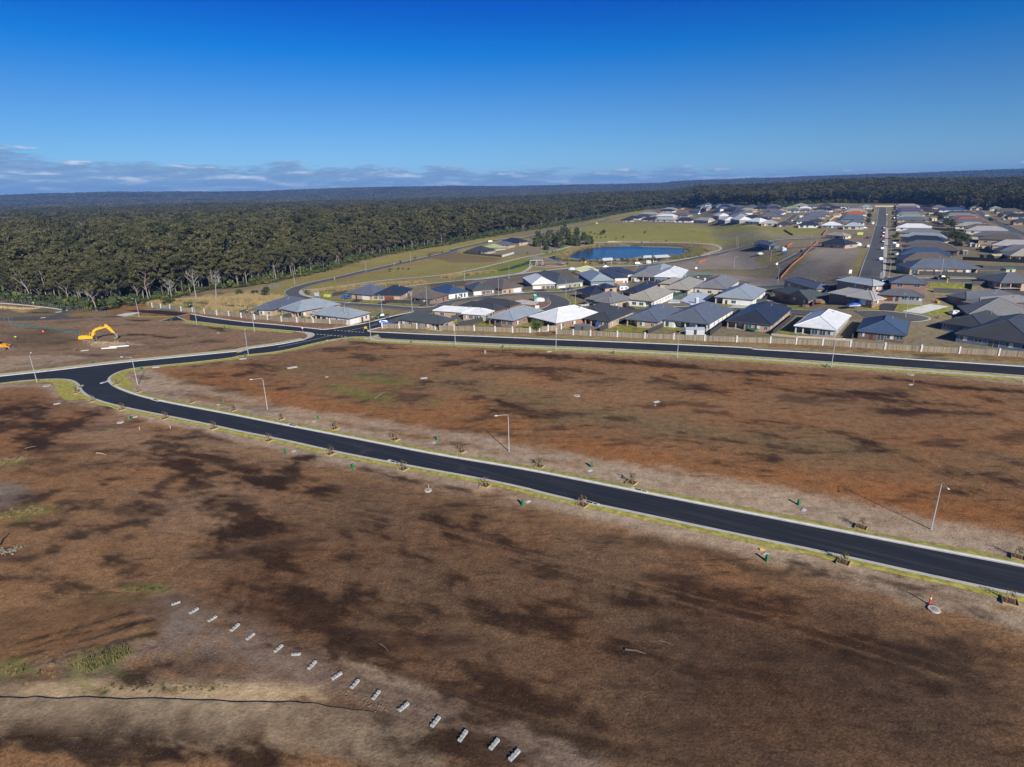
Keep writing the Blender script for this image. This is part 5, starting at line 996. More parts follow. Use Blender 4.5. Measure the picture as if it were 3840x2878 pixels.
for i in range(3):
    r_ = np.random.default_rng(400+i); cl = [(Vector((r_.normal()*12, r_.normal()*12, 13+r_.random()*4)), 4+1.5*r_.random()) for k in range(22)]
    V = leaves(cl, 900, 2.3, r_, .6); far_master(13+i, V, None, [LEAF])
def forest():
    poly = FOREST; r_ = np.random.default_rng(5); P = []
    def grid(r0, r1, sp, a0=-60, a1=58):
        out = []; r = r0
        while r < r1:
            s = sp(r); n = int(R_(a1-a0)*r/s); a = np.radians(np.linspace(a0, a1, n)+0)+r_.normal(size=n)*s/r*.32; rr = r+r_.normal(size=n)*s*.32; out.append(np.stack([rr*np.sin(a), rr*np.cos(a), np.full(n, s)], 1)); r += s*.87
        return np.vstack(out)
    G = grid(120, 1100, lambda r: max(6.4, r/95)); M = grid(1100, 2600, lambda r: 13+(r-1100)/250); Fq = grid(2600, 8600, lambda r: 34+(r-2600)/110)
    res = []
    for k, A in enumerate((G, M, Fq)):
        ok = inside(A[:, 0], A[:, 1], poly)
        d = seg_d(A[:, 0], A[:, 1], [(p.x, p.y) for p in FORE]); ok &= d > 1.5
        A = A[ok]; d = d[ok]
        # clearings: gap in the left wood, brown strip right of centre
        z = T(A[:, 0], A[:, 1]); vis = PXv(A[:, 0], A[:, 1], z+20); keep = (vis[0] > -1300) & (vis[0] < 4900); res.append((A[keep], d[keep], z[keep], vis[0][keep]))
    return res
def PXv(x, y, z):
    q = np.stack([x, y, z-CH], 0); cc = CM.T @ q; return 1920+F*cc[0]/-cc[2], 1439-F*cc[1]/-cc[2]
G, M_, Fq = forest()
# trees one can tell apart: the 250 that stand first along the forest edge
A, d, z, px = G; rr = np.hypot(A[:, 0], A[:, 1]); key = d/ (9+rr*.02)+rr/170+np.where((px < -40) | (px > 3880), 99, 0)
idx = np.argsort(key); N_IND = 215; ind = idx[:N_IND]; rest = idx[N_IND:]; rt = random.Random(3)
TREES = []
for n_, i in enumerate(ind):
    v = rt.randrange(7); x, y = A[i, 0], A[i, 1]; s = rt.uniform(.78, 1.12); o = empty('gum_tree', (x, y, z[i]-.1), rt.uniform(0, 6.28)); o.scale = (s*rt.uniform(.85, 1.1), s*rt.uniform(.85, 1.1), s)
    for nm, me in (('crown', PR[v][0]), ('trunk', PR[v][1])): q = bpy.data.objects.new(nm, me); COL.objects.link(q); q.parent = o
    tag(o, None, 'tree', 'gum trees along the forest edge'); TREES.append(o)
SEG = [(300, 'behind the wire fence at far left'), (560, 'behind the pale driveway end'), (900, 'above the straw slope'), (1170, 'at the forest road bend'), (1500, 'along the straight forest road'), (1800, 'above the forest road houses'), (2150, 'behind the lake grove'), (2500, 'above the far bend of forest road'), (9999, 'behind the farthest roofs')]
lo_ = -9999
for hi_, w_ in SEG:
    q_ = [o for o in TREES if lo_ <= PX(o.location)[0] < hi_]; lo_ = hi_
    q_.sort(key=lambda o: o.location.length)
    if q_[:26]: order(q_[:26], 'gum tree of the front rank '+w_+', {}')
    if q_[26:]: order(q_[26:], 'gum tree of the second rank '+w_+', {}')
# everything behind them: one mass of forest
def scatter(name, pos, rot, scl, idx_, label=None, mast_col=FARM):
    me = bpy.data.meshes.new(name); me.vertices.add(len(pos)); me.vertices.foreach_set('co', np.asarray(pos, np.float32).ravel())
    for nm, tp, dat in (('rot', 'FLOAT_VECTOR', rot), ('scl', 'FLOAT_VECTOR', scl), ('pick', 'INT', idx_)):
        a = me.attributes.new(nm, tp, 'POINT'); a.data.foreach_set('vector' if tp == 'FLOAT_VECTOR' else 'value', np.asarray(dat).ravel())
    o = bpy.data.objects.new(name, me); COL.objects.link(o)
    g = bpy.data.node_groups.new(name, 'GeometryNodeTree'); g.interface.new_socket('Geometry', in_out='INPUT', socket_type='NodeSocketGeometry'); g.interface.new_socket('Geometry', in_out='OUTPUT', socket_type='NodeSocketGeometry')
    gi = g.nodes.new('NodeGroupInput'); go = g.nodes.new('NodeGroupOutput'); ci = g.nodes.new('GeometryNodeCollectionInfo'); ci.inputs[0].default_value = mast_col; ci.inputs[1].default_value = True; ci.inputs[2].default_value = True
    ip = g.nodes.new('GeometryNodeInstanceOnPoints'); ip.inputs['Pick Instance'].default_value = True
    def at(nm, ty): n = g.nodes.new('GeometryNodeInputNamedAttribute'); n.data_type = ty; n.inputs[0].default_value = nm; return n.outputs[0]
    g.links.new(gi.outputs[0], ip.inputs['Points']); g.links.new(ci.outputs[0], ip.inputs['Instance']); g.links.new(at('pick', 'INT'), ip.inputs['Instance Index'])
    g.links.new(at('rot', 'FLOAT_VECTOR'), ip.inputs['Rotation']); g.links.new(at('scl', 'FLOAT_VECTOR'), ip.inputs['Scale']); g.links.new(ip.outputs[0], go.inputs[0])
    md = o.modifiers.new('scatter', 'NODES'); md.node_group = g; return tag(o, label, None, kind='stuff')
rg = np.random.default_rng(8)
def pack(A, z, rng_s, kinds, p, zs=1.0, sc=None):
    n = len(A); s = rg.uniform(*rng_s, n) if sc is None else sc*rg.uniform(.85, 1.15, n); pos = np.stack([A[:, 0], A[:, 1], z-.1], 1); rot = np.stack([np.zeros(n), np.zeros(n), rg.uniform(0, 6.28, n)], 1)
    return pos, rot, np.stack([s, s, s*zs*rg.uniform(.82, 1.22, n)], 1), rg.choice(kinds, n, p=p)
a0 = A[rest]; z0 = z[rest]; r0 = np.hypot(a0[:, 0], a0[:, 1]); nearm = r0 < 420
pk = [pack(a0[nearm], z0[nearm], (.62, 1.25), list(range(7))+[12], [.136]*7+[.048]), pack(a0[~nearm], z0[~nearm], (.68, 1.32), [7, 8, 9, 10, 11, 12, 0, 3], [.176]*5+[.04, .04, .04]),
      pack(M_[0], M_[2], (1, 1), [7, 8, 9, 10, 11], [.2]*5, 1.0/1.0, sc=M_[0][:, 2]/9.0)]
pk[2][2][:, 2] = rg.uniform(.8, 1.25, len(pk[2][2]))
q = pack(Fq[0], Fq[2], (1, 1), [13, 14, 15], [.34, .33, .33], sc=Fq[0][:, 2]/30.0); q[2][:, 2] = rg.uniform(.75, 1.2, len(q[2])); pk.append(q)
scatter('forest', *[np.concatenate([p[k] for p in pk]) for k in range(4)], label='dense gum forest running to the horizon')
print('forest', sum(len(p[0]) for p in pk))
# undergrowth along the forest foot
def bush_master(col, seed, n, size, mat_, rad=1.0, hgt=1.0):
    r_ = np.random.default_rng(seed); cl = [(Vector((r_.normal()*.45*rad, r_.normal()*.45*rad, .55*hgt+.5*hgt*r_.random())), .62*rad) for k in range(6)]
    V = leaves(cl, n, size, r_, .8); me = mk('bush', V, [mat_]); o = bpy.data.objects.new('bush', me); col.objects.link(o); return me
UND = bpy.data.collections.new('undergrowth_kinds'); bm_ = [bush_master(UND, 1, 170, .2, LEAFB), bush_master(UND, 2, 170, .2, LEAFO), bush_master(UND, 3, 170, .2, LEAFY)]
e_ = smooth(FORE[2:32], 3.0, 1); ps = []
for i, p in enumerate(e_):
    for k in range(3): ps.append((p.x+rt.gauss(0, 2.6)-.6, p.y+rt.gauss(2.5, 2.5)))
n1 = len(ps)
for i, p in enumerate(e_):
    d_ = Vector((p.x, p.y)).normalized()
    for k in range(1): q_ = rt.uniform(2, 14); ps.append((p.x+d_.x*q_-abs(d_.y)*q_*.5+rt.gauss(0, 2), p.y+d_.y*q_*.8+rt.gauss(0, 2)))
ps = np.array(ps); n = len(ps); s = np.concatenate([rg.uniform(.6, 2.1, n1), rg.uniform(1.6, 4.2, n-n1)])
scatter('undergrowth', np.stack([ps[:, 0], ps[:, 1], T(ps[:, 0], ps[:, 1])-.1], 1), np.stack([np.zeros(n), np.zeros(n), rg.uniform(0, 6, n)], 1), np.stack([s, s, s*np.where(np.arange(n) < n1, .9, 1.25)], 1), np.where(np.arange(n) >= n1, rg.choice([0, 1, 1, 1], n), np.where(ps[:, 0] < -75, rg.choice([0, 1, 1, 2], n), rg.choice([0, 1, 1, 2], n, p=[.4, .25, .3, .05]))), mast_col=UND)
# dead white gums one can pick out
def single(name, V, wd, loc, label, cat, sc=1.0, leafm=LEAF, bark=BARK, group=None, rz=0.0):
    o = empty(name, loc, rz, label, cat, group); o.scale = (sc,)*3
    if V is not None: q = bpy.data.objects.new('crown', mk('crown', V, [leafm])); COL.objects.link(q); q.parent = o
    q = bpy.data.objects.new('trunk', mk('trunk', None, [bark], wd)); COL.objects.link(q); q.parent = o; return o
DT = [('X', 1150, 400, 17, 'bare white dead tree with spreading forks behind the wire fence at far left'), ('A', 1490, 75, 13, 'bare grey dead tree with many fine branches beside the paling fence end'), ('X', 1440, 500, 14, 'leaning pale trunk gum at the wire fence, left of the dark forest gap'),
      ('B', 380, 430, 21, 'tall white barked gum, first bright trunk above the road bend'), ('B', 740, 350, 18, 'white barked gum with forked trunk above the road bend, right of the first'), ('X', 500, 410, 20, 'leaning white trunk gum near the yellow-vested walker'),
      ('A', 1700, 75, 19, 'slim bare white trunk rising over the straw slope'), ('A', 1870, 55, 17, 'second slim white trunk over the straw slope, right of the first'), ('B', 410, 400, 15, 'short grey dead stump tree behind the tallest white gum')]
for k, (cr, x, y, h, lab) in enumerate(DT):
    V, wd = gum(500+k, h=h, spread=3.6+.2*(k % 3), nleaf=900 if 'gum' in lab else 60, size=.38, trunk=.21, bare=.5, dead='gum' not in lab, lean=(-.18 if 'leaning' in lab else .02)); p = land([c(cr, x, y)])[0]
    single('gum_tree' if 'gum' in lab else 'dead_tree', V, wd, (p.x, p.y, p.z-.1), lab.replace('bright trunks above the road bend', 'bright trunks above the road bend'), 'tree', bark=DEAD if k != 2 else BARK)
# the grove left of the lake
GR = [('F', 690, 500, 9, 7), ('F', 760, 490, 10, 8), ('F', 800, 470, 12, 8), ('F', 840, 500, 11, 7), ('F', 885, 510, 11, 7.5), ('F', 925, 400, 14, 5), ('F', 905, 420, 10, 6), ('F', 950, 440, 10, 6), ('F', 985, 490, 9, 7), ('F', 1030, 495, 9, 6.5), ('F', 1025, 410, 8, 6), ('F', 1080, 450, 8, 5.5), ('F', 1115, 485, 9, 5), ('F', 1140, 480, 7, 4.5), ('F', 700, 440, 8, 6), ('F', 770, 525, 5, 5), ('F', 960, 480, 7, 5), ('F', 875, 460, 10, 7)]
L = []
for k, (cr, x, y, h, w_) in enumerate(GR):
    h *= 1.25; w_ *= 1.5
    p = land([c(cr, x, y)])[0]; r_ = np.random.default_rng(600+k); cl = []; wd = MB(); wd.tube([(0, 0, -.4), (r_.normal()*.2, 0, h*.4), (r_.normal()*.4, r_.normal()*.3, h*.8)], [.22, .16, .05], 6)
    for i in range(15):
        a_ = i*2.4; f = (i+.5)/15; R2 = w_/2*(1-.62*abs(f-.25)**.9)*r_.uniform(.35, .85); e2 = Vector((math.cos(a_)*R2, math.sin(a_)*R2, h*(.16+.76*f))); cl.append((e2, w_*.17*(1.15-.4*f))); wd.tube([(0, 0, h*(.1+.6*f)), e2], [.07, .02], 4)
    V = leaves(cl, 1900, .42, r_, .9); o = single('grove_tree', V, wd, (p.x, p.y, p.z-.1), '', 'tree', leafm=LEAFO if k % 4 else LEAFB, bark=BARKD, group='trees of the grove beside the lake'); L.append(o)
order(L, 'rounded dark tree of the grove left of the lake, {}')
# lone bushes on the grass and by the water
def bush(k, x, y, h, name='shrub', m=LEAFB, n=260, w=None, group=None, lab=''):
    p = land([c(k, x, y)])[0]; r_ = np.random.default_rng(int(x*7+y)); w = w or h; cl = [(Vector((r_.normal()*.22*w, r_.normal()*.22*w, h*(.3+.5*r_.random()))), .30*max(w, h)) for i in range(7)]
    wd = MB(); wd.tube([(0, 0, -.2), (0, 0, h*.6)], [.05+.02*h, .02], 5); o = empty(name, (p.x, p.y, p.z), 0, lab, 'shrub', group)
    q = bpy.data.objects.new('foliage', mk('foliage', leaves(cl, n, .09+.05*h, r_, .9), [m])); COL.objects.link(q); q.parent = o; q = bpy.data.objects.new('stem', mk('stem', None, [BARKD], wd)); COL.objects.link(q); q.parent = o; return o
bush('F', 1245, 400, 6, m=LEAFO, n=700, lab='large round dark bush alone on the green field above the lake')
bush('B', 275, 600, 5.5, m=LEAFO, w=2.8, n=700, lab='dark conical young pine on the straw slope by the road bend')
bush('B', 168, 558, 2.4, m=LEAFO, lab='small dark pine beside the conical one on the slope'); bush('B', 128, 555, 2.2, m=LEAFO, lab='smaller dark pine, left of its neighbour on the slope'); bush('B', 210, 585, 1.6, m=LEAFO, lab='tiny green bush just left of the conical pine'); bush('B', 0, 580, 4, m=LEAFO, w=2.5, n=500, lab='dark bush at the forest foot above the slate roofed house')
bush('A', 1640, 130, 3.6, w=2.6, m=LEAFB, n=400, lab='green bush on the mown patch behind the fence start'); bush('A', 1465, 100, 4.2, w=4, m=LEAFO, n=500, lab='dark bush under the bare grey tree'); bush('A', 2070, 20, 3.5, w=4, m=LEAFO, n=400, lab='dark green bush on the grass left of the conical pine'); bush('A', 1770, 140, 2.2, m=LEAFB, lab='little green bush behind the fence near the pond')
bush('C', 1130, 950, 4.2, w=5, m=LEAFB, n=900, lab='green bush growing in front of the paling fence beside the blue hydrant')
bush('V', 1052, 300, 4, w=4, m=LEAFO, n=500, lab='dark bush standing at the water edge below the lake')
for k_, (x, y, h) in enumerate(((1585, 388, 3), (1410, 430, 3), (1350, 440, 2), (1140, 390, 2.4), (1175, 400, 1.8), (1230, 430, 1.8), (1260, 425, 1.8), (1190, 425, 1.4), (1765, 456, 1.6), (1570, 465, 1.4))): pass
L = [bush('F', x, y, h, m=LEAFB, group='bushes on the green field') for x, y, h in ((1585, 388, 3.6), (1410, 430, 3.6), (1350, 440, 2.4), (1140, 390, 3), (1172, 400, 2.2), (1225, 430, 2), (1265, 425, 2), (1190, 427, 1.8), (1765, 456, 1.8), (1655, 50, 2))]
order(L, 'small dark bush on the green field above the lake, {}')
L = [bush('B', x, y, h, m=LEAFB, group='bushes on the reserve grass') for x, y, h in ((1563, 330, 2.6), (1645, 312, 1.8), (1690, 308, 1.3), (1750, 312, 1.6), (680, 560, 2.2), (710, 575, 1.8))]
order(L, 'low olive bush on dry grass inside the road bend, {}')
L = [bush('H', x, y, h, m=LEAFO, w=w_, n=500, group='garden trees behind the long street') for x, y, h, w_ in ((1165, 520, 6, 5), (1235, 560, 8, 7), (1280, 620, 6, 6), (1370, 640, 8, 6), (1260, 790, 7, 6), (1330, 800, 6, 5), (1400, 820, 9, 6), (1470, 820, 8, 6), (1530, 830, 7, 6), (1420, 860, 6, 6), (1370, 730, 5, 7), (650, 500, 5, 4), (680, 640, 6, 4), (690, 780, 6, 5), (370, 540, 7, 5), (355, 600, 6, 4), (1940, 530, 4, 4), (1810, 580, 5, 4))]
order(L, 'dark garden tree among roofs right of the long street, {}')
bush('G', 885, 352, 8, m=LEAFO, w=4, n=600, lab='single dark garden tree rising between the far roofs left of the long street')
L = [bush('B', x, y, h, m=LEAFB, n=160, group='street trees by the forest road') for x, y, h in ((1665, 240, 2.4), (1818, 205, 2.6), (1962, 170, 2.6), (2098, 140, 2.6))]
order(L, 'young street tree on the verge of the forest road, {}')
L = [bush('V', x, y, h, m=LEAFB if k % 2 else LEAFO, n=160, group='shrubs round the lake') for k, (x, y, h) in enumerate(((545, 190, 1.6), (565, 186, 1.8), (630, 178, 1.8), (672, 170, 1.5), (840, 350, 2.6), (370, 365, 3), (1150, 350, 2.4), (1675, 330, 2.8), (1660, 300, 3), (1760, 320, 2.5), (2135, 300, 3), (290, 190, 2), (1360, 80, 2.4), (1395, 80, 2.4), (1250, 90, 2), (1870, 50, 2), (1600, 290, 3), (1270, 290, 3)))]
order(L, 'small shrub on the lawn round the lake, {}')
# reeds: uncountable
REED = bpy.data.collections.new('reed_kinds')
def reed_master(seed, mat_, h):
    r_ = np.random.default_rng(seed); n = 70; b = r_.normal(size=(n, 2))*.5; d = r_.normal(size=(n, 2))*.25; w = .05; V = np.zeros((n, 4, 3))
    for i in range(n): a_ = r_.random()*6.3; e2 = np.array([math.cos(a_), math.sin(a_)])*w; hh = h*(.6+.5*r_.random()); V[i, 0, :2] = b[i]-e2; V[i, 1, :2] = b[i]+e2; V[i, 2, :2] = b[i]+d[i]+e2*.5; V[i, 3, :2] = b[i]+d[i]-e2*.5; V[i, 2:, 2] = hh
    o = bpy.data.objects.new('reeds', mk('reeds', V.reshape(-1, 3), [mat_])); REED.objects.link(o)
reed_master(1, STRAWM, 1.5); reed_master(2, mat('olive_reed', (.20, .18, .07), .9, var=.3), 1.3); reed_master(3, LEAFB, .9)
def reeds(name, s, n, kinds, jit=1.5, sz=1.0):
    P = smooth(land(s), 1.5); L = [(P[rt.randrange(len(P))]) for i in range(n)]; q = np.array([(p.x+rt.gauss(0, jit), p.y+rt.gauss(0, jit)) for p in L]); s_ = rg.uniform(.6, 1.4, n)*sz
    scatter(name, np.stack([q[:, 0], q[:, 1], T(q[:, 0], q[:, 1])-.05], 1), np.stack([np.zeros(n), np.zeros(n), rg.uniform(0, 6, n)], 1), np.stack([s_]*3, 1), rg.choice(kinds, n), mast_col=REED)
reeds('reeds', 'V 720,250 800,230 850,180 950,140 1100,110 1300,90 1500,78', 420, [0, 1, 1], 2.2)
reeds('reeds', 'V 800,270 900,285 1100,300 1300,300 1500,290 1700,290 1900,265 2212,245', 420, [0, 1, 2], 1.6)
reeds('reeds', 'D 640,190 800,165 870,130 880,90 800,75', 420, [1, 1, 2], 4)
reeds('reeds', 'F 1500,490 1700,485 1900,495 2000,510', 160, [1, 2], 1.5)
reeds('reeds', 'C 210,395 330,365 450,365 600,345 690,340', 300, [0, 0, 1], 1.6)
reeds('reeds', 'B 760,555 1000,515 1400,485 1880,450', 340, [0, 0, 1], 1.6)
reeds('reeds', 'B -120,640 0,610 150,600 300,640 200,690', 500, [0, 0, 1], 3.5)
reeds('reeds', 'A 1360,95 1500,85 1640,72 1800,66 1950,80', 300, [0, 0, 1], 2.0)
reeds('reeds', 'A 1830,140 1950,165 2100,160', 260, [0, 0, 1], 2.2)
reeds('grass_tufts', 'N 690,790 760,760 850,740 880,700', 70, [2, 1, 1], .5, .4); reeds('grass_tufts', 'N 960,230 1050,215 1180,215', 30, [2, 1], .3, .18); reeds('grass_tufts', 'N 830,965 1100,965 1400,975 1690,975', 25, [2, 1], .3, .16); reeds('grass_tufts', 'M 0,530 80,500 150,500', 35, [0, 1], .8, .3); reeds('grass_tufts', 'M 0,960 150,950 260,920', 40, [0, 1], .9, .2); reeds('grass_tufts', 'N 0,840 200,830 400,850 600,760', 40, [0, 1], 1.1, .18)
# ---------------------------------------------------------------- fences
PAL = bpy.data.materials.new('weathered_palings'); PAL.use_nodes = True
def _pal():
    t = PAL.node_tree; b = t.nodes['Principled BSDF']; tc = N(t, 'ShaderNodeTexCoord'); sp = N(t, 'ShaderNodeSeparateXYZ'); t.links.new(tc.outputs['Generated'], sp.inputs[0])
    a = N(t, 'ShaderNodeAttribute', attribute_name='run'); w = math_(t, 'MULTIPLY', a.outputs['Fac'], 8.3); fl = math_(t, 'FLOOR', w); fr = math_(t, 'FRACT', w)
    wn = N(t, 'ShaderNodeTexWhiteNoise', noise_dimensions='1D'); t.links.new(fl, wn.inputs['W'])
    geo = N(t, 'ShaderNodeNewGeometry'); n = N(t, 'ShaderNodeTexNoise', Scale=.35, Detail=4.0); t.links.new(geo.outputs[0], n.inputs[0])
    col = ramp(t, math_(t, 'ADD', math_(t, 'MULTIPLY', wn.outputs['Value'], .7), math_(t, 'MULTIPLY', n.outputs[0], .35)), [(.0, (.10, .085, .06)), (.35, (.20, .17, .125)), (.65, (.30, .26, .19)), (1.0, (.40, .34, .24))])
    gap = math_(t, 'LESS_THAN', fr, .10); t.links.new(mixc(t, gap, col, (.05, .04, .03)), b.inputs['Base Color']); b.inputs['Roughness'].default_value = .9
_pal()
PIER = mat('white_pier', (.66, .68, .68), .7, var=.08); STEEL = ribbed('steel_fence', (.050, .054, .056), .55, .25); STEELC = ribbed('cream_fence', (.50, .42, .28), .55, .25); PALR = mat('fence_rail', (.24, .22, .18), .8)
def wall_run(mb, P, h, t=.05, z0=0.0, m=0, run=None):
    for a, b in zip(P[:-1], P[1:]):
        e = Vector((b.x-a.x, b.y-a.y)); L = e.length
        if L < .01: continue
        e /= L; q = Vector((-e.y, e.x))*t/2; za, zb = Tz(a.x, a.y)+z0, Tz(b.x, b.y)+z0; n = len(mb.v)
        mb.v += [(a.x-q.x, a.y-q.y, za-.3), (b.x-q.x, b.y-q.y, zb-.3), (b.x+q.x, b.y+q.y, zb-.3), (a.x+q.x, a.y+q.y, za-.3), (a.x-q.x, a.y-q.y, za+h), (b.x-q.x, b.y-q.y, zb+h), (b.x+q.x, b.y+q.y, zb+h), (a.x+q.x, a.y+q.y, za+h)]
        for f in ((3, 2, 1, 0), (4, 5, 6, 7), (0, 1, 5, 4), (1, 2, 6, 5), (2, 3, 7, 6), (3, 0, 4, 7)): mb.f.append(tuple(n+i for i in f)); mb.m.append(m)
def dense(P, s): 
    out = [P[0]]
    for a, b in zip(P[:-1], P[1:]):
        n = max(1, round((b-a).length/s)); out += [a+(b-a)*i/n for i in range(1, n+1)]
    return out
def piered(piers, label):
    P = land(piers); o = empty('paling_fence', P[0], 0, label, 'fence', 'paling fences with white piers'); inv = Matrix.Translation(-Vector(P[0]))
    mb = MB(); wall_run(mb, P, 1.72, .06); me = mb.mesh('paling', PAL); me.transform(inv)
    at = me.attributes.new('run', 'FLOAT', 'POINT'); r = 0; vals = []
    for a, b in zip(P[:-1], P[1:]):
        L = (Vector(b)-Vector(a)).length; vals += [r, r+L, r+L, r, r, r+L, r+L, r]; r += L
    at.data.foreach_set('value', vals[:len(me.vertices)]); q = bpy.data.objects.new('paling', me); COL.objects.link(q); q.parent = o
    mb = MB(); wall_run(mb, P, .05, .12, 1.70); me = mb.mesh('capping_rail', PALR); me.transform(inv)
    for v in me.vertices: 
        pass
    q = None
    mb = MB()
    for a, b in zip(P[:-1], P[1:]):
        e = Vector((b.x-a.x, b.y-a.y, 0)); L = e.length; M = Matrix.Translation((a.x, a.y, Tz(a.x, a.y)+1.725)) @ Matrix.Rotation(math.atan2(e.y, e.x), 4, 'Z') @ Matrix.Rotation(-math.atan2(Tz(b.x, b.y)-Tz(a.x, a.y), L), 4, 'Y'); mb.box(0, L, -.06, .06, 0, .06, M=inv @ M)
    mb.build('capping_rail', PALR, o)
    pm = MB(); pm.box(-.20, .20, -.20, .20, -.3, 2.02); pm.box(-.27, .27, -.27, .27, 2.02, 2.12); n = len(pm.v); pm.v += [(-.22, -.22, 2.12), (.22, -.22, 2.12), (.22, .22, 2.12), (-.22, .22, 2.12), (0, 0, 2.27)]; pm.f += [(n, n+1, n+4), (n+1, n+2, n+4), (n+2, n+3, n+4), (n+3, n, n+4)]; pm.m += [0]*4; me = pm.mesh('pier', PIER)
    for i, p in enumerate(P):
        b = P[min(i+1, len(P)-1)]; a = P[max(0, i-1)]; q = bpy.data.objects.new('pier', me); COL.objects.link(q); q.parent = o; q.location = Vector(p)-Vector(P[0]); q.rotation_euler = (0, 0, math.atan2(b.y-a.y, b.x-a.x))
    return o
piered('A 1317,122 1393,132 1472,138 1567,155 1667,163 1769,178 1875,190 1980,197 2088,212 2200,228 B 15,808 153,823 290,830 432,847 592,855 762,860 935,868 1118,880', 'weathered paling fence with white piers, running left of the road junction')
piered('B 1476,917 1653,916 1836,921 C 90,932 288,940 494,945 711,952 890,960 1070,963', 'weathered paling fence with white piers just right of the road junction')
piered('C 1258,942 1395,932 1345,975 1520,987 1698,995 1976,1007 D 40,1005 327,1022 627,1033 946,1047 1277,1060 1627,1070 1894,1083 2168,1093 E 410,1110 768,1135 1143,1157 1538,1178 1948,1200 2380,1228', 'longest weathered paling fence with white piers, running to the right edge') if False else piered('C 1345,975 1520,987 1698,995 1976,1007 D 40,1005 327,1022 627,1033 946,1047 1277,1060 1627,1070 1894,1083 2168,1093 E 410,1110 768,1135 1143,1157 1538,1178 1948,1200 2380,1228', 'longest weathered paling fence with white piers, running to the right edge')
piered('C 1070,963 1165,952 1258,942 1395,932', 'short recessed paling fence behind the blue hydrant')
def fence(s, m=STEEL, h=1.8, name='steel_fence', cat='fence', grp='dark steel fences between the lots', lab=''):
    P = land(s); P = dense(P, 6); o = MB(); wall_run(o, P, h, .06); q = o.mesh(name, m); c0 = Vector(P[len(P)//2]); q.transform(Matrix.Translation(-c0)); ob = bpy.data.objects.new(name, q); COL.objects.link(ob); ob.location = c0
    w = MB()
    for p in P: w.box(p.x-c0.x-.05, p.x-c0.x+.05, p.y-c0.y-.05, p.y-c0.y+.05, Tz(p.x, p.y)-c0.z-.2, Tz(p.x, p.y)-c0.z+h+.04)
    w.build('post', m, ob); return tag(ob, lab, cat, grp)
bpy.context.view_layer.update()
LF = [fence(s) for s in ('B 0,775 80,760 90,720', 'B 165,790 430,752', 'B 455,812 720,768', 'C 325,898 650,835', 'C 725,908 1060,825', 'C 1275,905 1660,800', 'C 1795,948 2150,815', 'D 360,975 520,905', 'D 1005,995 1275,785', 'D 1655,985 1885,795', 'E 425,1035 545,875', 'C 255,830 520,800 700,800')]
for o, w in zip(LF, ['left of slate house', 'between the first two houses', 'between second and third houses', 'left of the light blue-grey roof', 'left of the big white roof', 'right of the big white roof', 'right of the charcoal roof', 'left of the white walled house', 'right of the white walled house', 'left of the bright white roof', 'left of the dark blue roof', 'behind the long white roof']): o['label'] = 'dark steel side fence running back from paling fence, '+w
LF = [fence(s) for s in ('D 430,655 620,590 870,540 1120,525', 'D 1120,530 1180,505', 'D 960,640 1030,590', 'D 1560,640 1660,560', 'D 2060,690 2212,560 E 130,490 180,440', 'E 645,690 740,540', 'E 170,520 320,500', 'E 1120,365 1400,372 1950,400 2000,385', 'E 1270,545 1660,560', 'E 2212,580 2000,560', 'E 1665,520 1670,470 1900,480', 'D 1270,500 1400,470', 'D 700,520 930,505', 'D 1480,655 1560,650',
   'T 1000,150 1200,160 1320,210', 'T 1300,300 1900,330 2212,345', 'T 1560,170 2212,250', 'T 1380,420 1600,440 2212,445', 'T 1530,520 1930,520', 'S 850,440 1100,460 1480,480', 'S 1020,640 1300,690', 'S 1400,620 1900,650', 'E 700,640 715,600')]
order(LF, 'dark steel yard fence among the houses at right, {}')
LF = [fence(s, grp='dark steel fences of the second row') for s in ('B 962,585 1110,558', 'B 1550,655 1870,670 1930,650', 'B 1640,600 1760,590', 'C 210,615 250,590', 'C 425,575 480,575', 'C 700,555 780,550', 'C 1010,520 1095,515', 'B 1880,690 2000,660')]
order(LF, 'dark steel fence beside the second row of houses, {}')
fence('C 380,142 780,178', lab='dark steel fence in front of the charcoal roof by the forest road'); fence('C 780,180 905,145', m=mat('pale_fence', (.55, .55, .53), .6), lab='white steel fence at the right corner of the forest road group', grp=None, name='white_fence')
fence('S 0,105 330,105', m=STEELC, h=1.9, name='cream_fence', lab='cream steel fence closing the far end of the long street', grp=None)
LF = [fence(s, m=STEELC, name='cream_fence', grp='cream steel fences of the older yards') for s in ('R 1370,400 1540,290 1640,225', 'R 1440,335 1560,330', 'R 2010,245 2110,250 2120,205', 'S 680,130 900,160 1080,180', 'S 720,160 1000,210', 'S 760,230 1040,240', 'S 800,290 1060,300', 'S 840,340 1020,370', 'S 830,390 1030,400', 'S 1040,240 1100,330', 'S 1000,110 700,100', 'S 1100,330 1200,400')]
order(LF, 'cream steel fence glowing between older roofs at far right, {}')
fence('D 1640,990 1900,1015 2212,1030 E 60,1025 430,1050', m=mat('low_wall', (.46, .38, .30), .85), h=.7, name='retaining_wall', cat='wall', lab='low sandy retaining wall behind the paling fence below the bright white roof', grp=None)
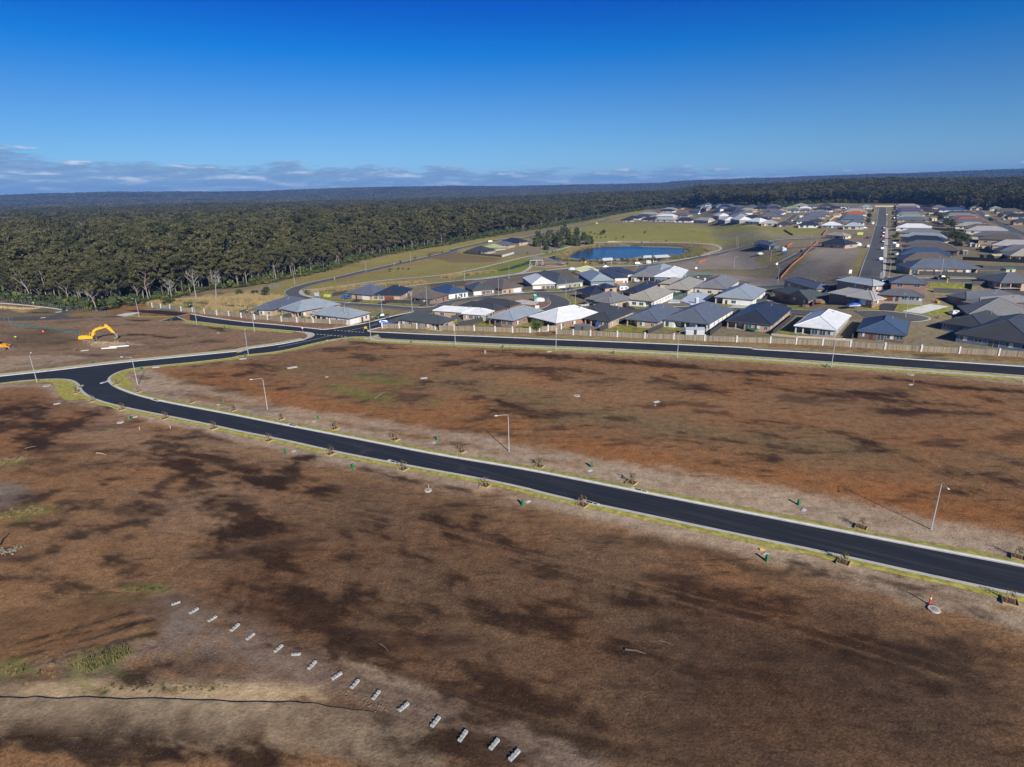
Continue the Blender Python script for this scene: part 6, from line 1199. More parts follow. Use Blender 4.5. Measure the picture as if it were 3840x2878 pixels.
# long sheets of building-site mesh
def mesh_fence(s, col, h, name, lab, grp=None, m=None):
    P = dense(land(s), 2.5); c0 = Vector(P[0]); mb = MB(); wall_run(mb, P, h, .03); me = mb.mesh(name, m or mat(name+'_mesh', col, .7, var=.2, vscale=1.2)); me.transform(Matrix.Translation(-c0)); o = bpy.data.objects.new(name, me); COL.objects.link(o); o.location = c0
    w = MB()
    for p in P[::1]: w.cyl((p.x-c0.x, p.y-c0.y, Tz(p.x, p.y)-c0.z-.1), (p.x-c0.x, p.y-c0.y, Tz(p.x, p.y)-c0.z+h+.15), .025, 5)
    w.build('post', mat('picket_post', (.35, .33, .28), .7), o); return tag(o, lab, 'mesh fence', grp)
OR_ = (.50, .115, .05)
mesh_fence('D 1735,400 1850,270 1960,180 2050,85 2120,20', OR_, 1.0, 'orange_barrier', 'long orange barrier mesh climbing beside the short black side road', 'orange barrier meshes')
mesh_fence('D 880,245 968,205', OR_, 1.2, 'orange_barrier', 'short orange barrier mesh near the lakeside road', 'orange barrier meshes'); mesh_fence('D 1800,78 1858,38', OR_, 1.2, 'orange_barrier', 'short orange barrier mesh right of the scaffolded house', 'orange barrier meshes')
mesh_fence('G 1535,580 1590,520', OR_, 1.3, 'orange_barrier', 'orange barrier mesh left of the beige roofed house', 'orange barrier meshes'); mesh_fence('G 1075,522 1180,580', OR_, 1.2, 'orange_barrier', 'orange barrier mesh across the grass rise', 'orange barrier meshes')
GRN = (.015, .16, .15)
mesh_fence('A 95,274 200,280 330,298 520,325 690,350', GRN, .55, 'silt_fence', 'teal silt fence trailing across the brown field to the excavator', 'green silt fences'); mesh_fence('D 460,660 600,610 760,562 960,555 985,558', (.02, .22, .12), .8, 'silt_fence', 'green silt fence round the pale building slab', 'green silt fences')
mesh_fence('D 750,390 830,362 1015,358', (.02, .10, .06), .8, 'silt_fence', 'dark green silt fence round the small bare dug lot', 'green silt fences'); mesh_fence('A 1380,135 1660,158', (.02, .22, .16), .35, 'silt_fence', 'thin green silt fence at the foot of the paling fence end', 'green silt fences')
WIRE = mat('galvanised', (.34, .38, .40), .5, .5)
def wire_fence(s, lab, h=1.8, step=2.4, rows=9, m=WIRE, grp=None):
    P = dense(land(s), step); c0 = Vector(P[0]); mb = MB()
    for i, (a, b) in enumerate(zip(P[:-1], P[1:])):
        a = Vector((a.x, a.y, Tz(a.x, a.y)))-c0; b = Vector((b.x, b.y, Tz(b.x, b.y)))-c0; mb.tube([a, a+Vector((0, 0, h))], .035, 4)
        for k in range(rows): z = .15+(h-.15)*k/(rows-1); mb.tube([a+Vector((0, 0, z)), b+Vector((0, 0, z))], .012 if 0 < k < rows-1 else .028, 3, cap=False)
    o = mb.build('wire_fence', m); o.location = c0; return tag(o, lab, 'fence', grp)
wire_fence('X 0,385 300,405 700,445 1000,490 1200,520 1500,560 1690,565', 'grey wire mesh fence along the foot of the forest at far left', 2.0, 2.0, 11, grp='wire site fences')
wire_fence('A 0,240 120,246', 'leaning wire fence at the left edge beside the basin', grp='wire site fences')
wire_fence('C 580,640 760,605 1040,588', 'wire fence with white flags round the vacant lot on the bend', 1.2, 2.4, 4, grp='wire site fences'); wire_fence('C 1130,700 1250,670 1265,620 1150,600', 'wire fence round the frost-white slab with the green toilet', 1.6, 2.4, 7, grp='wire site fences')
wire_fence('D 560,668 700,680 880,665 935,650', 'wire fence along the front of the pale slab', 1.6, 2.4, 7, grp='wire site fences'); wire_fence('D 990,420 1130,370', 'wire fence right of the small dug lot', 1.6, 2.4, 7, grp='wire site fences'); wire_fence('C 860,150 1080,85', 'wire fence with pale stones on the bank by the forest road group', 1.2, 3, 4, grp='wire site fences')
fence('X 0,390 300,412 700,455 1000,497', m=CONC, h=.35, name='retaining_edge', cat='wall', lab='low pale concrete edge under the wire fence at far left', grp=None)
# ---------------------------------------------------------------- street lamps
GALV = mat('lamp_steel', (.50, .54, .57), .45, .35); LUM = mat('luminaire', (.72, .74, .75), .4)
def lamp_proto(h, arm, rise=.55):
    o = empty('street_lamp', (0, 0, 0)); o['category'] = 'street lamp'
    mb = MB(); mb.tube([(0, 0, -.1), (0, 0, h*.5), (0, 0, h-.5)], [.11, .085, .065], 8); mb.cyl((0, 0, 0), (0, 0, .06), .19, 10); mb.build('pole', GALV, o, smooth=False)
    mb = MB(); mb.tube([(0, 0, h-.5), (.06, 0, h-.15), (.3, 0, h+.05), (arm*.6, 0, h+rise*.35), (arm, 0, h+rise*.45)], [.05, .045, .04, .036, .034], 6); mb.build('arm', GALV, o)
    mb = MB(); M = Matrix.Translation((arm, 0, h+rise*.45)) @ Matrix.Rotation(-.12, 4, 'Y'); mb.plate([(-.05, -.05), (.5, -.07), (.62, -.02), (.55, .07), (.1, .08)], 'y', -.13, .13, M=M); mb.build('luminaire', LUM, o, bevel=.02); return o
LP1 = lamp_proto(7.9, 2.3)
def lamps(rows, row, grp, sc=1.0, first=[True]):
    L = []
    for k, x, y, az in rows:
        p = land([c(k, x, y)])[0]; o = place(LP1, not first[0], (p.x, p.y, p.z), R_(az), '', grp, sc); first[0] = False; L.append(o)
    order(L, row); return L
L = lamps([('A', 320, 768, 120), ('A', 1190, 790, 185), ('P', 1003, 1535, -146), ('P', 1909, 1694, -156), ('P', 3492, 1985, -110)], 'tall grey street lamp by the nearest road, {}', 'street lamps of the nearest road')
L = lamps([('A', 2150, 537, 110), ('B', 88, 1197, 110), ('B', 1360, 1047, 75), ('C', 298, 1092, 80), ('C', 1341, 1142, 45), ('D', 663, 1217, 20), ('K', 675, 272, 10), ('K', 2203, 390, 30), ('A', 1703, 272, 150), ('A', 2200, 335, 150), ('A', 1203, 207, 150), ('B', 150, 962, 110)][1:11], 'grey street lamp along the wide new road, {}', 'street lamps of the wide new road')
L = lamps([('B', 568, 465, 60), ('B', 1308, 333, 150), ('B', 1770, 225, 120), ('B', 1475, 772, 120), ('B', 1786, 732, 120), ('B', 1940, 682, 100), ('C', 395, 427, 90), ('C', 854, 405, 90), ('C', 746, 580, 90), ('C', 1444, 592, 90), ('C', 1540, 712, 150), ('C', 1190, 122, 90), ('D', 245, 290, 20), ('D', 1250, 292, 30), ('D', 1630, 222, 90), ('D', 1705, 442, 90), ('D', 903, 640, 90), ('D', 990, 200, 90), ('D', 1290, 92, 90),
           ('E', 1345, 378, 90), ('E', 983, 800, 90), ('E', 808, 392, 170), ('E', 818, 190, 170), ('H', 628, 780, 170), ('H', 630, 560, 170), ('G', 510, 700, 90), ('G', 1395, 700, 90), ('B', 1100, 868, 60)], 'slim grey street lamp standing among the suburb streets, {}', 'street lamps inside the suburb')
# ---------------------------------------------------------------- young street trees in timber frames, service pillars, lids
TIM = mat('timber_edging', (.40, .31, .15), .8, var=.2, vscale=4); MULCH = mat('mulch', (.10, .055, .03), .95, var=.3, vscale=5); STK = mat('stake', (.30, .20, .12), .8)
def sapling(k):
    o = empty('street_sapling', (0, 0, 0)); o['category'] = 'young tree'
    mb = MB(); a = .75
    for q in ((-a, a, -a-.04, -a), (-a, a, a, a+.04), (-a-.04, -a, -a-.04, a+.04), (a, a+.04, -a-.04, a+.04)): mb.box(*q, -.05, .22)
    mb.build('timber_frame', TIM, o); mb = MB(); mb.box(-a, a, -a, a, -.02, .10); mb.build('mulch', MULCH, o)
    for x, y in ((-.4, -.4), (.4, -.4), (.4, .4), (-.4, .4)): mb = MB(); mb.box(x-.03, x+.03, y-.03, y+.03, 0, 1.35); mb.build('stake', STK, o)
    r_ = np.random.default_rng(700+k); mb = MB(); mb.tube([(0, 0, 0), (.05, 0, .9), (0, .04, 1.7)], [.035, .028, .012], 5)
    for i in range(5): an = i*2.4+k; mb.tube([(.02, 0, .6+.2*i), (math.cos(an)*.35, math.sin(an)*.35, .95+.22*i)], [.014, .006], 3)
    mb.build('stem', BARKD, o)
    cl = [(Vector((math.cos(i*2.4)*.25, math.sin(i*2.4)*.25, .9+.2*i)), .28) for i in range(5)]; me = mk('leaves', leaves(cl, (150, 60, 110)[k], .085, r_, 1.0), [(LEAFB, LEAFR, LEAFO)[k]]); q = bpy.data.objects.new('leaves', me); COL.objects.link(q); q.parent = o; return o
SP = [sapling(k) for k in range(3)]; used = [False]*3
def saps(rows, lab, grp):
    L = []
    for k, x, y, kind in rows:
        p = land([c(k, x, y)])[0]; L.append(place(SP[kind], used[kind], (p.x, p.y, p.z+.03), R_(-38+rt.uniform(-6, 6)), '', grp, rt.uniform(.92, 1.08))); used[kind] = True
    order(L, lab)
saps([('A', 1005, 790, 1), ('A', 1190, 856, 1), ('A', 1650, 948, 1), ('A', 2015, 1015, 2), ('I', 340, 714, 0), ('I', 785, 795, 0), ('I', 1285, 885, 1), ('I', 1838, 985, 2), ('J', 495, 1108, 0), ('J', 1258, 1245, 0), ('L', 913, 490, 2), ('L', 2165, 728, 2)], 'staked sapling in timber frame, far side of the nearest road, {}', 'staked saplings on the far verge')
saps([('A', 655, 865, 2), ('A', 800, 935, 1), ('A', 1055, 1008, 1), ('A', 1428, 1085, 1), ('M', 1772, 240, 1), ('I', 240, 893, 1), ('I', 752, 1003, 2), ('I', 1355, 1130, 1), ('J', 45, 1267, 1), ('J', 850, 1428, 1), ('L', 770, 770, 0), ('L', 2098, 1082, 1)], 'staked sapling in timber frame, near side of the nearest road, {}', 'staked saplings on the near verge')
PG = mat('pillar_green', (.03, .16, .065), .5, var=.1); PGD = mat('pillar_lid', (.04, .22, .09), .5)
pil = empty('service_pillar', (0, 0, 0)); pil['category'] = 'service pillar'
mb = MB(); n = 0
mb.v += [(-.26, -.22, -.1), (.26, -.22, -.1), (.26, .22, -.1), (-.26, .22, -.1), (-.17, -.15, .78), (.17, -.15, .78), (.17, .15, .78), (-.17, .15, .78)]; mb.f += [(0, 1, 5, 4), (1, 2, 6, 5), (2, 3, 7, 6), (3, 0, 4, 7), (4, 5, 6, 7)]; mb.m += [0]*5; mb.build('cabinet', PG, pil, bevel=.015)
mb = MB(); mb.box(-.21, .21, -.18, .18, .76, .93); mb.build('lid', PGD, pil, bevel=.03)
L = []
for i, (k, x, y) in enumerate((('A', 795, 608), ('A', 1222, 660), ('A', 1930, 945), ('A', 1117, 1088), ('A', 1940, 303), ('A', 2120, 550), ('I', 652, 714), ('I', 1636, 886), ('J', 925, 1110), ('L', 414, 305), ('I', 378, 997), ('I', 938, 1120), ('J', 355, 1425), ('L', 160, 752), ('I', 906, 58), ('I', 1423, 82), ('J', 190, 122), ('J', 1107, 170), ('K', 638, 270), ('A', 1483, 245), ('B', 2090, 1105))[:20]):
    p = land([c(k, x, y)])[0]; L.append(place(pil, i > 0, (p.x, p.y, p.z), rt.uniform(0, 3), '', 'green service pillars along the new roads'))
order(L, 'small green service pillar on the bare earth by the road, {}')
LID = mat('concrete_lid', (.50, .485, .45), .85, var=.12, vscale=3); LIDD = mat('lid_inner', (.30, .27, .24), .9)
def lid(k, x, y, kind, w, lab, d=None, rz=.5, grp='concrete pit lids', h=.12):
    p = land([c(k, x, y)])[0]; o = empty('pit_lid', (p.x, p.y, p.z), rz, lab, 'pit lid', grp); mb = MB()
    if kind == 'round': mb.tube([(0, 0, -.1), (0, 0, h)], w/2, 20); mb.build('ring', LID, o); mb = MB(); mb.tube([(0, 0, h-.02), (0, 0, h+.012)], w*.31, 16); mb.tube([(.08, 0, h), (.08, 0, h+.05)], w*.12, 8); mb.build('cover', LIDD, o)
    else: d = d or w*.55; mb.box(-w/2, w/2, -d/2, d/2, -.1, h); mb.build('surround', LID, o); mb = MB(); mb.box(-w*.40, w*.40, -d*.34, d*.34, h-.02, h+.015); mb.build('cover', CONC2, o)
    return o
lid('L', 1495, 1142, 'round', 1.35, 'round concrete manhole beside the orange bollard'); lid('I', 1560, 1305, 'round', 1.3, 'round white manhole with a wooden stake standing in it'); lid('A', 1040, 1116, 'round', 1.5, 'round white manhole left of the nearest road, beside a green pillar')
for i, (k, x, y, t_, w) in enumerate((('A', 405, 798, 'round', 1.9), ('A', 490, 956, 'rect', 1.4), ('I', 433, 285, 'rect', 3.0), ('I', 1525, 373, 'rect', 1.9), ('I', 720, 362, 'round', .9), ('J', 803, 518, 'round', 1.7), ('J', 1463, 570, 'rect', 1.7), ('J', 910, 1141, 'rect', 1.05), ('L', 455, 348, 'rect', 1.0), ('L', 150, 700, 'rect', .9), ('K', 1305, 329, 'round', 1.9), ('K', 1308, 411, 'rect', 1.2), ('I', 612, 731, 'round', .9), ('I', 445, 976, 'round', .9), ('J', 398, 1397, 'rect', .9), ('I', 1608, 906, 'round', .8), ('A', 1885, 962, 'round', .8), ('A', 735, 495, 'rect', 2.4), ('J', 1453, 597, 'round', .5), ('J', 572, 153, 'rect', 1.6), ('A', 1885, 343, 'round', 1.2), ('A', 1170, 1070, 'rect', .9), ('A', 2100, 567, 'rect', 2.2), ('A', 1350, 640, 'rect', 2.2), ('X', 865, 517, 'rect', 2.2), ('X', 640, 600, 'rect', 1.8))):
    place_ = lid(k, x, y, t_, w, '', h=.05, rz=rt.uniform(.2, .9)); L.append(place_) if i else None
    if i == 0: LL = [place_]
    else: LL.append(place_)
order(LL, 'pale concrete pit lid flush with the bare earth, {}')
GRATE = mat('grate', (.03, .035, .045), .5, .5); LL = []
for k, x, y, az in (('I', 430, 768, -33), ('A', 1345, 926, -30), ('A', 912, 768, 75), ('A', 695, 812, -75), ('J', 1320, 1306, -33), ('J', 915, 1410, -33), ('I', 1275, 1072, -33), ('B', 940, 1041, 20), ('B', 870, 929, 5)):
    p = land([c(k, x, y)])[0]; o = empty('drain_inlet', (p.x, p.y, p.z), R_(az), '', 'drain inlet', 'kerb drain inlets'); mb = MB(); mb.box(-1.5, 1.5, -.3, .35, -.1, .165); mb.build('lintel', CONC2, o); mb = MB(); mb.box(-.75, .35, -.25, .22, .1, .175); mb.build('grate', GRATE, o); mb = MB(); mb.box(.55, 1.25, -.16, .16, .1, .18); mb.build('opening', DKF, o); LL.append(o)
order(LL, 'kerb drain inlet with dark grate beside the new asphalt, {}')
# concrete blocks strung along the site edge
def block():
    o = empty('concrete_block', (0, 0, 0)); o['category'] = 'concrete block'; mb = MB(); mb.box(-.58, .58, -.17, .17, -.03, .09)
    for x in (-.58, -.19, .19): mb.box(x, x+.20, -.165, .165, .088, .19)
    mb.box(.46, .58, -.165, .165, .088, .19); mb.build('body', mat('block_concrete', (.40, .42, .41), .85, var=.25, vscale=3), o, bevel=.02); return o
BK = block(); L = []
for i, (k, x, y, x2, y2) in enumerate((('N', 1294, 342, 1360, 318), ('N', 1430, 408, 1495, 368), ('N', 1570, 468, 1633, 428), ('N', 1742, 540, 1803, 488), ('N', 1858, 604, 1920, 560), ('N', 2068, 697, 2133, 648), ('O', 172, 475, 237, 466), ('O', 287, 573, 342, 521), ('O', 452, 646, 516, 598), ('O', 586, 706, 636, 650), ('O', 736, 784, 778, 725), ('O', 917, 866, 976, 808), ('O', 1142, 974, 1192, 905), ('O', 1334, 1074, 1378, 1000), ('O', 1544, 1128, 1602, 1060), ('O', 1680, 1206, 1742, 1135), ('O', 1950, 1290, 1990, 1235))[:16]):
    a, b = land([c(k, x, y), c(k, x2, y2)]); m_ = (a+b)/2; o = place(BK, i > 0, (m_.x, m_.y, m_.z), math.atan2(b.y-a.y, b.x-a.x)+rt.uniform(-.12, .12), '', 'concrete blocks strung across the foreground'); o.scale = (max(.85, min(1.35, (b-a).length/1.16)),)*3; L.append(o)
order(L, 'notched concrete block on the foreground earth, {}')
# orange bollard by the manhole, stakes and small debris
p = land([c('L', 1457, 1100)])[0]; o = empty('bollard', (p.x, p.y, p.z), 0, 'orange plastic bollard with white band beside the round manhole', 'bollard'); RED = mat('safety_orange', (.75, .055, .025), .5)
mb = MB(); mb.tube([(0, 0, .05), (0, 0, 1.3), (0, 0, 1.4)], [.10, .095, .04], 12); mb.build('post', RED, o); mb = MB(); mb.tube([(0, 0, .82), (0, 0, 1.1)], .108, 12, cap=False); mb.build('reflective_band', mat('reflect', (.75, .77, .8), .3), o); mb = MB(); mb.tube([(0, 0, 0), (0, 0, .07)], .26, 8); mb.build('base', mat('rubber', (.05, .05, .05), .8), o)
def stick(k, x, y, h, col, lab, name='survey_stake', cat='stake', r=.035, lean=.0):
    p = land([c(k, x, y)])[0]; mb = MB(); mb.box(-r, r, -r, r, -.1, h); mb.box(-r-.01, r+.01, -r-.01, r+.01, h-.18, h+.01); o = mb.build(name, mat('stake_%s' % lab[:6].strip().replace(' ', '_'), col, .8)); o.location = p; o.rotation_euler = (lean, lean, .4); tag(o, lab, cat)
stick('I', 1567, 1300, 1.0, (.62, .40, .22), 'pinkish timber stake standing in the round manhole'); stick('M', 1160, 250, .8, (.7, .6, .55), 'white survey peg, left one of two in the near field'); stick('M', 1414, 240, .7, (.7, .6, .55), 'white survey peg, right one of two in the near field')
for i in range(2): stick('I', 2030+i*9, 168, 1.1, (.75, .75, .72), 'white marker peg, %s of the close pair in the middle field' % ('left' if not i else 'right'), r=.05)
stick('K', 1328, 395, .9, (.5, .45, .4), 'short grey peg by the pit lid near the wide road')
p = land([c('L', 122, 662)])[0]; mb = MB(); mb.box(-.35, .35, -.22, -.12, 0, .12); mb.box(-.35, .35, .12, .22, 0, .12); mb.box(-.35, -.22, -.12, .12, 0, .12); mb.box(.22, .35, -.12, .12, 0, .12); o = mb.build('kerb_box', mat('yellow_plastic', (.7, .5, .05), .5)); o.location = p; tag(o, 'small open yellow plastic box on the near verge', 'box')
p = land([c('C', 1222, 945)])[0]; o = empty('hydrant', (p.x, p.y, p.z), 0, 'blue water valve on a pale slab before the recessed fence', 'hydrant'); mb = MB(); mb.box(-1.5, 1.5, -.6, .6, -.05, .06); mb.build('slab', CONC2, o); mb = MB(); mb.tube([(0, 0, 0), (0, 0, .5), (0, 0, .55), (0, 0, .8)], [.18, .18, .28, .12], 8); mb.box(-.45, .45, -.1, .1, .3, .5); mb.build('valve', mat('valve_blue', (.03, .10, .35), .5), o)
def log(k, x, y, x2, y2, r, col, lab, name='branch', cat='branch'):
    a, b = land([c(k, x, y), c(k, x2, y2)]); m_ = (a+b)/2; mb = MB(); u = Vector((0, 0, r*.7)); d = (b-a)/2; mid = Vector((-d.y, d.x, 0))*.12; mb.tube([-d+u, mid+u*1.3, d+u*.6], [r, r*.85, r*.4], 6); o = mb.build(name, mat('log_'+name+str(int(col[0]*100)), col, .9, var=.2, vscale=3)); o.location = m_; tag(o, lab, cat)
log('M', 800, 445, 880, 460, .16, (.34, .27, .19), 'pale log lying in the near field'); log('M', 205, 405, 300, 385, .06, (.30, .24, .18), 'thin pale branch lying at the left of the near field'); log('O', 780, 395, 840, 445, .03, (.30, .23, .16), 'thin stick lying in the near field above the concrete blocks')
log('Y', 490, 580, 650, 612, .13, (.12, .085, .06), 'dark half buried log at the centre bottom'); log('Y', 750, 510, 860, 545, .03, (.26, .2, .15), 'thin pale stick beside the half buried log'); log('M', 0, 1210, 80, 1110, .12, (.05, .035, .03), 'charred black branch leaning at the left edge'); log('I', 1120, 545, 1205, 490, .1, (.3, .22, .15), 'short branch on the dark patch of the middle field')
def rocks(s, n, r0, r1, lab, name='rubble', jit=.5, col=(.42, .38, .32)):
    P = smooth(land(s), .5, 1); ms = mat('rub%d' % int(col[0]*1000), col, .9, var=.3, vscale=1.5); mb = MB(); c0 = P[0]
    for i in range(n):
        p = P[rt.randrange(len(P))]; r = rt.uniform(r0, r1); q = Vector((p.x-c0.x+rt.gauss(0, jit), p.y-c0.y+rt.gauss(0, jit), p.z-c0.z+r*.2)); n0 = len(mb.v)
        for k in range(3):
            for j in range(5): a_ = j*1.2566+k; rr = r*(1, 1.1, .6)[k]*rt.uniform(.75, 1.15); mb.v.append((q.x+math.cos(a_)*rr, q.y+math.sin(a_)*rr*.8, q.z+(-.4, .25, .6)[k]*r))
        for k in range(2):
            for j in range(5): j2 = (j+1) % 5; mb.f.append((n0+k*5+j, n0+k*5+j2, n0+k*5+5+j2, n0+k*5+5+j)); mb.m.append(0)
        mb.f.append(tuple(n0+10+j for j in range(5))); mb.m.append(0)
    o = mb.build(name, ms); o.location = c0; tag(o, lab, kind='stuff')
rocks('N 1030,935 1130,930 1200,935 1500,950 1700,945', 70, .03, .09, 'crumbled clods along the lower bank', jit=.2, col=(.22, .155, .09)); rocks('O 560,720 640,770 750,830 850,850', 60, .04, .10, 'clods at the bank end', jit=.25, col=(.22, .155, .10)); rocks('M 0,1250 60,1270 140,1230', 60, .08, .25, 'rubble at the left edge', name='rubble_pile', jit=.4, col=(.20, .17, .13))
rocks('A 760,420 900,430 1050,440', 60, .1, .3, 'sandy spoil clods under the excavator', jit=1.2, col=(.4, .3, .2)); rocks('X 0,440 300,470 570,460', 160, .15, .45, 'sandstone rubble on the basin bank', jit=1.0, col=(.45, .34, .18))
log('F', 1280, 462, 1400, 462, .5, (.5, .42, .33), 'pale sandstone edging by the path above the lake', 'stone_edge', 'stones')
# ---------------------------------------------------------------- vehicles
RUB = mat('tyre', (.02, .02, .02), .85); RIM = mat('rim', (.45, .46, .48), .35, .7); CGL = mat('car_glass', (.012, .018, .025), .08, spec=.8); HLM = mat('headlight', (.75, .78, .8), .15); TLM = mat('tail_light', (.45, .02, .02), .3)
def paint_(n, c_): return mat('car_'+n, c_, .28, .1, spec=.6, coat=1)
def wheels(o, xs, hw, r):
    for x in xs:
        for s in (-1, 1):
            mb = MB(); mb.tube([(x, s*(hw-.20), r), (x, s*hw, r)], r, 14); w = mb.build('wheel', RUB, o); mb = MB(); mb.tube([(x, s*(hw-.02), r), (x, s*(hw+.012), r)], r*.6, 10); mb.build('rim', RIM, w)
def car(kind, col, cname):
    o = empty('parked_car' if kind != 'ute' else 'utility_truck', (0, 0, 0)); m = paint_(cname, col)
    K = dict(hatch=(4.1, .88, [(-2.0, .35), (-2.03, .75), (-1.9, .95), (-1.75, 1.42), (-1.3, 1.50), (.25, 1.47), (1.0, 1.0), (1.85, .84), (2.05, .55), (2.03, .32)], (-1.72, 1.0)),
             sedan=(4.6, .9, [(-2.3, .38), (-2.32, .8), (-2.2, .98), (-1.6, 1.04), (-1.05, 1.42), (.25, 1.45), (1.05, 1.0), (2.1, .84), (2.3, .55), (2.28, .32)], (-1.6, 1.05)),
             suv=(4.7, .94, [(-2.3, .42), (-2.34, .9), (-2.2, 1.05), (-2.0, 1.66), (-1.5, 1.74), (.35, 1.72), (1.15, 1.12), (2.15, 1.0), (2.36, .62), (2.33, .38)], (-2.1, 1.15)),
             ute=(5.2, .92, [(-2.6, .5), (-2.62, 1.0), (-.75, 1.04), (-.6, 1.66), (.3, 1.68), (.95, 1.12), (2.3, .98), (2.6, .62), (2.55, .42)], (-.75, .95)),
             van=(4.9, .95, [(-2.4, .42), (-2.45, 1.95), (-2.3, 2.05), (1.2, 2.02), (1.75, 1.2), (2.35, 1.0), (2.42, .4)], (.6, 1.8)))[kind]
    L_, hw, prof, gx = K; belt = {'hatch': .96, 'sedan': 1.0, 'suv': 1.1, 'ute': 1.08, 'van': 1.2}[kind]
    # body: profile swept across, narrowing above the belt line
    mb = MB(); n = len(prof)
    for s, k in ((-1, 0), (-.93, 1), (.93, 1), (1, 0)):
        for x, z in prof: tw = 1 if z <= belt+.05 else .80; mb.v.append((x*(1 if k else .985), s*hw*tw, z if k else z-.03*(z > belt)))
    for a in range(3):
        for i in range(n): j = (i+1) % n; mb.f.append((a*n+i, a*n+j, (a+1)*n+j, (a+1)*n+i)); mb.m.append(0)
    mb.f.append(tuple(range(n))); mb.f.append(tuple(3*n+i for i in reversed(range(n)))); mb.m += [0, 0]; b = mb.build('body', m, o)
    top = max(z for x, z in prof); g = MB(); cab = [(x, z) for x, z in prof if z > belt+.02]; xf = max(x for x, z in cab); xr = min(x for x, z in cab); xf0 = xf+.62; tw = .80*hw
    if kind == 'van': xr = .1
    for s in (-1, 1): P_ = [(xr+(.12 if kind != 'van' else 0), s*(hw*.93), belt+.03), (xf0-.1, s*(hw*.93), belt+.03), (xf-.05, s*(tw+.012), top-.12), (xr+.2, s*(tw+.012), top-.12)]; g.quad(*P_)
    g.quad((xf0+.04, -hw*.84, belt+.04), (xf0+.04, hw*.84, belt+.04), (xf+.06, tw*.94, top-.06), (xf+.06, -tw*.94, top-.06)); g.quad((xr-.12, -hw*.8, belt+.06), (xr-.12, hw*.8, belt+.06), (xr-.015, tw*.9, top-.10), (xr-.015, -tw*.9, top-.10)) if kind != 'van' else None
    g.build('window_glass', CGL, o); xm = max(x for x, z in prof); xn = min(x for x, z in prof)
    for s in (-1, 1): q = MB(); q.box(xm-.16, xm-.01, s*hw*.62-.16, s*hw*.62+.16, .62, .78); q.build('headlight', HLM, o); q = MB(); q.box(xn-.01, xn+.06, s*hw*.72-.12, s*hw*.72+.12, .72, .92); q.build('tail_light', TLM, o)
    if kind == 'ute': q = MB(); q.box(-2.5, -.85, -.80, .80, .98, 1.06); q.build('tray', mat('tray_dark', (.04, .04, .045), .7), o)
    wheels(o, (-L_*.31, L_*.30), hw, .33 if kind in ('hatch', 'sedan') else .37); return o
CP = {}
CCOL = dict(white=(.72, .73, .74), silver=(.45, .47, .50), blue=(.015, .07, .30), dark=(.02, .025, .03), red=(.40, .02, .02), navy=(.02, .05, .14), green=(.06, .09, .07), grey=(.12, .13, .14))
def park(k, x, y, kind, col, az, lab, sc=1.0):
    key = (kind, col); p = land([c(k, x, y)])[0]; o = place(CP[key], True, (p.x, p.y, p.z+.06), R_(az), lab, 'cars parked in the estate', sc) if key in CP else car(kind, CCOL[col], col)
    if key not in CP: CP[key] = o; o.location = (p.x, p.y, p.z+.06); o.rotation_euler = (0, 0, R_(az)); o.scale = (sc,)*3; tag(o, lab, None, 'cars parked in the estate')
    o['category'] = 'utility truck' if kind == 'ute' else 'van' if kind == 'van' else 'car'; return o
park('B', 1505, 878, 'suv', 'blue', 20, 'dark blue wagon waiting at the road junction mouth', 1.05); park('B', 1103, 612, 'hatch', 'blue', 5, 'bright blue hatchback parked on the grass left of the slate roofed house', 1.15)
park('B', 1475, 810, 'ute', 'green', -160, 'grey-green tray truck on the bare corner lot', 1.1); park('C', 297, 602, 'ute', 'white', 10, 'white utility truck on the drive of the dark blue roofed house', 1.1); park('D', 1380, 672, 'hatch', 'white', 200, 'white hatchback before the white garage of the light roofed house')
park('D', 130, 690, 'suv', 'dark', 60, 'black wagon on the drive of the beige-grey roofed house'); park('W', 1055, 545, 'hatch', 'silver', 15, 'silver car beside the boat on the grey roofed house drive'); park('C', 1855, 290, 'sedan', 'white', 5, 'white sedan on the lakeside road, leftmost there', 1.15); park('D', 253, 258, 'suv', 'silver', 5, 'pale wagon on the lakeside road by the curved lamp', 1.1)
park('D', 435, 245, 'suv', 'grey', 10, 'grey car beside the dark trailer at the lake', 1.1); park('D', 1520, 158, 'suv', 'white', 30, 'white wagon in front of the scaffolded house', 1.2); park('D', 1775, 150, 'ute', 'blue', 10, 'bright blue utility right of the scaffolded house', 1.0); park('D', 1950, 125, 'hatch', 'dark', 60, 'dark small car at the top of the short side road')
park('T', 990, 588, 'ute', 'dark', -4, 'dark utility truck parked on the cross street below the long tan house', 1.1); park('T', 70, 305, 'suv', 'white', 80, 'white car on the long street, nearest of those on its right', 1.0); park('T', 92, 145, 'suv', 'white', 82, 'white car on the long street, second nearest on its right', 1.0)
park('S', 110, 635, 'hatch', 'dark', 82, 'dark car on the long street above the two white ones'); park('S', 112, 552, 'hatch', 'red', 82, 'red car parked on the long street'); park('S', 120, 500, 'hatch', 'grey', 82, 'grey car just above the red one on the long street'); park('S', 128, 432, 'hatch', 'navy', 82, 'navy car farthest up the parked line of the long street')
park('E', 585, 80, 'van', 'white', 75, 'white van at the left kerb of the long street', 1.05); park('S', 280, 285, 'suv', 'red', 85, 'dark red car in a front yard right of the long street'); park('E', 768, 452, 'hatch', 'navy', 0, 'shaded navy car between the two houses at the street foot', 1.0); park('S', 170, 232, 'hatch', 'silver', 80, 'silver car far up the right side of the long street')
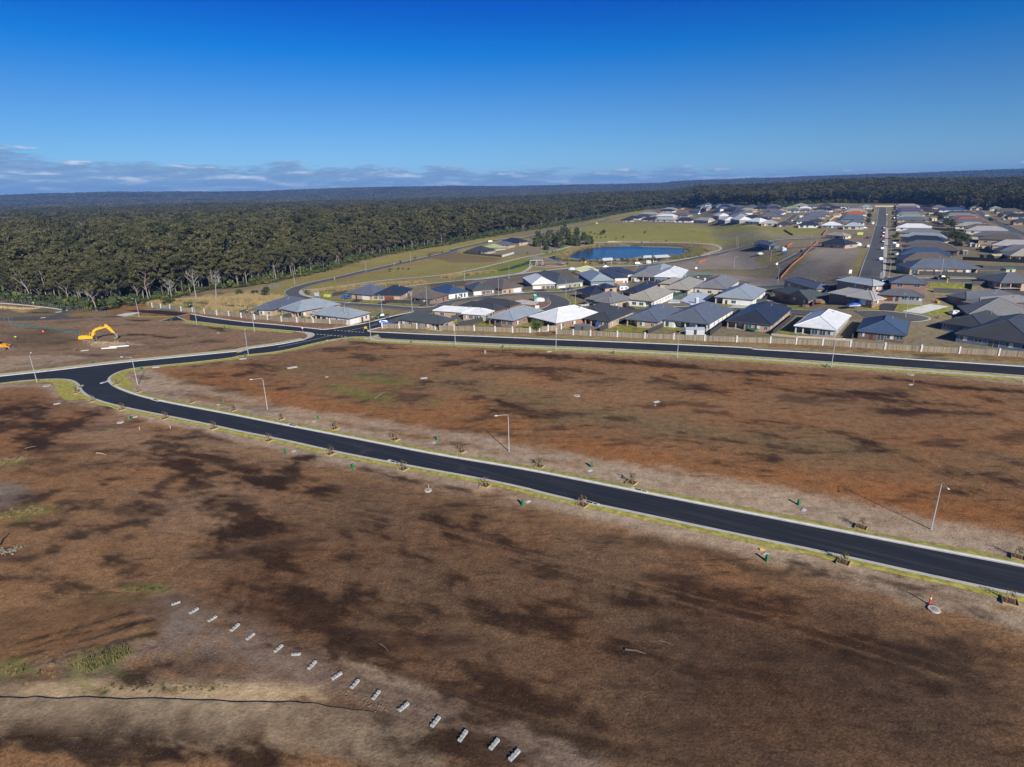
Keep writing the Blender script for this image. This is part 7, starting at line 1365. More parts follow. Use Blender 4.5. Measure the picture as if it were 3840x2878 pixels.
park('E', 905, 160, 'sedan', 'white', 5, 'white car on the drive beside the blue roof', 1.0); park('S', 1785, 300, 'sedan', 'red', -40, 'red car on the far right street'); park('S', 1665, 250, 'van', 'white', -30, 'white van on the far right street, left of the red car'); park('S', 1840, 195, 'sedan', 'white', 0, 'white car beyond the far right street'); park('S', 1910, 300, 'hatch', 'silver', 20, 'silver car right of the red car, far right')
park('G', 2030, 500, 'sedan', 'white', 0, 'white sedan on the grass beside the white-blue roofed house', 1.05); park('G', 2070, 615, 'suv', 'navy', 75, 'navy car at the left kerb of the long street'); park('R', 620, 285, 'van', 'white', 10, 'white van in the far cul-de-sac, upper'); park('R', 600, 320, 'suv', 'blue', 10, 'blue car in the far cul-de-sac'); park('R', 750, 405, 'suv', 'white', 70, 'white car at the mouth of the little far street')
park('R', 150, 225, 'van', 'silver', 20, 'silver van before the far blue house'); park('Q', 1200, 285, 'van', 'white', 10, 'white van on the bare far lot above the front row'); park('C', 270, 112, 'suv', 'dark', 20, 'black car on the forest road before the charcoal roofed group', 1.1); park('C', 2210, 262, 'sedan', 'white', 5, 'white car at the bend before the curved lamp', 1.0) if False else None
park('C', 660, 28, 'van', 'white', 22, 'white van on the forest road behind the green timber frame', 1.1); park('D', 480, 455, 'suv', 'dark', 15, 'dark pick-up before the blue wrapped house', 1.1); park('D', 250, 440, 'suv', 'white', 60, 'white car before the unfinished grey roofed house'); park('E', 1500, 778, 'suv', 'white', 10, 'white car half hidden above the right corner roofs'); park('C', 1645, 770, 'suv', 'navy', 60, 'navy car tucked beside the big white roof')
# caravan, boat under blue cover, motor boat, trailer
def boat(k, x, y, L_, az, covered, lab):
    p = land([c(k, x, y)])[0]; o = empty('boat', (p.x, p.y, p.z+.05), R_(az), lab, 'boat'); mb = MB(); st = []
    for i in range(7):
        f = i/6; w = (1.05, 1.1, 1.12, 1.1, .95, .62, .04)[i]; st.append([(f*L_-L_/2, -w, 1.15+.25*f), (f*L_-L_/2, -w*.7, .65+.1*f), (f*L_-L_/2, 0, .5+.35*f*f), (f*L_-L_/2, w*.7, .65+.1*f), (f*L_-L_/2, w, 1.15+.25*f)])
    for s in st: mb.v += s
    for i in range(6):
        for j in range(4): mb.f.append((i*5+j, i*5+j+1, i*5+6+j, i*5+5+j)); mb.m.append(0)
    mb.f.append((0, 1, 2, 3, 4)); mb.m.append(0); mb.build('hull', mat('hull', (.68, .70, .72), .35), o)
    mb = MB(); hs = (1.5, 1.75, 2.0, 2.05, 1.9, 1.6, 1.42) if covered else (1.16, 1.2, 1.22, 1.7, 1.3, 1.38, 1.4); r = []
    for i in range(7): a = st[i]; r.append([a[0], (a[0][0], a[0][1]*.55, hs[i]-.08), (a[2][0], 0, hs[i]), (a[4][0], a[4][1]*.55, hs[i]-.08), a[4]])
    for s in r: mb.v += s
    for i in range(6):
        for j in range(4): mb.f.append((i*5+j, i*5+j+1, i*5+6+j, i*5+5+j)); mb.m.append(0)
    mb.f.append((0, 1, 2, 3, 4)); mb.m.append(0); mb.build('cover' if covered else 'deck', mat('tarp_blue', (.01, .10, .50), .5, var=.2, vscale=1.2) if covered else mat('deck', (.6, .62, .63), .4), o)
    mb = MB(); mb.tube([(-L_*.45, 0, .4), (L_*.68, 0, .42)], .06, 5); mb.tube([(-.3, -1.0, .35), (-.3, 1.0, .35)], .05, 5); mb.build('trailer', GALV, o); wheels(o, (-.3,), 1.1, .3)
    if not covered: mb = MB(); mb.box(-.5, .9, -.6, .6, 1.2, 1.75); mb.build('windscreen', CGL, o)
boat('E', 455, 705, 5.6, 2, True, 'boat under a bright blue cover on its trailer before the warm grey roof'); boat('W', 850, 545, 4.6, 25, False, 'white motor boat on a trailer on the lawn of the grey roofed house')
def caravan(k, x, y, az, lab, L_=5.2, col=(.68, .69, .70)):
    p = land([c(k, x, y)])[0]; o = empty('caravan', (p.x, p.y, p.z+.05), R_(az), lab, 'caravan'); mb = MB(); mb.plate([(-L_/2, .5), (L_/2-.5, .5), (L_/2, 1.1), (L_/2-.35, 2.3), (L_/2-1.2, 2.65), (-L_/2+.2, 2.65), (-L_/2, 2.3)], 'y', -1.1, 1.1); mb.build('body', mat('caravan_white', col, .4), o, bevel=.05)
    for x_ in (-L_*.25, L_*.2): mb = MB(); mb.box(x_-.5, x_+.5, -1.13, -1.09, 1.35, 1.95); mb.build('window', CGL, o)
    mb = MB(); mb.tube([(L_/2-.2, 0, .45), (L_/2+1.0, 0, .45)], .06, 5); mb.build('drawbar', GALV, o); wheels(o, (-.2,), 1.08, .33)
caravan('D', 105, 530, 10, 'white caravan beside the near-black roofed house behind the boat house'); caravan('R', 900, 345, 8, 'white caravan at the side of the little far street'); caravan('D', 363, 250, 3, 'dark box trailer by the lakeside cars', 4.0, (.02, .035, .06)); caravan('S', 265, 680, 85, 'white caravan in a yard beside the long street, left of two', 5); caravan('S', 308, 705, 85, 'white caravan in a yard beside the long street, right of two', 5); caravan('R', 2080, 455, 20, 'small white caravan beside the long street fence', 3.5)
# ---------------------------------------------------------------- earth-moving machines
YEL = mat('machine_yellow', (.72, .40, .012), .42, var=.08, vscale=1.2); MBK = mat('machine_black', (.025, .025, .025), .6); TRK = mat('track_steel', (.17, .14, .11), .75, var=.3, vscale=3); CHR = mat('chrome', (.6, .6, .6), .2, .9); DIRT = mat('muddy_steel', (.20, .17, .14), .8, var=.2)
def track(o, x0, x1, y, w, h):
    r = h/2; P_ = [(x0+r+math.cos(a)*r*-1, r-math.sin(a)*r) for a in np.linspace(-math.pi/2, math.pi/2, 8)]; P_ = [(x0+r-math.cos(a)*r, r+math.sin(a)*r) for a in np.linspace(-math.pi/2, math.pi/2, 8)]+[(x1-r+math.cos(a)*r, r+math.sin(a)*r) for a in np.linspace(math.pi/2, -math.pi/2, 8)]
    mb = MB(); mb.plate(P_, 'y', y-w/2, y+w/2)
    n_ = int((x1-x0)/.22)
    for i in range(n_): x = x0+.25+i*(x1-x0-.5)/n_; mb.box(x, x+.05, y-w/2-.02, y+w/2+.02, h, h+.05); mb.box(x, x+.05, y-w/2-.02, y+w/2+.02, -.04, .0)
    t = mb.build('track', TRK, o)
    for i in range(5): x = x0+.5+i*(x1-x0-1)/4; q = MB(); q.tube([(x, y-w/2-.04, h*.42), (x, y+w/2+.04, h*.42)], h*.26, 9); q.build('roller', MBK, t)
def ram(o, a, b): mb = MB(); a, b = Vector(a), Vector(b); m_ = a+(b-a)*.58; mb.tube([a, m_], .10, 7); c_ = mb.build('hydraulic_cylinder', YEL, o); q = MB(); q.tube([m_, b], .055, 6); q.build('rod', CHR, c_)
def excavator():
    p = land([c('A', 775, 412)])[0]; q = land([c('A', 985, 395)])[0]; az = math.atan2(q.y-p.y, q.x-p.x); o = empty('excavator', (p.x, p.y, p.z), az, 'yellow excavator with raised boom digging in the brown field at left', 'excavator'); o.scale = (.97, 1.12, .90)
    track(o, -2.1, 2.3, -1.35, .62, .95); track(o, -2.1, 2.3, 1.35, .62, .95); mb = MB(); mb.box(-1.2, 1.2, -1.05, 1.05, .45, .95); mb.tube([(0, 0, .9), (0, 0, 1.2)], .75, 14); mb.build('undercarriage', MBK, o)
    mb = MB(); mb.plate([(-2.7, 1.2), (1.7, 1.1), (1.7, 2.15), (.2, 2.3), (-.2, 2.6), (-1.9, 2.7), (-2.75, 2.55)], 'y', -1.38, -.45); mb.plate([(-2.7, 1.3), (.3, 1.2), (.3, 2.0), (-.2, 2.35), (-1.9, 2.45), (-2.75, 2.3)], 'y', -.45, 1.38); mb.build('engine_housing', YEL, o, bevel=.04)
    mb = MB(); mb.plate([(-3.05, 1.28), (-2.4, 1.25), (-2.4, 2.35), (-2.95, 2.3)], 'y', -1.36, 1.36); mb.build('counterweight', YEL, o, bevel=.08)
    for x, y in ((-1.6, .2), (-1.0, -.6)): mb = MB(); mb.box(x-.4, x+.4, y-.3, y+.3, 2.36, 2.56); mb.build('engine_cover', MBK, o, bevel=.03)
    mb = MB(); mb.tube([(-1.3, .7, 2.3), (-1.3, .7, 3.0)], .07, 7); mb.build('exhaust', MBK, o)
    mb = MB(); mb.plate([(.2, 1.25), (1.75, 1.25), (1.85, 2.0), (1.45, 3.15), (.25, 3.15)], 'y', .45, 1.38); cb = mb.build('cab', YEL, o, bevel=.03); mb = MB(); mb.plate([(.35, 2.0), (1.65, 2.05), (1.35, 2.98), (.38, 2.98)], 'y', .43, 1.40); mb.plate([(.55, 1.9), (1.28, 1.9), (1.28, 2.95), (.55, 2.95)], 'x', 1.52, 1.66) if False else None; mb.build('cab_window', CGL, cb)
    mb = MB(); mb.quad((1.80, .52, 2.1), (1.80, 1.3, 2.1), (1.52, 1.3, 3.0), (1.52, .52, 3.0)); mb.build('windscreen', CGL, cb)
    B = [(.9, 1.7), (1.5, 1.55), (2.35, 3.5), (3.3, 4.25), (6.55, 5.05), (6.65, 5.4), (6.3, 5.6), (2.9, 5.05), (1.85, 4.3), (1.1, 2.6)]; mb = MB(); mb.plate(B, 'y', -.36, .36); mb.build('boom', YEL, o, bevel=.03)
    S_ = [(5.95, 6.05), (6.35, 6.45), (6.8, 6.1), (9.0, 2.65), (8.75, 2.3), (7.9, 2.75), (6.35, 5.0)]; mb = MB(); mb.plate(S_, 'y', -.28, .28); mb.build('stick', YEL, o, bevel=.03)
    K_ = [(8.55, 2.45), (9.05, 2.55), (9.75, 1.7), (9.85, .95), (9.35, .25), (8.55, .1), (8.1, .35), (8.9, .75), (9.05, 1.2), (8.75, 1.7)]; mb = MB(); mb.plate(K_, 'y', -.62, -.54); mb.plate(K_, 'y', .54, .62); W_ = [K_[2], K_[3], K_[4], K_[5], K_[6]]
    for a, b in zip(W_[:-1], W_[1:]): mb.quad((a[0], -.6, a[1]), (b[0], -.6, b[1]), (b[0], .6, b[1]), (a[0], .6, a[1]))
    for a, b in zip(W_[:-1], W_[1:]): mb.quad((a[0]-.06, -.6, a[1]+.03), (a[0]-.06, .6, a[1]+.03), (b[0]-.06, .6, b[1]+.06), (b[0]-.06, -.6, b[1]+.06))
    for i in range(5): y = -.5+i*.25; mb.box(7.85, 8.15, y-.05, y+.05, .3, .42)
    mb.build('bucket', DIRT, o)
    ram(o, (1.5, -.36, 1.7), (3.2, -.36, 4.0)); ram(o, (1.5, .36, 1.7), (3.2, .36, 4.0)); ram(o, (3.6, 0, 5.3), (6.0, 0, 6.25)); ram(o, (6.9, 0, 5.9), (8.75, 0, 3.3))
    mb = MB(); mb.plate([(8.55, 3.25), (8.75, 3.35), (9.3, 2.7), (9.1, 2.55)], 'y', -.1, .1); mb.build('bucket_link', MBK, o)
    for i in range(7): h = MB(); h.tube([(-2.3+.5*i, -1.3, 2.36), (-2.3+.5*i, -1.3, 2.95)], .02, 4) if i in (0, 2, 4) else None; h.build('handrail', YEL, o) if i in (0, 2, 4) else None
excavator()
def loader():
    p = land([c('A', 5, 492)])[0]; o = empty('bulldozer', (p.x-.5, p.y+1.0, p.z), R_(8), 'yellow tracked loader cut by the left edge of the photo', 'bulldozer'); track(o, -2.2, 2.2, -1.1, .5, 1.0); track(o, -2.2, 2.2, 1.1, .5, 1.0)
    mb = MB(); mb.plate([(-2.6, .7), (2.0, .6), (2.3, 1.7), (.8, 1.9), (.6, 2.0), (-2.5, 2.1)], 'y', -.8, .8); mb.build('body', YEL, o, bevel=.05); mb = MB(); mb.plate([(-1.4, 2.0), (.4, 1.9), (.2, 3.0), (-1.4, 3.0)], 'y', -.75, .75); cb = mb.build('cab', CGL, o, bevel=.02); mb = MB(); mb.box(-1.6, .5, -.85, .85, 3.0, 3.12); mb.build('cab_roof', YEL, cb, bevel=.03)
    for s in (-1, 1): mb = MB(); mb.plate([(.4, 1.7), (.9, 2.0), (2.6, 1.35), (3.6, .55), (3.4, .3), (2.4, .95)], 'y', s*.95-.12, s*.95+.12); mb.build('lift_arm', mat('machine_orange', (.70, .28, .02), .45), o)
    mb = MB(); mb.plate([(3.4, .1), (4.6, .0), (3.6, .25), (3.5, 1.1), (3.7, 1.6), (3.3, 1.4), (3.2, .5)], 'y', -1.25, 1.25); mb.build('bucket', DIRT, o)
loader()
p = land('A 105,505'); log('A', 100, 470, 120, 476, .5, (.06, .05, .04), 'dark tyre-like lump beside the loader bucket', 'clod', 'soil')
log('A', 640, 498, 680, 488, .42, (.16, .13, .10), 'dark boulder with a pale side in the brown field', 'boulder', 'rock')
mb = MB(); a, b, a2, b2 = land('A 878,484 1010,476 945,472 1115,459'); a0_ = a; PVC = mat('pvc_pipe', (.76, .77, .78), .4)
for i, (s_, e_2) in enumerate(((a, b), (a2, b2))): mb = MB(); mb.tube([(0, 0, .2), tuple(Vector((e_2.x-s_.x, e_2.y-s_.y, .2)))], .22, 8); o = mb.build('pipe', PVC); o.location = s_; tag(o, 'white pipe lying right of the excavator, %s of the pair' % ('nearer and shorter' if i == 0 else 'farther and longer'), 'pipe', 'white pipes on the brown field')
park('A', 1098, 452, 'hatch', 'navy', 10, 'tiny dark blue plant trailer at the end of the white pipe', .35) if False else None
mb = MB(); mb.box(-.5, .5, -.35, .35, 0, .45); mb.box(-.3, .3, -.2, .2, .45, .7); o = mb.build('generator', mat('gen_blue', (.06, .16, .28), .5), bevel=.04); p = land([c('A', 1098, 453)])[0]; o.location = p; tag(o, 'small blue pump standing at the far end of the long white pipe', 'pump')
mb = MB(); mb.tube([(0, 0, 0), (0, 0, .9)], [.3, .25], 8); mb.box(-.35, .35, -.05, .05, .2, .7); o = mb.build('safety_drum', mat('drum_orange', (.7, .14, .05), .6)); p = land([c('A', 374, 338)])[0]; o.location = p; tag(o, 'small orange site marker behind the teal silt fence', 'marker')
# ---------------------------------------------------------------- people
def person(k, x, y, az, pose, vest, lab, lower=(.03, .04, .08)):
    p = land([c(k, x, y)])[0]
    J = dict(stand=[(0, 0, .95), (0, 0, 1.2), (0, 0, 1.45), (0, 0, 1.55), (0, 0, 1.72), (-.11, 0, .9), (-.13, .02, .5), (-.13, 0, .05), (-.13, .18, .03), (.11, 0, .9), (.14, .05, .5), (.15, -.05, .05), (.15, .13, .03), (-.22, 0, 1.42), (-.27, .02, 1.12), (-.26, .16, .9), (.22, 0, 1.42), (.27, .02, 1.12), (.25, .18, .92)],
             bend=[(0, 0, .95), (0, .22, 1.12), (0, .48, 1.18), (0, .56, 1.17), (0, .70, 1.12), (-.11, 0, .9), (-.14, .08, .5), (-.14, -.05, .05), (-.14, .13, .03), (.11, 0, .9), (.14, .12, .5), (.14, .02, .05), (.14, .2, .03), (-.2, .46, 1.14), (-.24, .5, .85), (-.18, .58, .6), (.2, .46, 1.14), (.24, .5, .85), (.16, .6, .62)])[pose]
    E_ = [(0, 1), (1, 2), (2, 3), (3, 4), (0, 5), (5, 6), (6, 7), (7, 8), (0, 9), (9, 10), (10, 11), (11, 12), (2, 13), (13, 14), (14, 15), (2, 16), (16, 17), (17, 18)]; Rr = [.16, .15, .16, .06, .115, .10, .075, .05, .04, .10, .075, .05, .04, .075, .05, .035, .075, .05, .035]
    me = bpy.data.meshes.new('person'); me.from_pydata(J, E_, []); o = bpy.data.objects.new('person', me); COL.objects.link(o); m = o.modifiers.new('skin', 'SKIN'); sv = me.skin_vertices[0].data
    for i, r in enumerate(Rr): sv[i].radius = (r, r*.85)
    sv[0].use_root = True; ss_ = o.modifiers.new('sub', 'SUBSURF'); ss_.levels = 1; ss_.render_levels = 1
    dg = bpy.context.evaluated_depsgraph_get(); me2 = bpy.data.meshes.new_from_object(o.evaluated_get(dg)); o.modifiers.clear(); o.data = me2; me2.materials.clear(); sk = mat('skin', (.45, .28, .2), .6); tr = mat('work_trousers', lower, .8)
    me2.materials.append(sk); me2.materials.append(tr); head = Vector(J[4]); hands = (Vector(J[15]), Vector(J[18]))
    for f in me2.polygons: cc = f.center; f.material_index = 1 if cc.z < .95 and min((cc-h).length for h in hands) > .25 else 0
    o.location = p; o.rotation_euler = (0, 0, R_(az)); tag(o, lab, 'person')
    v = MB(); a, b = Vector(J[0])+Vector((0, 0, .05)), Vector(J[2]); v.tube([a, (a+b)/2, b+(b-a)*.12], [.20, .19, .19], 10); v.build('vest', mat('hi_vis_'+vest[0], vest[1], .6), o); h = MB(); h.tube([head+Vector((0, 0, .02)), head+Vector((0, 0, .12)), head+Vector((0, .0, .16))], [.15, .12, .05], 9); h.build('hat', mat('hi_vis_'+vest[0], vest[1], .6), o)
HV = ('lime', (.45, .80, .02)); person('A', 148, 402, 100, 'bend', HV, 'worker in a lime vest bending over in the brown field at left'); person('X', 502, 418, 40, 'stand', HV, 'walker in a lime vest behind the wire fence at far left'); person('D', 412, 228, 10, 'stand', HV, 'worker in a lime vest beside the dark trailer at the lake')
# ---------------------------------------------------------------- houses still being built, slabs, scaffold, play ground, shelters
TB = mat('timber_green', (.42, .52, .26), .8, var=.15, vscale=2); TBB = mat('timber_pine', (.50, .36, .20), .8, var=.15, vscale=2)
def framed(L3, h, lab, m, pitch=22, wallm=TBB):
    l, a, r, u, v = rect3(*[c(*q) for q in L3], h); e = u.normalized(); q = Vector((-e.y, e.x)); w, d = max(8, u.length), max(8, abs(v.dot(q))); cx = a.x-e.x*w/2+q.x*d/2; cy = a.y-e.y*w/2+q.y*d/2; z = Tz(cx, cy); o = empty('framed_house', (cx, cy, z), math.atan2(e.y, e.x), lab, 'house frame', None); H = a.z-z; tp = math.tan(R_(pitch))
    mb = MB(); n = int(w/.6)
    for i in range(n+1):
        x = -w/2+i*w/n; dd = d/2; hh = min(dd, (w/2-abs(x)))*tp; hh = max(hh, .05)
        if abs(x) > w/2-dd: yy = dd*(1) ; ky = dd-(w/2-abs(x)); mb.tube([(x, -dd, H), (x, -ky, H+hh), (x, ky, H+hh), (x, dd, H)], .05, 4)
        else: mb.tube([(x, -dd, H), (x, 0, H+dd*tp), (x, dd, H)], .05, 4); mb.tube([(x, -dd, H), (x, dd, H)], .045, 4)
    for k in range(1, 8): t = k/8; mb.tube([(-w/2+d/2*t, -d/2*(1-t), H+d/2*t*tp), (w/2-d/2*t, -d/2*(1-t), H+d/2*t*tp)], .06, 4)
    mb.build('roof_truss', m, o); mb = MB()
    for x, y in [(-w/2+.6+i*(w-1.2)/18, -d/2+.6) for i in range(19)]+[(w/2-.6, -d/2+.6+i*(d-1.2)/14) for i in range(15)]+[(-w/2+.6, -d/2+.6+i*(d-1.2)/14) for i in range(15)]+[(-w/2+.6+i*(w-1.2)/10, .5) for i in range(11)]: mb.box(x-.04, x+.04, y-.04, y+.04, 0, H)
    mb.box(-w/2+.55, w/2-.55, -d/2+.55, -d/2+.66, H-.1, H); mb.box(w/2-.66, w/2-.55, -d/2+.7, d/2-.55, H-.1, H); mb.build('wall_stud', wallm, o); mb = MB(); mb.box(-w/2+.3, w/2-.3, -d/2+.3, d/2-.3, -.3, .08); mb.build('floor_slab', CONC2, o)
framed((('C', 1530, 302), ('C', 1620, 345), ('C', 1805, 325)), 2.7, 'pale green timber roof frame of an unbuilt house near the playground', mat('timber_pale', (.60, .66, .42), .8, var=.15)); framed((('F', 238, 495), ('F', 350, 512), ('F', 440, 500)), 2.7, 'green timber roof frame among the forest road group', TB)
def slab(s, m, lab, th=.3, name='building_slab'):
    P = land(s); z = max(p.z for p in P); c0 = sum((Vector(p) for p in P), Vector())/len(P); mb = MB(); mb.prism([(p.x-c0.x, p.y-c0.y) for p in P], -.4, th); o = mb.build(name, m); o.location = (c0.x, c0.y, z); return tag(o, lab, 'slab')
FOIL = mat('slab_foil', (.60, .66, .72), .45, var=.12, vscale=.4); slab('D 690,640 815,572 1005,580 935,660 800,672', FOIL, 'large pale blue-white house slab behind a green silt fence', .25); slab('D 565,655 600,630 700,632 690,655', FOIL, 'small pale slab left part beside the large pale slab', .2); slab('C 915,640 990,628 1160,650 1130,672 960,665', mat('frost_slab', (.55, .52, .48), .85, var=.45, vscale=.9), 'frost-white striped house slab inside the street bend', .12)
def toilet(k, x, y, col, lab, sc=1.0):
    p = land([c(k, x, y)])[0]; o = empty('portable_toilet', (p.x, p.y, p.z), .3, lab, 'portable toilet', 'portable toilets on the lots'); o.scale = (sc,)*3; mb = MB(); mb.box(-.55, .55, -.55, .55, .05, 2.15); mb.build('cabin', mat('cabin'+lab[:5], col, .5), o, bevel=.03); mb = MB(); mb.tube([(-.6, 0, 2.15), (-.3, 0, 2.32), (.3, 0, 2.32), (.6, 0, 2.15)], .1, 4); mb.box(-.6, .6, -.6, .6, 2.14, 2.24); mb.build('roof', mat('cabin_roof', (.7, .75, .72), .5), o); mb = MB(); mb.box(-.35, .35, -.59, -.54, .15, 1.95); mb.build('door', mat('cabin_door'+lab[:5], tuple(a*.7 for a in col), .5), o)
toilet('C', 1122, 630, (.02, .38, .28), 'green portable toilet behind the frost-white slab', 1.25); toilet('D', 872, 428, (.02, .12, .42), 'blue portable toilet by the small dug lot', 1.15); toilet('D', 943, 442, (.6, .66, .7), 'white portable toilet right of the blue one', 1.1); toilet('D', 862, 665, (.62, .66, .68), 'white site cabin on the pale slab edge', 1.2); toilet('D', 1755, 118, (.55, .62, .68), 'pale site toilet right of the scaffolded house', 1.3)
def lump(k, x, y, w, h, col, lab, name, cat, d=None):
    p = land([c(k, x, y)])[0]; r_ = np.random.default_rng(int(x+y)); d = d or w*.6; mb = MB(); ring = 9
    for kz, sc, zz in ((0, 1.0, 0), (1, .95, .45), (2, .7, .85), (3, .25, 1.0)):
        for j in range(ring): a = j*2*math.pi/ring; mb.v.append((math.cos(a)*w/2*sc*r_.uniform(.85, 1.12), math.sin(a)*d/2*sc*r_.uniform(.85, 1.12), h*zz*r_.uniform(.85, 1.1)))
    for kz in range(3):
        for j in range(ring): j2 = (j+1) % ring; mb.f.append((kz*ring+j, kz*ring+j2, (kz+1)*ring+j2, (kz+1)*ring+j)); mb.m.append(0)
    mb.f.append(tuple(3*ring+j for j in range(ring))); mb.m.append(0); o = mb.build(name, mat('lump_%d_%d' % (x, y), col, .7, var=.15, vscale=1.5)); o.location = p; return tag(o, lab, cat)
lump('C', 1170, 635, 5.5, 1.6, (.62, .66, .66), 'white wrapped stack beside the green toilet', 'wrapped_stack', 'stack'); lump('V', 900, 415, 6, 1.8, (.50, .58, .65), 'pale blue wrapped pile left of the timber roof frame', 'wrapped_stack', 'stack'); lump('E', 480, 60, 8, 2.4, (.55, .60, .66), 'pale wrapped pile right of the near-black new house', 'wrapped_stack', 'stack'); lump('B', 900, 590, 5, 1.5, (.35, .38, .06), 'yellow-green covered skip on the corner grass by the road bend', 'covered_skip', 'skip')
lump('D', 1600, 645, 2, .8, (.25, .2, .12), 'low soil heap between fences', 'soil_heap', 'soil') ; lump('G', 1078, 760, 4, 2.2, (.50, .56, .66), 'pale blue heap beside the blue utility', 'wrapped_stack', 'stack'); lump('E', 125, 650, 8, 1.6, (.24, .15, .08), 'brown soil heap beside the warm grey roofed house', 'soil_heap', 'soil'); lump('E', 1325, 815, 1, 1, (.12, .1, .08), 'small dark stump by the cul-de-sac', 'stump', 'stump'); lump('D', 2000, 690, 5, .8, (.16, .1, .07), 'low soil heap in the shaded side yard', 'soil_heap', 'soil')
# timber wrapped front of the unfinished house, blue sheets of the new one
def sheet(k, s, h, col, lab, name='blue_sheet'): P = land(s); mb = MB(); c0 = Vector(P[0]); wall_run(mb, P, h, .04); me = mb.mesh(name, mat('sheet'+lab[:8], col, .45, var=.15, vscale=.8)); me.transform(Matrix.Translation(-c0)); o = bpy.data.objects.new(name, me); COL.objects.link(o); o.location = c0; return tag(o, lab, 'sheeting')
sheet('D', 'D 462,428 570,420', 2.6, (.02, .20, .55), 'bright blue wrap on the front of the unfinished white roofed house'); sheet('G', 'G 830,735 960,735', 2.2, (.03, .30, .70), 'bright blue wrap on the scaffolded house front')
def scaffold():
    a, b = land('G 700,745 985,745'); e = Vector((b.x-a.x, b.y-a.y, 0)); L_ = e.length; o = empty('scaffold', a, math.atan2(e.y, e.x), 'steel scaffold standing round the lone slate roofed house', 'scaffold'); mb = MB(); pl = MB()
    for i in range(9):
        x = L_*i/8
        for y in (-.0, 1.1): mb.tube([(x, y, 0), (x, y, 5.2)], .06, 5)
    for z in (2.0, 3.0, 4.0, 5.0):
        for y in (0, 1.1): mb.tube([(0, y, z), (L_, y, z)], .05, 4)
    pl.box(0, L_, .05, 1.05, 1.95, 2.0); pl.box(0, L_, .05, 1.05, 3.95, 4.0); mb.build('frame', GALV, o); pl.build('plank', TBB, o)
scaffold()
# two flat-roofed modern houses with timber garage
def modern(k, l, a, r, h, lab, gd):
    l_, a_, r_, u, v = rect3(c(k, *l), c(k, *a), c(k, *r), h); e = u.normalized(); q = Vector((-e.y, e.x)); w, d = u.length, max(9, abs(v.dot(q))); cx = a_.x-e.x*w/2+q.x*d/2; cy = a_.y-e.y*w/2+q.y*d/2; z = Tz(cx, cy); o = empty('house', (cx, cy, z), math.atan2(e.y, e.x), lab, 'house', 'houses of the new estate'); H = a_.z-z
    mb = MB(); mb.box(-w/2+.3, w/2-.3, -d/2+.3, d/2-.3, -1, H-.05); mb.build('wall', WM('render'), o); mb = MB(); mb.plate([(-w/2, H+.9), (w/2, H-.05), (w/2, H+.12), (-w/2, H+1.1)], 'y', -d/2, d/2); mb.plate([(-w/2+.3, H-.06), (w/2-.3, H-.06), (w/2-.3, H-.04), (-w/2+.3, H+.85)], 'y', -d/2+.3, d/2-.3); mb.build('roof', RM('dark'), o)
    facade(o, 'GGD', Vector((w/2-.3, -d/2+.3, 0)), Vector((w/2-.3, d/2-.3, 0)), Vector((1, 0, 0)), H, None, gd, 2, 0)
modern('C', (1780, 345), (1950, 400), (2035, 388), 2.9, 'flat dark roofed house with an orange timber garage door', 'o'); modern('C', (1862, 310), (2085, 362), (2110, 350), 3.6, 'taller flat dark roofed house with a rust coloured door beside the orange garage', 'o')
# upper box of the two-storey house
def upper():
    l, a, r, u, v = rect3(c('C', 1725, 482), c('C', 1850, 502), c('C', 1953, 484), 5.6); e = u.normalized(); q = Vector((-e.y, e.x)); w, d = u.length, abs(v.dot(q)); cx = a.x-e.x*w/2+q.x*d/2; cy = a.y-e.y*w/2+q.y*d/2; inv = o2.matrix_basis
    bpy.context.view_layer.update(); M = o2.matrix_world.inverted() @ Matrix.Translation((cx, cy, Tz(cx, cy))) @ Matrix.Rotation(math.atan2(e.y, e.x), 4, 'Z'); mb = MB(); mb.box(-w/2+.5, w/2-.5, -d/2+.5, d/2-.5, 2.0, 5.6); q_ = mb.build('upper_wall', WM('tan'), o2); q_.matrix_local = M; mb = MB(); hipv(mb, -w/2, w/2, -d/2, d/2, 5.6, .41); r_ = mb.build('upper_roof', RM('navy'), o2); r_.matrix_local = M
    for sx in (-.25, .25): mb = MB(); mb.box(sx*w-.6, sx*w+.6, -d/2+.44, -d/2+.5, 3.9, 5.0); f = mb.build('window', CGL, o2); f.matrix_local = M
    mb = MB(); mb.box(w/2-.5, w/2-.44, -.8, .8, 3.9, 5.0); f = mb.build('window', CGL, o2); f.matrix_local = M
upper()
hh = [t_[0] for t_ in HOUSES if t_[3] and 'solar panels in the second row' in t_[3]][0]
mb = MB(); P_ = [U(*c('C', *q), 3.6) for q in ((1115, 392), (1145, 388), (1210, 418), (1190, 425))]; bpy.context.view_layer.update(); inv = hh.matrix_world.inverted(); mb.v = [tuple(inv @ Vector(p)) for p in P_]+[tuple(inv @ (Vector(p)+Vector((0, 0, .1)))) for p in P_]; mb.f = [(0, 1, 2, 3), (7, 6, 5, 4), (0, 4, 5, 1), (1, 5, 6, 2), (2, 6, 7, 3), (3, 7, 4, 0)]; mb.m = [0]*6; mb.build('solar_panel', SOL, hh)
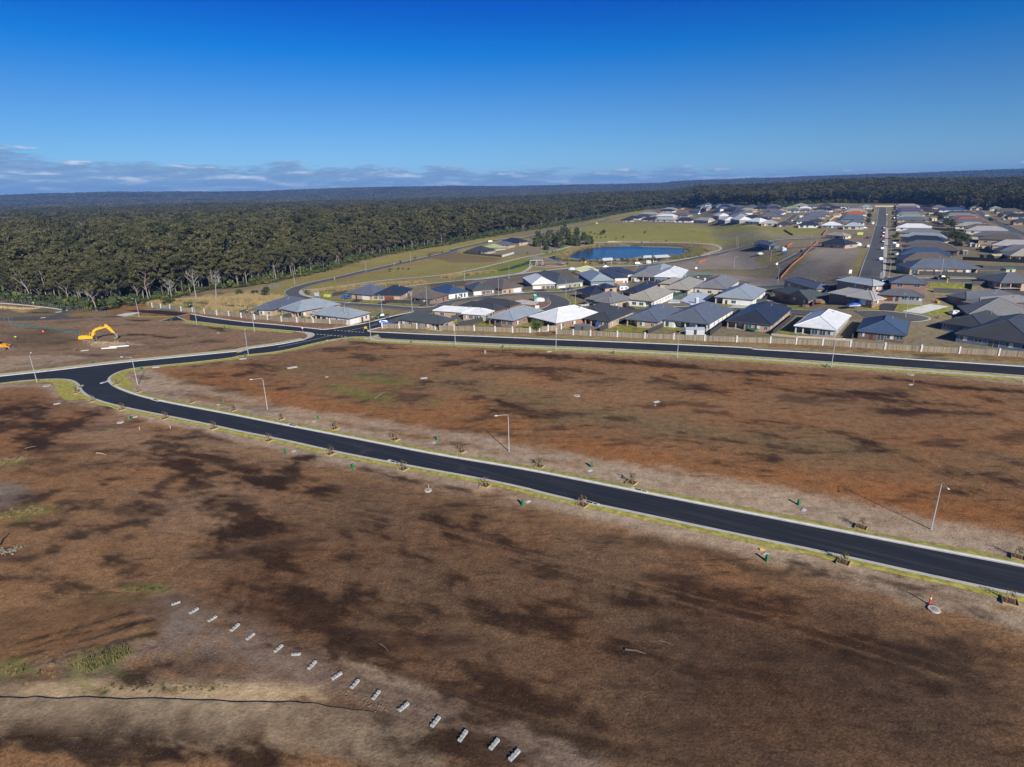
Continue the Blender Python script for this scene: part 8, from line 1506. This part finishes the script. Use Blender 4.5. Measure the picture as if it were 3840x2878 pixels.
# sheds
def shed(k, x, y, w, d, h, roof, wall, az, lab, gable=True):
    p = land([c(k, x, y)])[0]; o = empty('garden_shed', (p.x, p.y, p.z), R_(az), lab, 'shed', 'garden sheds'); mb = MB(); mb.box(-w/2, w/2, -d/2, d/2, -.2, h); mb.plate([(-d/2, h), (d/2, h), (0, h+d*.16)], 'x', -w/2, w/2) ; mb.build('wall', wall, o); mb = MB(); t = .06
    for s in (-1, 1): mb.quad((-w/2-.15, s*(d/2+.15), h-.02), (w/2+.15, s*(d/2+.15), h-.02), (w/2+.15, 0, h+d*.16+t), (-w/2-.15, 0, h+d*.16+t))
    mb.build('roof', roof, o); mb = MB(); mb.box(-.5, .5, -d/2-.03, -d/2, .05, min(2.0, h-.1)); mb.build('door', DKF, o); return o
shed('C', 1610, 925, 5.5, 3.2, 1.4, RM('mid'), RM('green'), -4, 'long low green-grey shed against the paling fence'); shed('D', 838, 975, 6.5, 3.2, 1.9, RM('pale'), ribbed('shed_pale', (.45, .50, .53), .5), -5, 'pale blue-grey shed against the paling fence by the white walled house')
L = [shed('T', 1620, 155, 5, 3, 2, STEELC, STEELC, 0, ''), shed('T', 1780, 155, 3.6, 3, 2, RM('pale'), RM('pale'), 0, ''), shed('T', 1800, 305, 7, 5, 2.6, STEELC, RM('dark'), 0, ''), shed('T', 1960, 505, 4.5, 3, 2.2, ribbed('shed_green', (.05, .20, .14), .5), STEELC, 5, ''), shed('T', 1320, 215, 3, 2.5, 2, STEELC, RM('mid'), 0, ''), shed('T', 1620, 285, 3, 3, 2, RM('blue'), RM('dark'), 0, ''), shed('S', 970, 375, 3, 3, 2, RM('pale'), RM('blue'), 0, ''), shed('S', 860, 310, 6, 4, 2.4, STEELC, STEELC, 10, ''), shed('S', 830, 230, 7, 4, 2.4, STEELC, STEELC, 0, ''), shed('R', 1500, 320, 8, 5, 2.4, STEELC, STEELC, -50, ''), shed('S', 1420, 690, 2.5, 2.5, 2, RM('pale'), RM('pale'), 0, ''), shed('S', 1500, 700, 3, 2.5, 2, RM('pink'), STEELC, 0, '')]
order(L, 'small backyard shed among the roofs far right, {}')
# play ground
p0 = land('V 600,350')[0]; rx, ry = [(land(q)[0]-p0).length for q in ('V 815,350', 'V 600,318')]; ry = rx*.55
pg = empty('playground', p0, R_(8), 'round playground with swings and slide between paths left of the lake', 'playground'); mb = MB(); mb.tube([(0, 0, -.05), (0, 0, .08)], 1.0, 28); o = mb.build('soft_fall', mat('soft_fall', (.20, .11, .085), .9, var=.2), pg); o.scale = (rx, ry*1.6, 1); mb = MB(); mb.tube([(0, 0, -.05), (0, 0, .06)], 1.0, 28); o = mb.build('rim_path', PATHM, pg); o.scale = (rx*1.12, ry*1.6*1.12, 1)
mb = MB(); mb.v = [(-5, -5, .1), (5, -6, .1), (7, -2, .1), (0, 2, .1), (-4, 0, .1)]; mb.f = [(0, 1, 2, 3, 4)]; mb.m = [0]; mb.build('sand_patch', mat('sandpit', (.45, .34, .25), .9), pg)
sw = MB()
for x in (-16, -11, -6): sw.tube([(x-1, -1, 0), (x, 0, 4.2), (x+1, 1, 0)], .16, 6)
sw.tube([(-16, 0, 4.2), (-6, 0, 4.2)], .16, 6); sw.build('swing_frame', mat('play_white', (.6, .62, .62), .5), pg)
for x in (-14.5, -12.5, -9.5, -7.5): q = MB(); q.tube([(x-.2, 0, 4.2), (x-.2, 0, .7)], .03, 3); q.tube([(x+.2, 0, 4.2), (x+.2, 0, .7)], .03, 3); q.box(x-.3, x+.3, -.15, .15, .65, .72); q.build('swing', DKF, pg)
q = MB(); q.box(7, 9.2, -1, 1, 1.4, 1.55)
for x, y in ((7, -1), (9.2, -1), (7, 1), (9.2, 1)): q.cyl((x, y, 0), (x, y, 3.4), .09, 6)
q.quad((6.8, -1.2, 3.3), (9.4, -1.2, 3.3), (8.1, 0, 4.3)); q.quad((9.4, -1.2, 3.3), (9.4, 1.2, 3.3), (8.1, 0, 4.3)); q.quad((9.4, 1.2, 3.3), (6.8, 1.2, 3.3), (8.1, 0, 4.3)); q.quad((6.8, 1.2, 3.3), (6.8, -1.2, 3.3), (8.1, 0, 4.3)); q.build('play_tower', mat('play_teal', (.03, .12, .15), .5), pg)
q = MB(); q.quad((9.2, -.4, 1.5), (9.2, .4, 1.5), (12.5, .4, .2), (12.5, -.4, .2)); q.quad((9.2, .45, 1.9), (9.2, .4, 1.5), (12.5, .4, .2), (12.5, .45, .5)); q.build('slide', mat('play_red', (.55, .08, .05), .4), pg)
# lake shelters
def shelter(k, x, y, w, d, az, lab, kind='skillion', sc=1.0):
    p = land([c(k, x, y)])[0]; o = empty('picnic_shelter', (p.x, p.y, p.z), R_(az), lab, 'shelter', 'picnic shelters by the lake'); o.scale = (sc,)*3; mb = MB()
    if kind == 'skillion': mb.quad((-w/2, -d/2, 2.4), (w/2, -d/2, 2.7), (w/2, d/2, 3.9), (-w/2, d/2, 3.6)); mb.quad((-w/2, -d/2, 2.48), (-w/2, d/2, 3.68), (w/2, d/2, 3.98), (w/2, -d/2, 2.78)); mb.quad((-w/2, -d/2, 2.4), (-w/2, -d/2, 2.48), (w/2, -d/2, 2.78), (w/2, -d/2, 2.7))
    else:
        for s in (-1, 1): mb.quad((0, -d/2, 3.7), (0, d/2, 3.7), (s*w/2, d/2, 2.6), (s*w/2, -d/2, 2.6)); mb.quad((0, -d/2, 3.78), (s*w/2, -d/2, 2.68), (s*w/2, d/2, 2.68), (0, d/2, 3.78))
    mb.build('roof', mat('shelter_roof', (.70, .73, .76), .4), o)
    for x_, y_ in ((-w*.38, d*.3), (w*.38, d*.3), (-w*.38, -d*.3), (w*.38, -d*.3)) if w > 4 else ((0, 0),): q = MB(); q.cyl((x_, y_, 0), (x_, y_, 2.6 if y_ <= 0 else 3.2), .09, 6); q.build('post', GALV, o)
    if w > 4:
        q = MB(); q.box(-1, 1, -.4, .4, .7, .76); q.box(-1, 1, -.85, -.6, .42, .46); q.box(-1, 1, .6, .85, .42, .46); q.box(-.7, -.6, -.4, .4, 0, .7); q.box(.6, .7, -.4, .4, 0, .7); q.build('picnic_table', TBB, o); q = MB(); q.cyl((-w*.2, d*.4, 3.4), (-w*.2, d*.4, 5.0), .05, 4); q.build('roof_mast', GALV, o)
shelter('V', 1395, 332, 7, 4.5, 0, 'white tilted picnic shelter, leftmost by the lake shore', sc=1.15); shelter('V', 1555, 335, 4.0, 3, 10, 'small peaked shelter post between the lake shelters', 'gable', 1.1); shelter('V', 1945, 292, 6, 4, -12, 'small white shelter roof right of the curved lamp at the lake', sc=1.1); shelter('D', 500, 215, 11, 6, 5, 'largest white picnic shelter with two roof masts at the lake', sc=1.1)
LBL = mat('lake_rock', (.10, .08, .07), .9, var=.3)
for k, x, y, lab in (('D', 600, 160, 'small dark islet in the lake, left one'), ('D', 745, 125, 'small dark islet in the lake, right one near the far bank')): o = lump(k, x, y, 6, 1.1, (.12, .085, .06), lab, 'islet', 'islet', 3); o.location.z = WZ-.1
p = land('V 1090,340')[0]; mb = MB(); mb.cyl((0, 0, 0), (0, 0, 1.6), .06, 6); mb.tube([(0, -.05, 1.9), (0, .05, 1.9)], .75, 16); o = mb.build('round_sign', mat('sign_amber', (.75, .36, .01), .5)); o.location = p; tag(o, 'round amber sign on the lakeside lawn', 'sign')
def board(k, x, y, w, h, z0, col, lab, az=0, m2=None):
    p = land([c(k, x, y)])[0]; o = empty('sign_board', (p.x, p.y, p.z), R_(az), lab, 'sign', None); mb = MB(); mb.box(-w/2, w/2, -.04, .04, z0, z0+h); mb.build('panel', mat('board_%d' % x, col, .6), o)
    for s in (-1, 1): q = MB(); q.box(s*w*.4-.04, s*w*.4+.04, .04, .10, 0, z0+h*.8); q.build('post', POSTM, o)
board('B', 800, 602, 2.6, 2.0, .8, (.35, .42, .45), 'pale information board at the path corner by the road bend', -10); board('C', 1146, 722, 1.9, 1.3, .5, (.62, .64, .66), 'small white lot sign beside the light blue-grey roof'); board('D', 858, 310, 1.5, 1.4, .5, (.7, .72, .72), 'white lot sign at the kerb, left one of two'); board('D', 1695, 268, 1.3, 1.4, .5, (.7, .72, .72), 'white lot sign at the corner of the short side road'); board('E', 408, 360, 1.4, 1.8, .5, (.65, .68, .68), 'white sign on the verge at the foot of the long street'); board('G', 1975, 578, 5, 2.2, .3, (.42, .45, .10), 'yellow-green banner on the lot beside the long street'); board('F', 1190, 312, 3.2, 2.0, .3, (.40, .45, .08), 'yellow-green banner beside the forest road at the field top')
for i, (k, x, y) in enumerate((('B', 980, 415), ('B', 1600, 262), ('C', 1918, 285), ('T', 1068, 640), ('D', 848, 600))[:4]):
    p = land([c(k, x, y)])[0]; mb = MB(); mb.cyl((0, 0, 0), (0, 0, 1.3), .14, 7); mb.cyl((0, 0, 1.3), (0, 0, 1.4), .2, 7); o = mb.build('marker_post', mat('post_yellow', (.60, .52, .03), .6)); o.location = p; o.scale = (1.3,)*3; tag(o, ['short yellow marker post inside the road bend', 'short yellow marker post beside the straight forest road', 'short yellow marker post beside the lakeside road', 'short yellow marker post below the dark utility truck'][i], 'post', 'yellow marker posts')
p = land('B 1305,940')[0]; mb = MB(); mb.tube([(-.9, 0, 0), (0, 0, 1.9), (.9, 0, 0)], .07, 4); mb.box(-.5, .5, -.03, .03, .7, 1.5); o = mb.build('folding_sign', mat('barrier_yellow', (.55, .42, .05), .6)); o.location = p; tag(o, 'yellow folding road sign frame at the junction corner', 'sign')
p = land('B 655,975')[0]; o = empty('road_sign', p, 0, 'white and red round road sign on the path tip at the junction', 'sign'); mb = MB(); mb.cyl((0, 0, 0), (0, 0, 2.6), .04, 6); mb.build('post', GALV, o); mb = MB(); mb.tube([(0, -.03, 2.3), (0, .0, 2.3)], .38, 14); mb.build('panel', mat('sign_red', (.6, .04, .04), .5), o); mb = MB(); mb.tube([(0, -.045, 2.3), (0, -.028, 2.3)], .27, 14); mb.build('face', mat('sign_white', (.75, .75, .75), .5), o)
# trampoline, play things, bins, white washing, pool cover
p = land('D 1455,950')[0]; o = empty('trampoline', p, 0, 'green rimmed round trampoline in the bare yard', 'trampoline'); mb = MB(); mb.tube([(0, 0, .82), (0, 0, .86)], 1.6, 20); mb.build('mat', DKF, o); mb = MB(); R8 = [(math.cos(a)*1.7, math.sin(a)*1.7, .86) for a in np.linspace(0, 2*math.pi, 21)]; mb.tube(R8, .12, 5); mb.build('rim', mat('rim_green', (.03, .35, .12), .5), o)
for i in range(4): a = i*1.57; q = MB(); q.cyl((math.cos(a)*1.5, math.sin(a)*1.5, 0), (math.cos(a)*1.5, math.sin(a)*1.5, .85), .03, 5); q.build('leg', GALV, o)
for k, x, y, w, h, col, lab in (('C', 1628, 880, 1.3, 1.0, (.50, .07, .03), 'orange play house in the patio of the charcoal roofed house'), ('C', 1765, 900, 1.6, 1.7, (.02, .06, .30), 'dark blue play frame behind the fence'), ('E', 1300, 655, .8, 1.1, (.5, .05, .03), 'red lidded wheelie bin by the grey garage'), ('E', 1318, 660, .8, 1.0, (.45, .40, .03), 'yellow lidded wheelie bin by the grey garage'), ('B', 1140, 858, 1.0, 1.0, (.02, .02, .02), 'black wheelie bin at the fence end by the junction')):
    p = land([c(k, x, y)])[0]; mb = MB(); mb.v = [(-w*.35, -w*.35, 0), (w*.35, -w*.35, 0), (w*.35, w*.35, 0), (-w*.35, w*.35, 0), (-w*.5, -w*.5, h*.85), (w*.5, -w*.5, h*.85), (w*.5, w*.5, h*.85), (-w*.5, w*.5, h*.85), (0, -w*.3, h), (0, w*.3, h)]; mb.f = [(0, 1, 5, 4), (1, 2, 6, 5), (2, 3, 7, 6), (3, 0, 4, 7), (4, 5, 8), (5, 6, 9, 8), (6, 7, 9), (7, 4, 8, 9)]; mb.m = [0]*8; o = mb.build('play_thing' if 'play' in lab else 'wheelie_bin', mat('pt_%d' % x, col, .5), bevel=.02); o.location = p; tag(o, lab, 'play equipment' if 'play' in lab else 'bin')
# distant white buildings in the forest
p0, p1 = land('P 508,777 577,777'); o = empty('distant_building', (p0+p1)/2+Vector((0, 0, 14)), 0, 'cluster of low cream buildings in the far forest at left', 'building'); mb = MB()
for i in range(4): x = -70+i*45; mb.box(x, x+22, -8, 8, -14, 3+i % 2*2)
mb.build('wall', mat('far_cream', (.42, .39, .33), .8), o); mb = MB()
for i in range(4): x = -70+i*45; mb.box(x-1, x+23, -9, 9, 3+i % 2*2+.1, 4.2+i % 2*2)
mb.build('roof', mat('far_roof', (.4, .4, .42), .7), o)
# ---------------------------------------------------------------- the air between
def haze():
    mb = MB(); mb.box(-9500, 9500, -3000, 10450, -14, 210); m = bpy.data.materials.new('haze'); m.use_nodes = True; t = m.node_tree; t.nodes.clear(); v = N(t, 'ShaderNodeVolumePrincipled'); v.inputs['Color'].default_value = (.20, .44, 1, 1); v.inputs['Density'].default_value = HAZE_D; v.inputs['Anisotropy'].default_value = 0
    out = N(t, 'ShaderNodeOutputMaterial'); t.links.new(v.outputs[0], out.inputs['Volume']); o = mb.build('haze', m); tag(o, 'thin blue air over the far forest', None, None, 'stuff')
HAZE_D = 9e-5
haze()
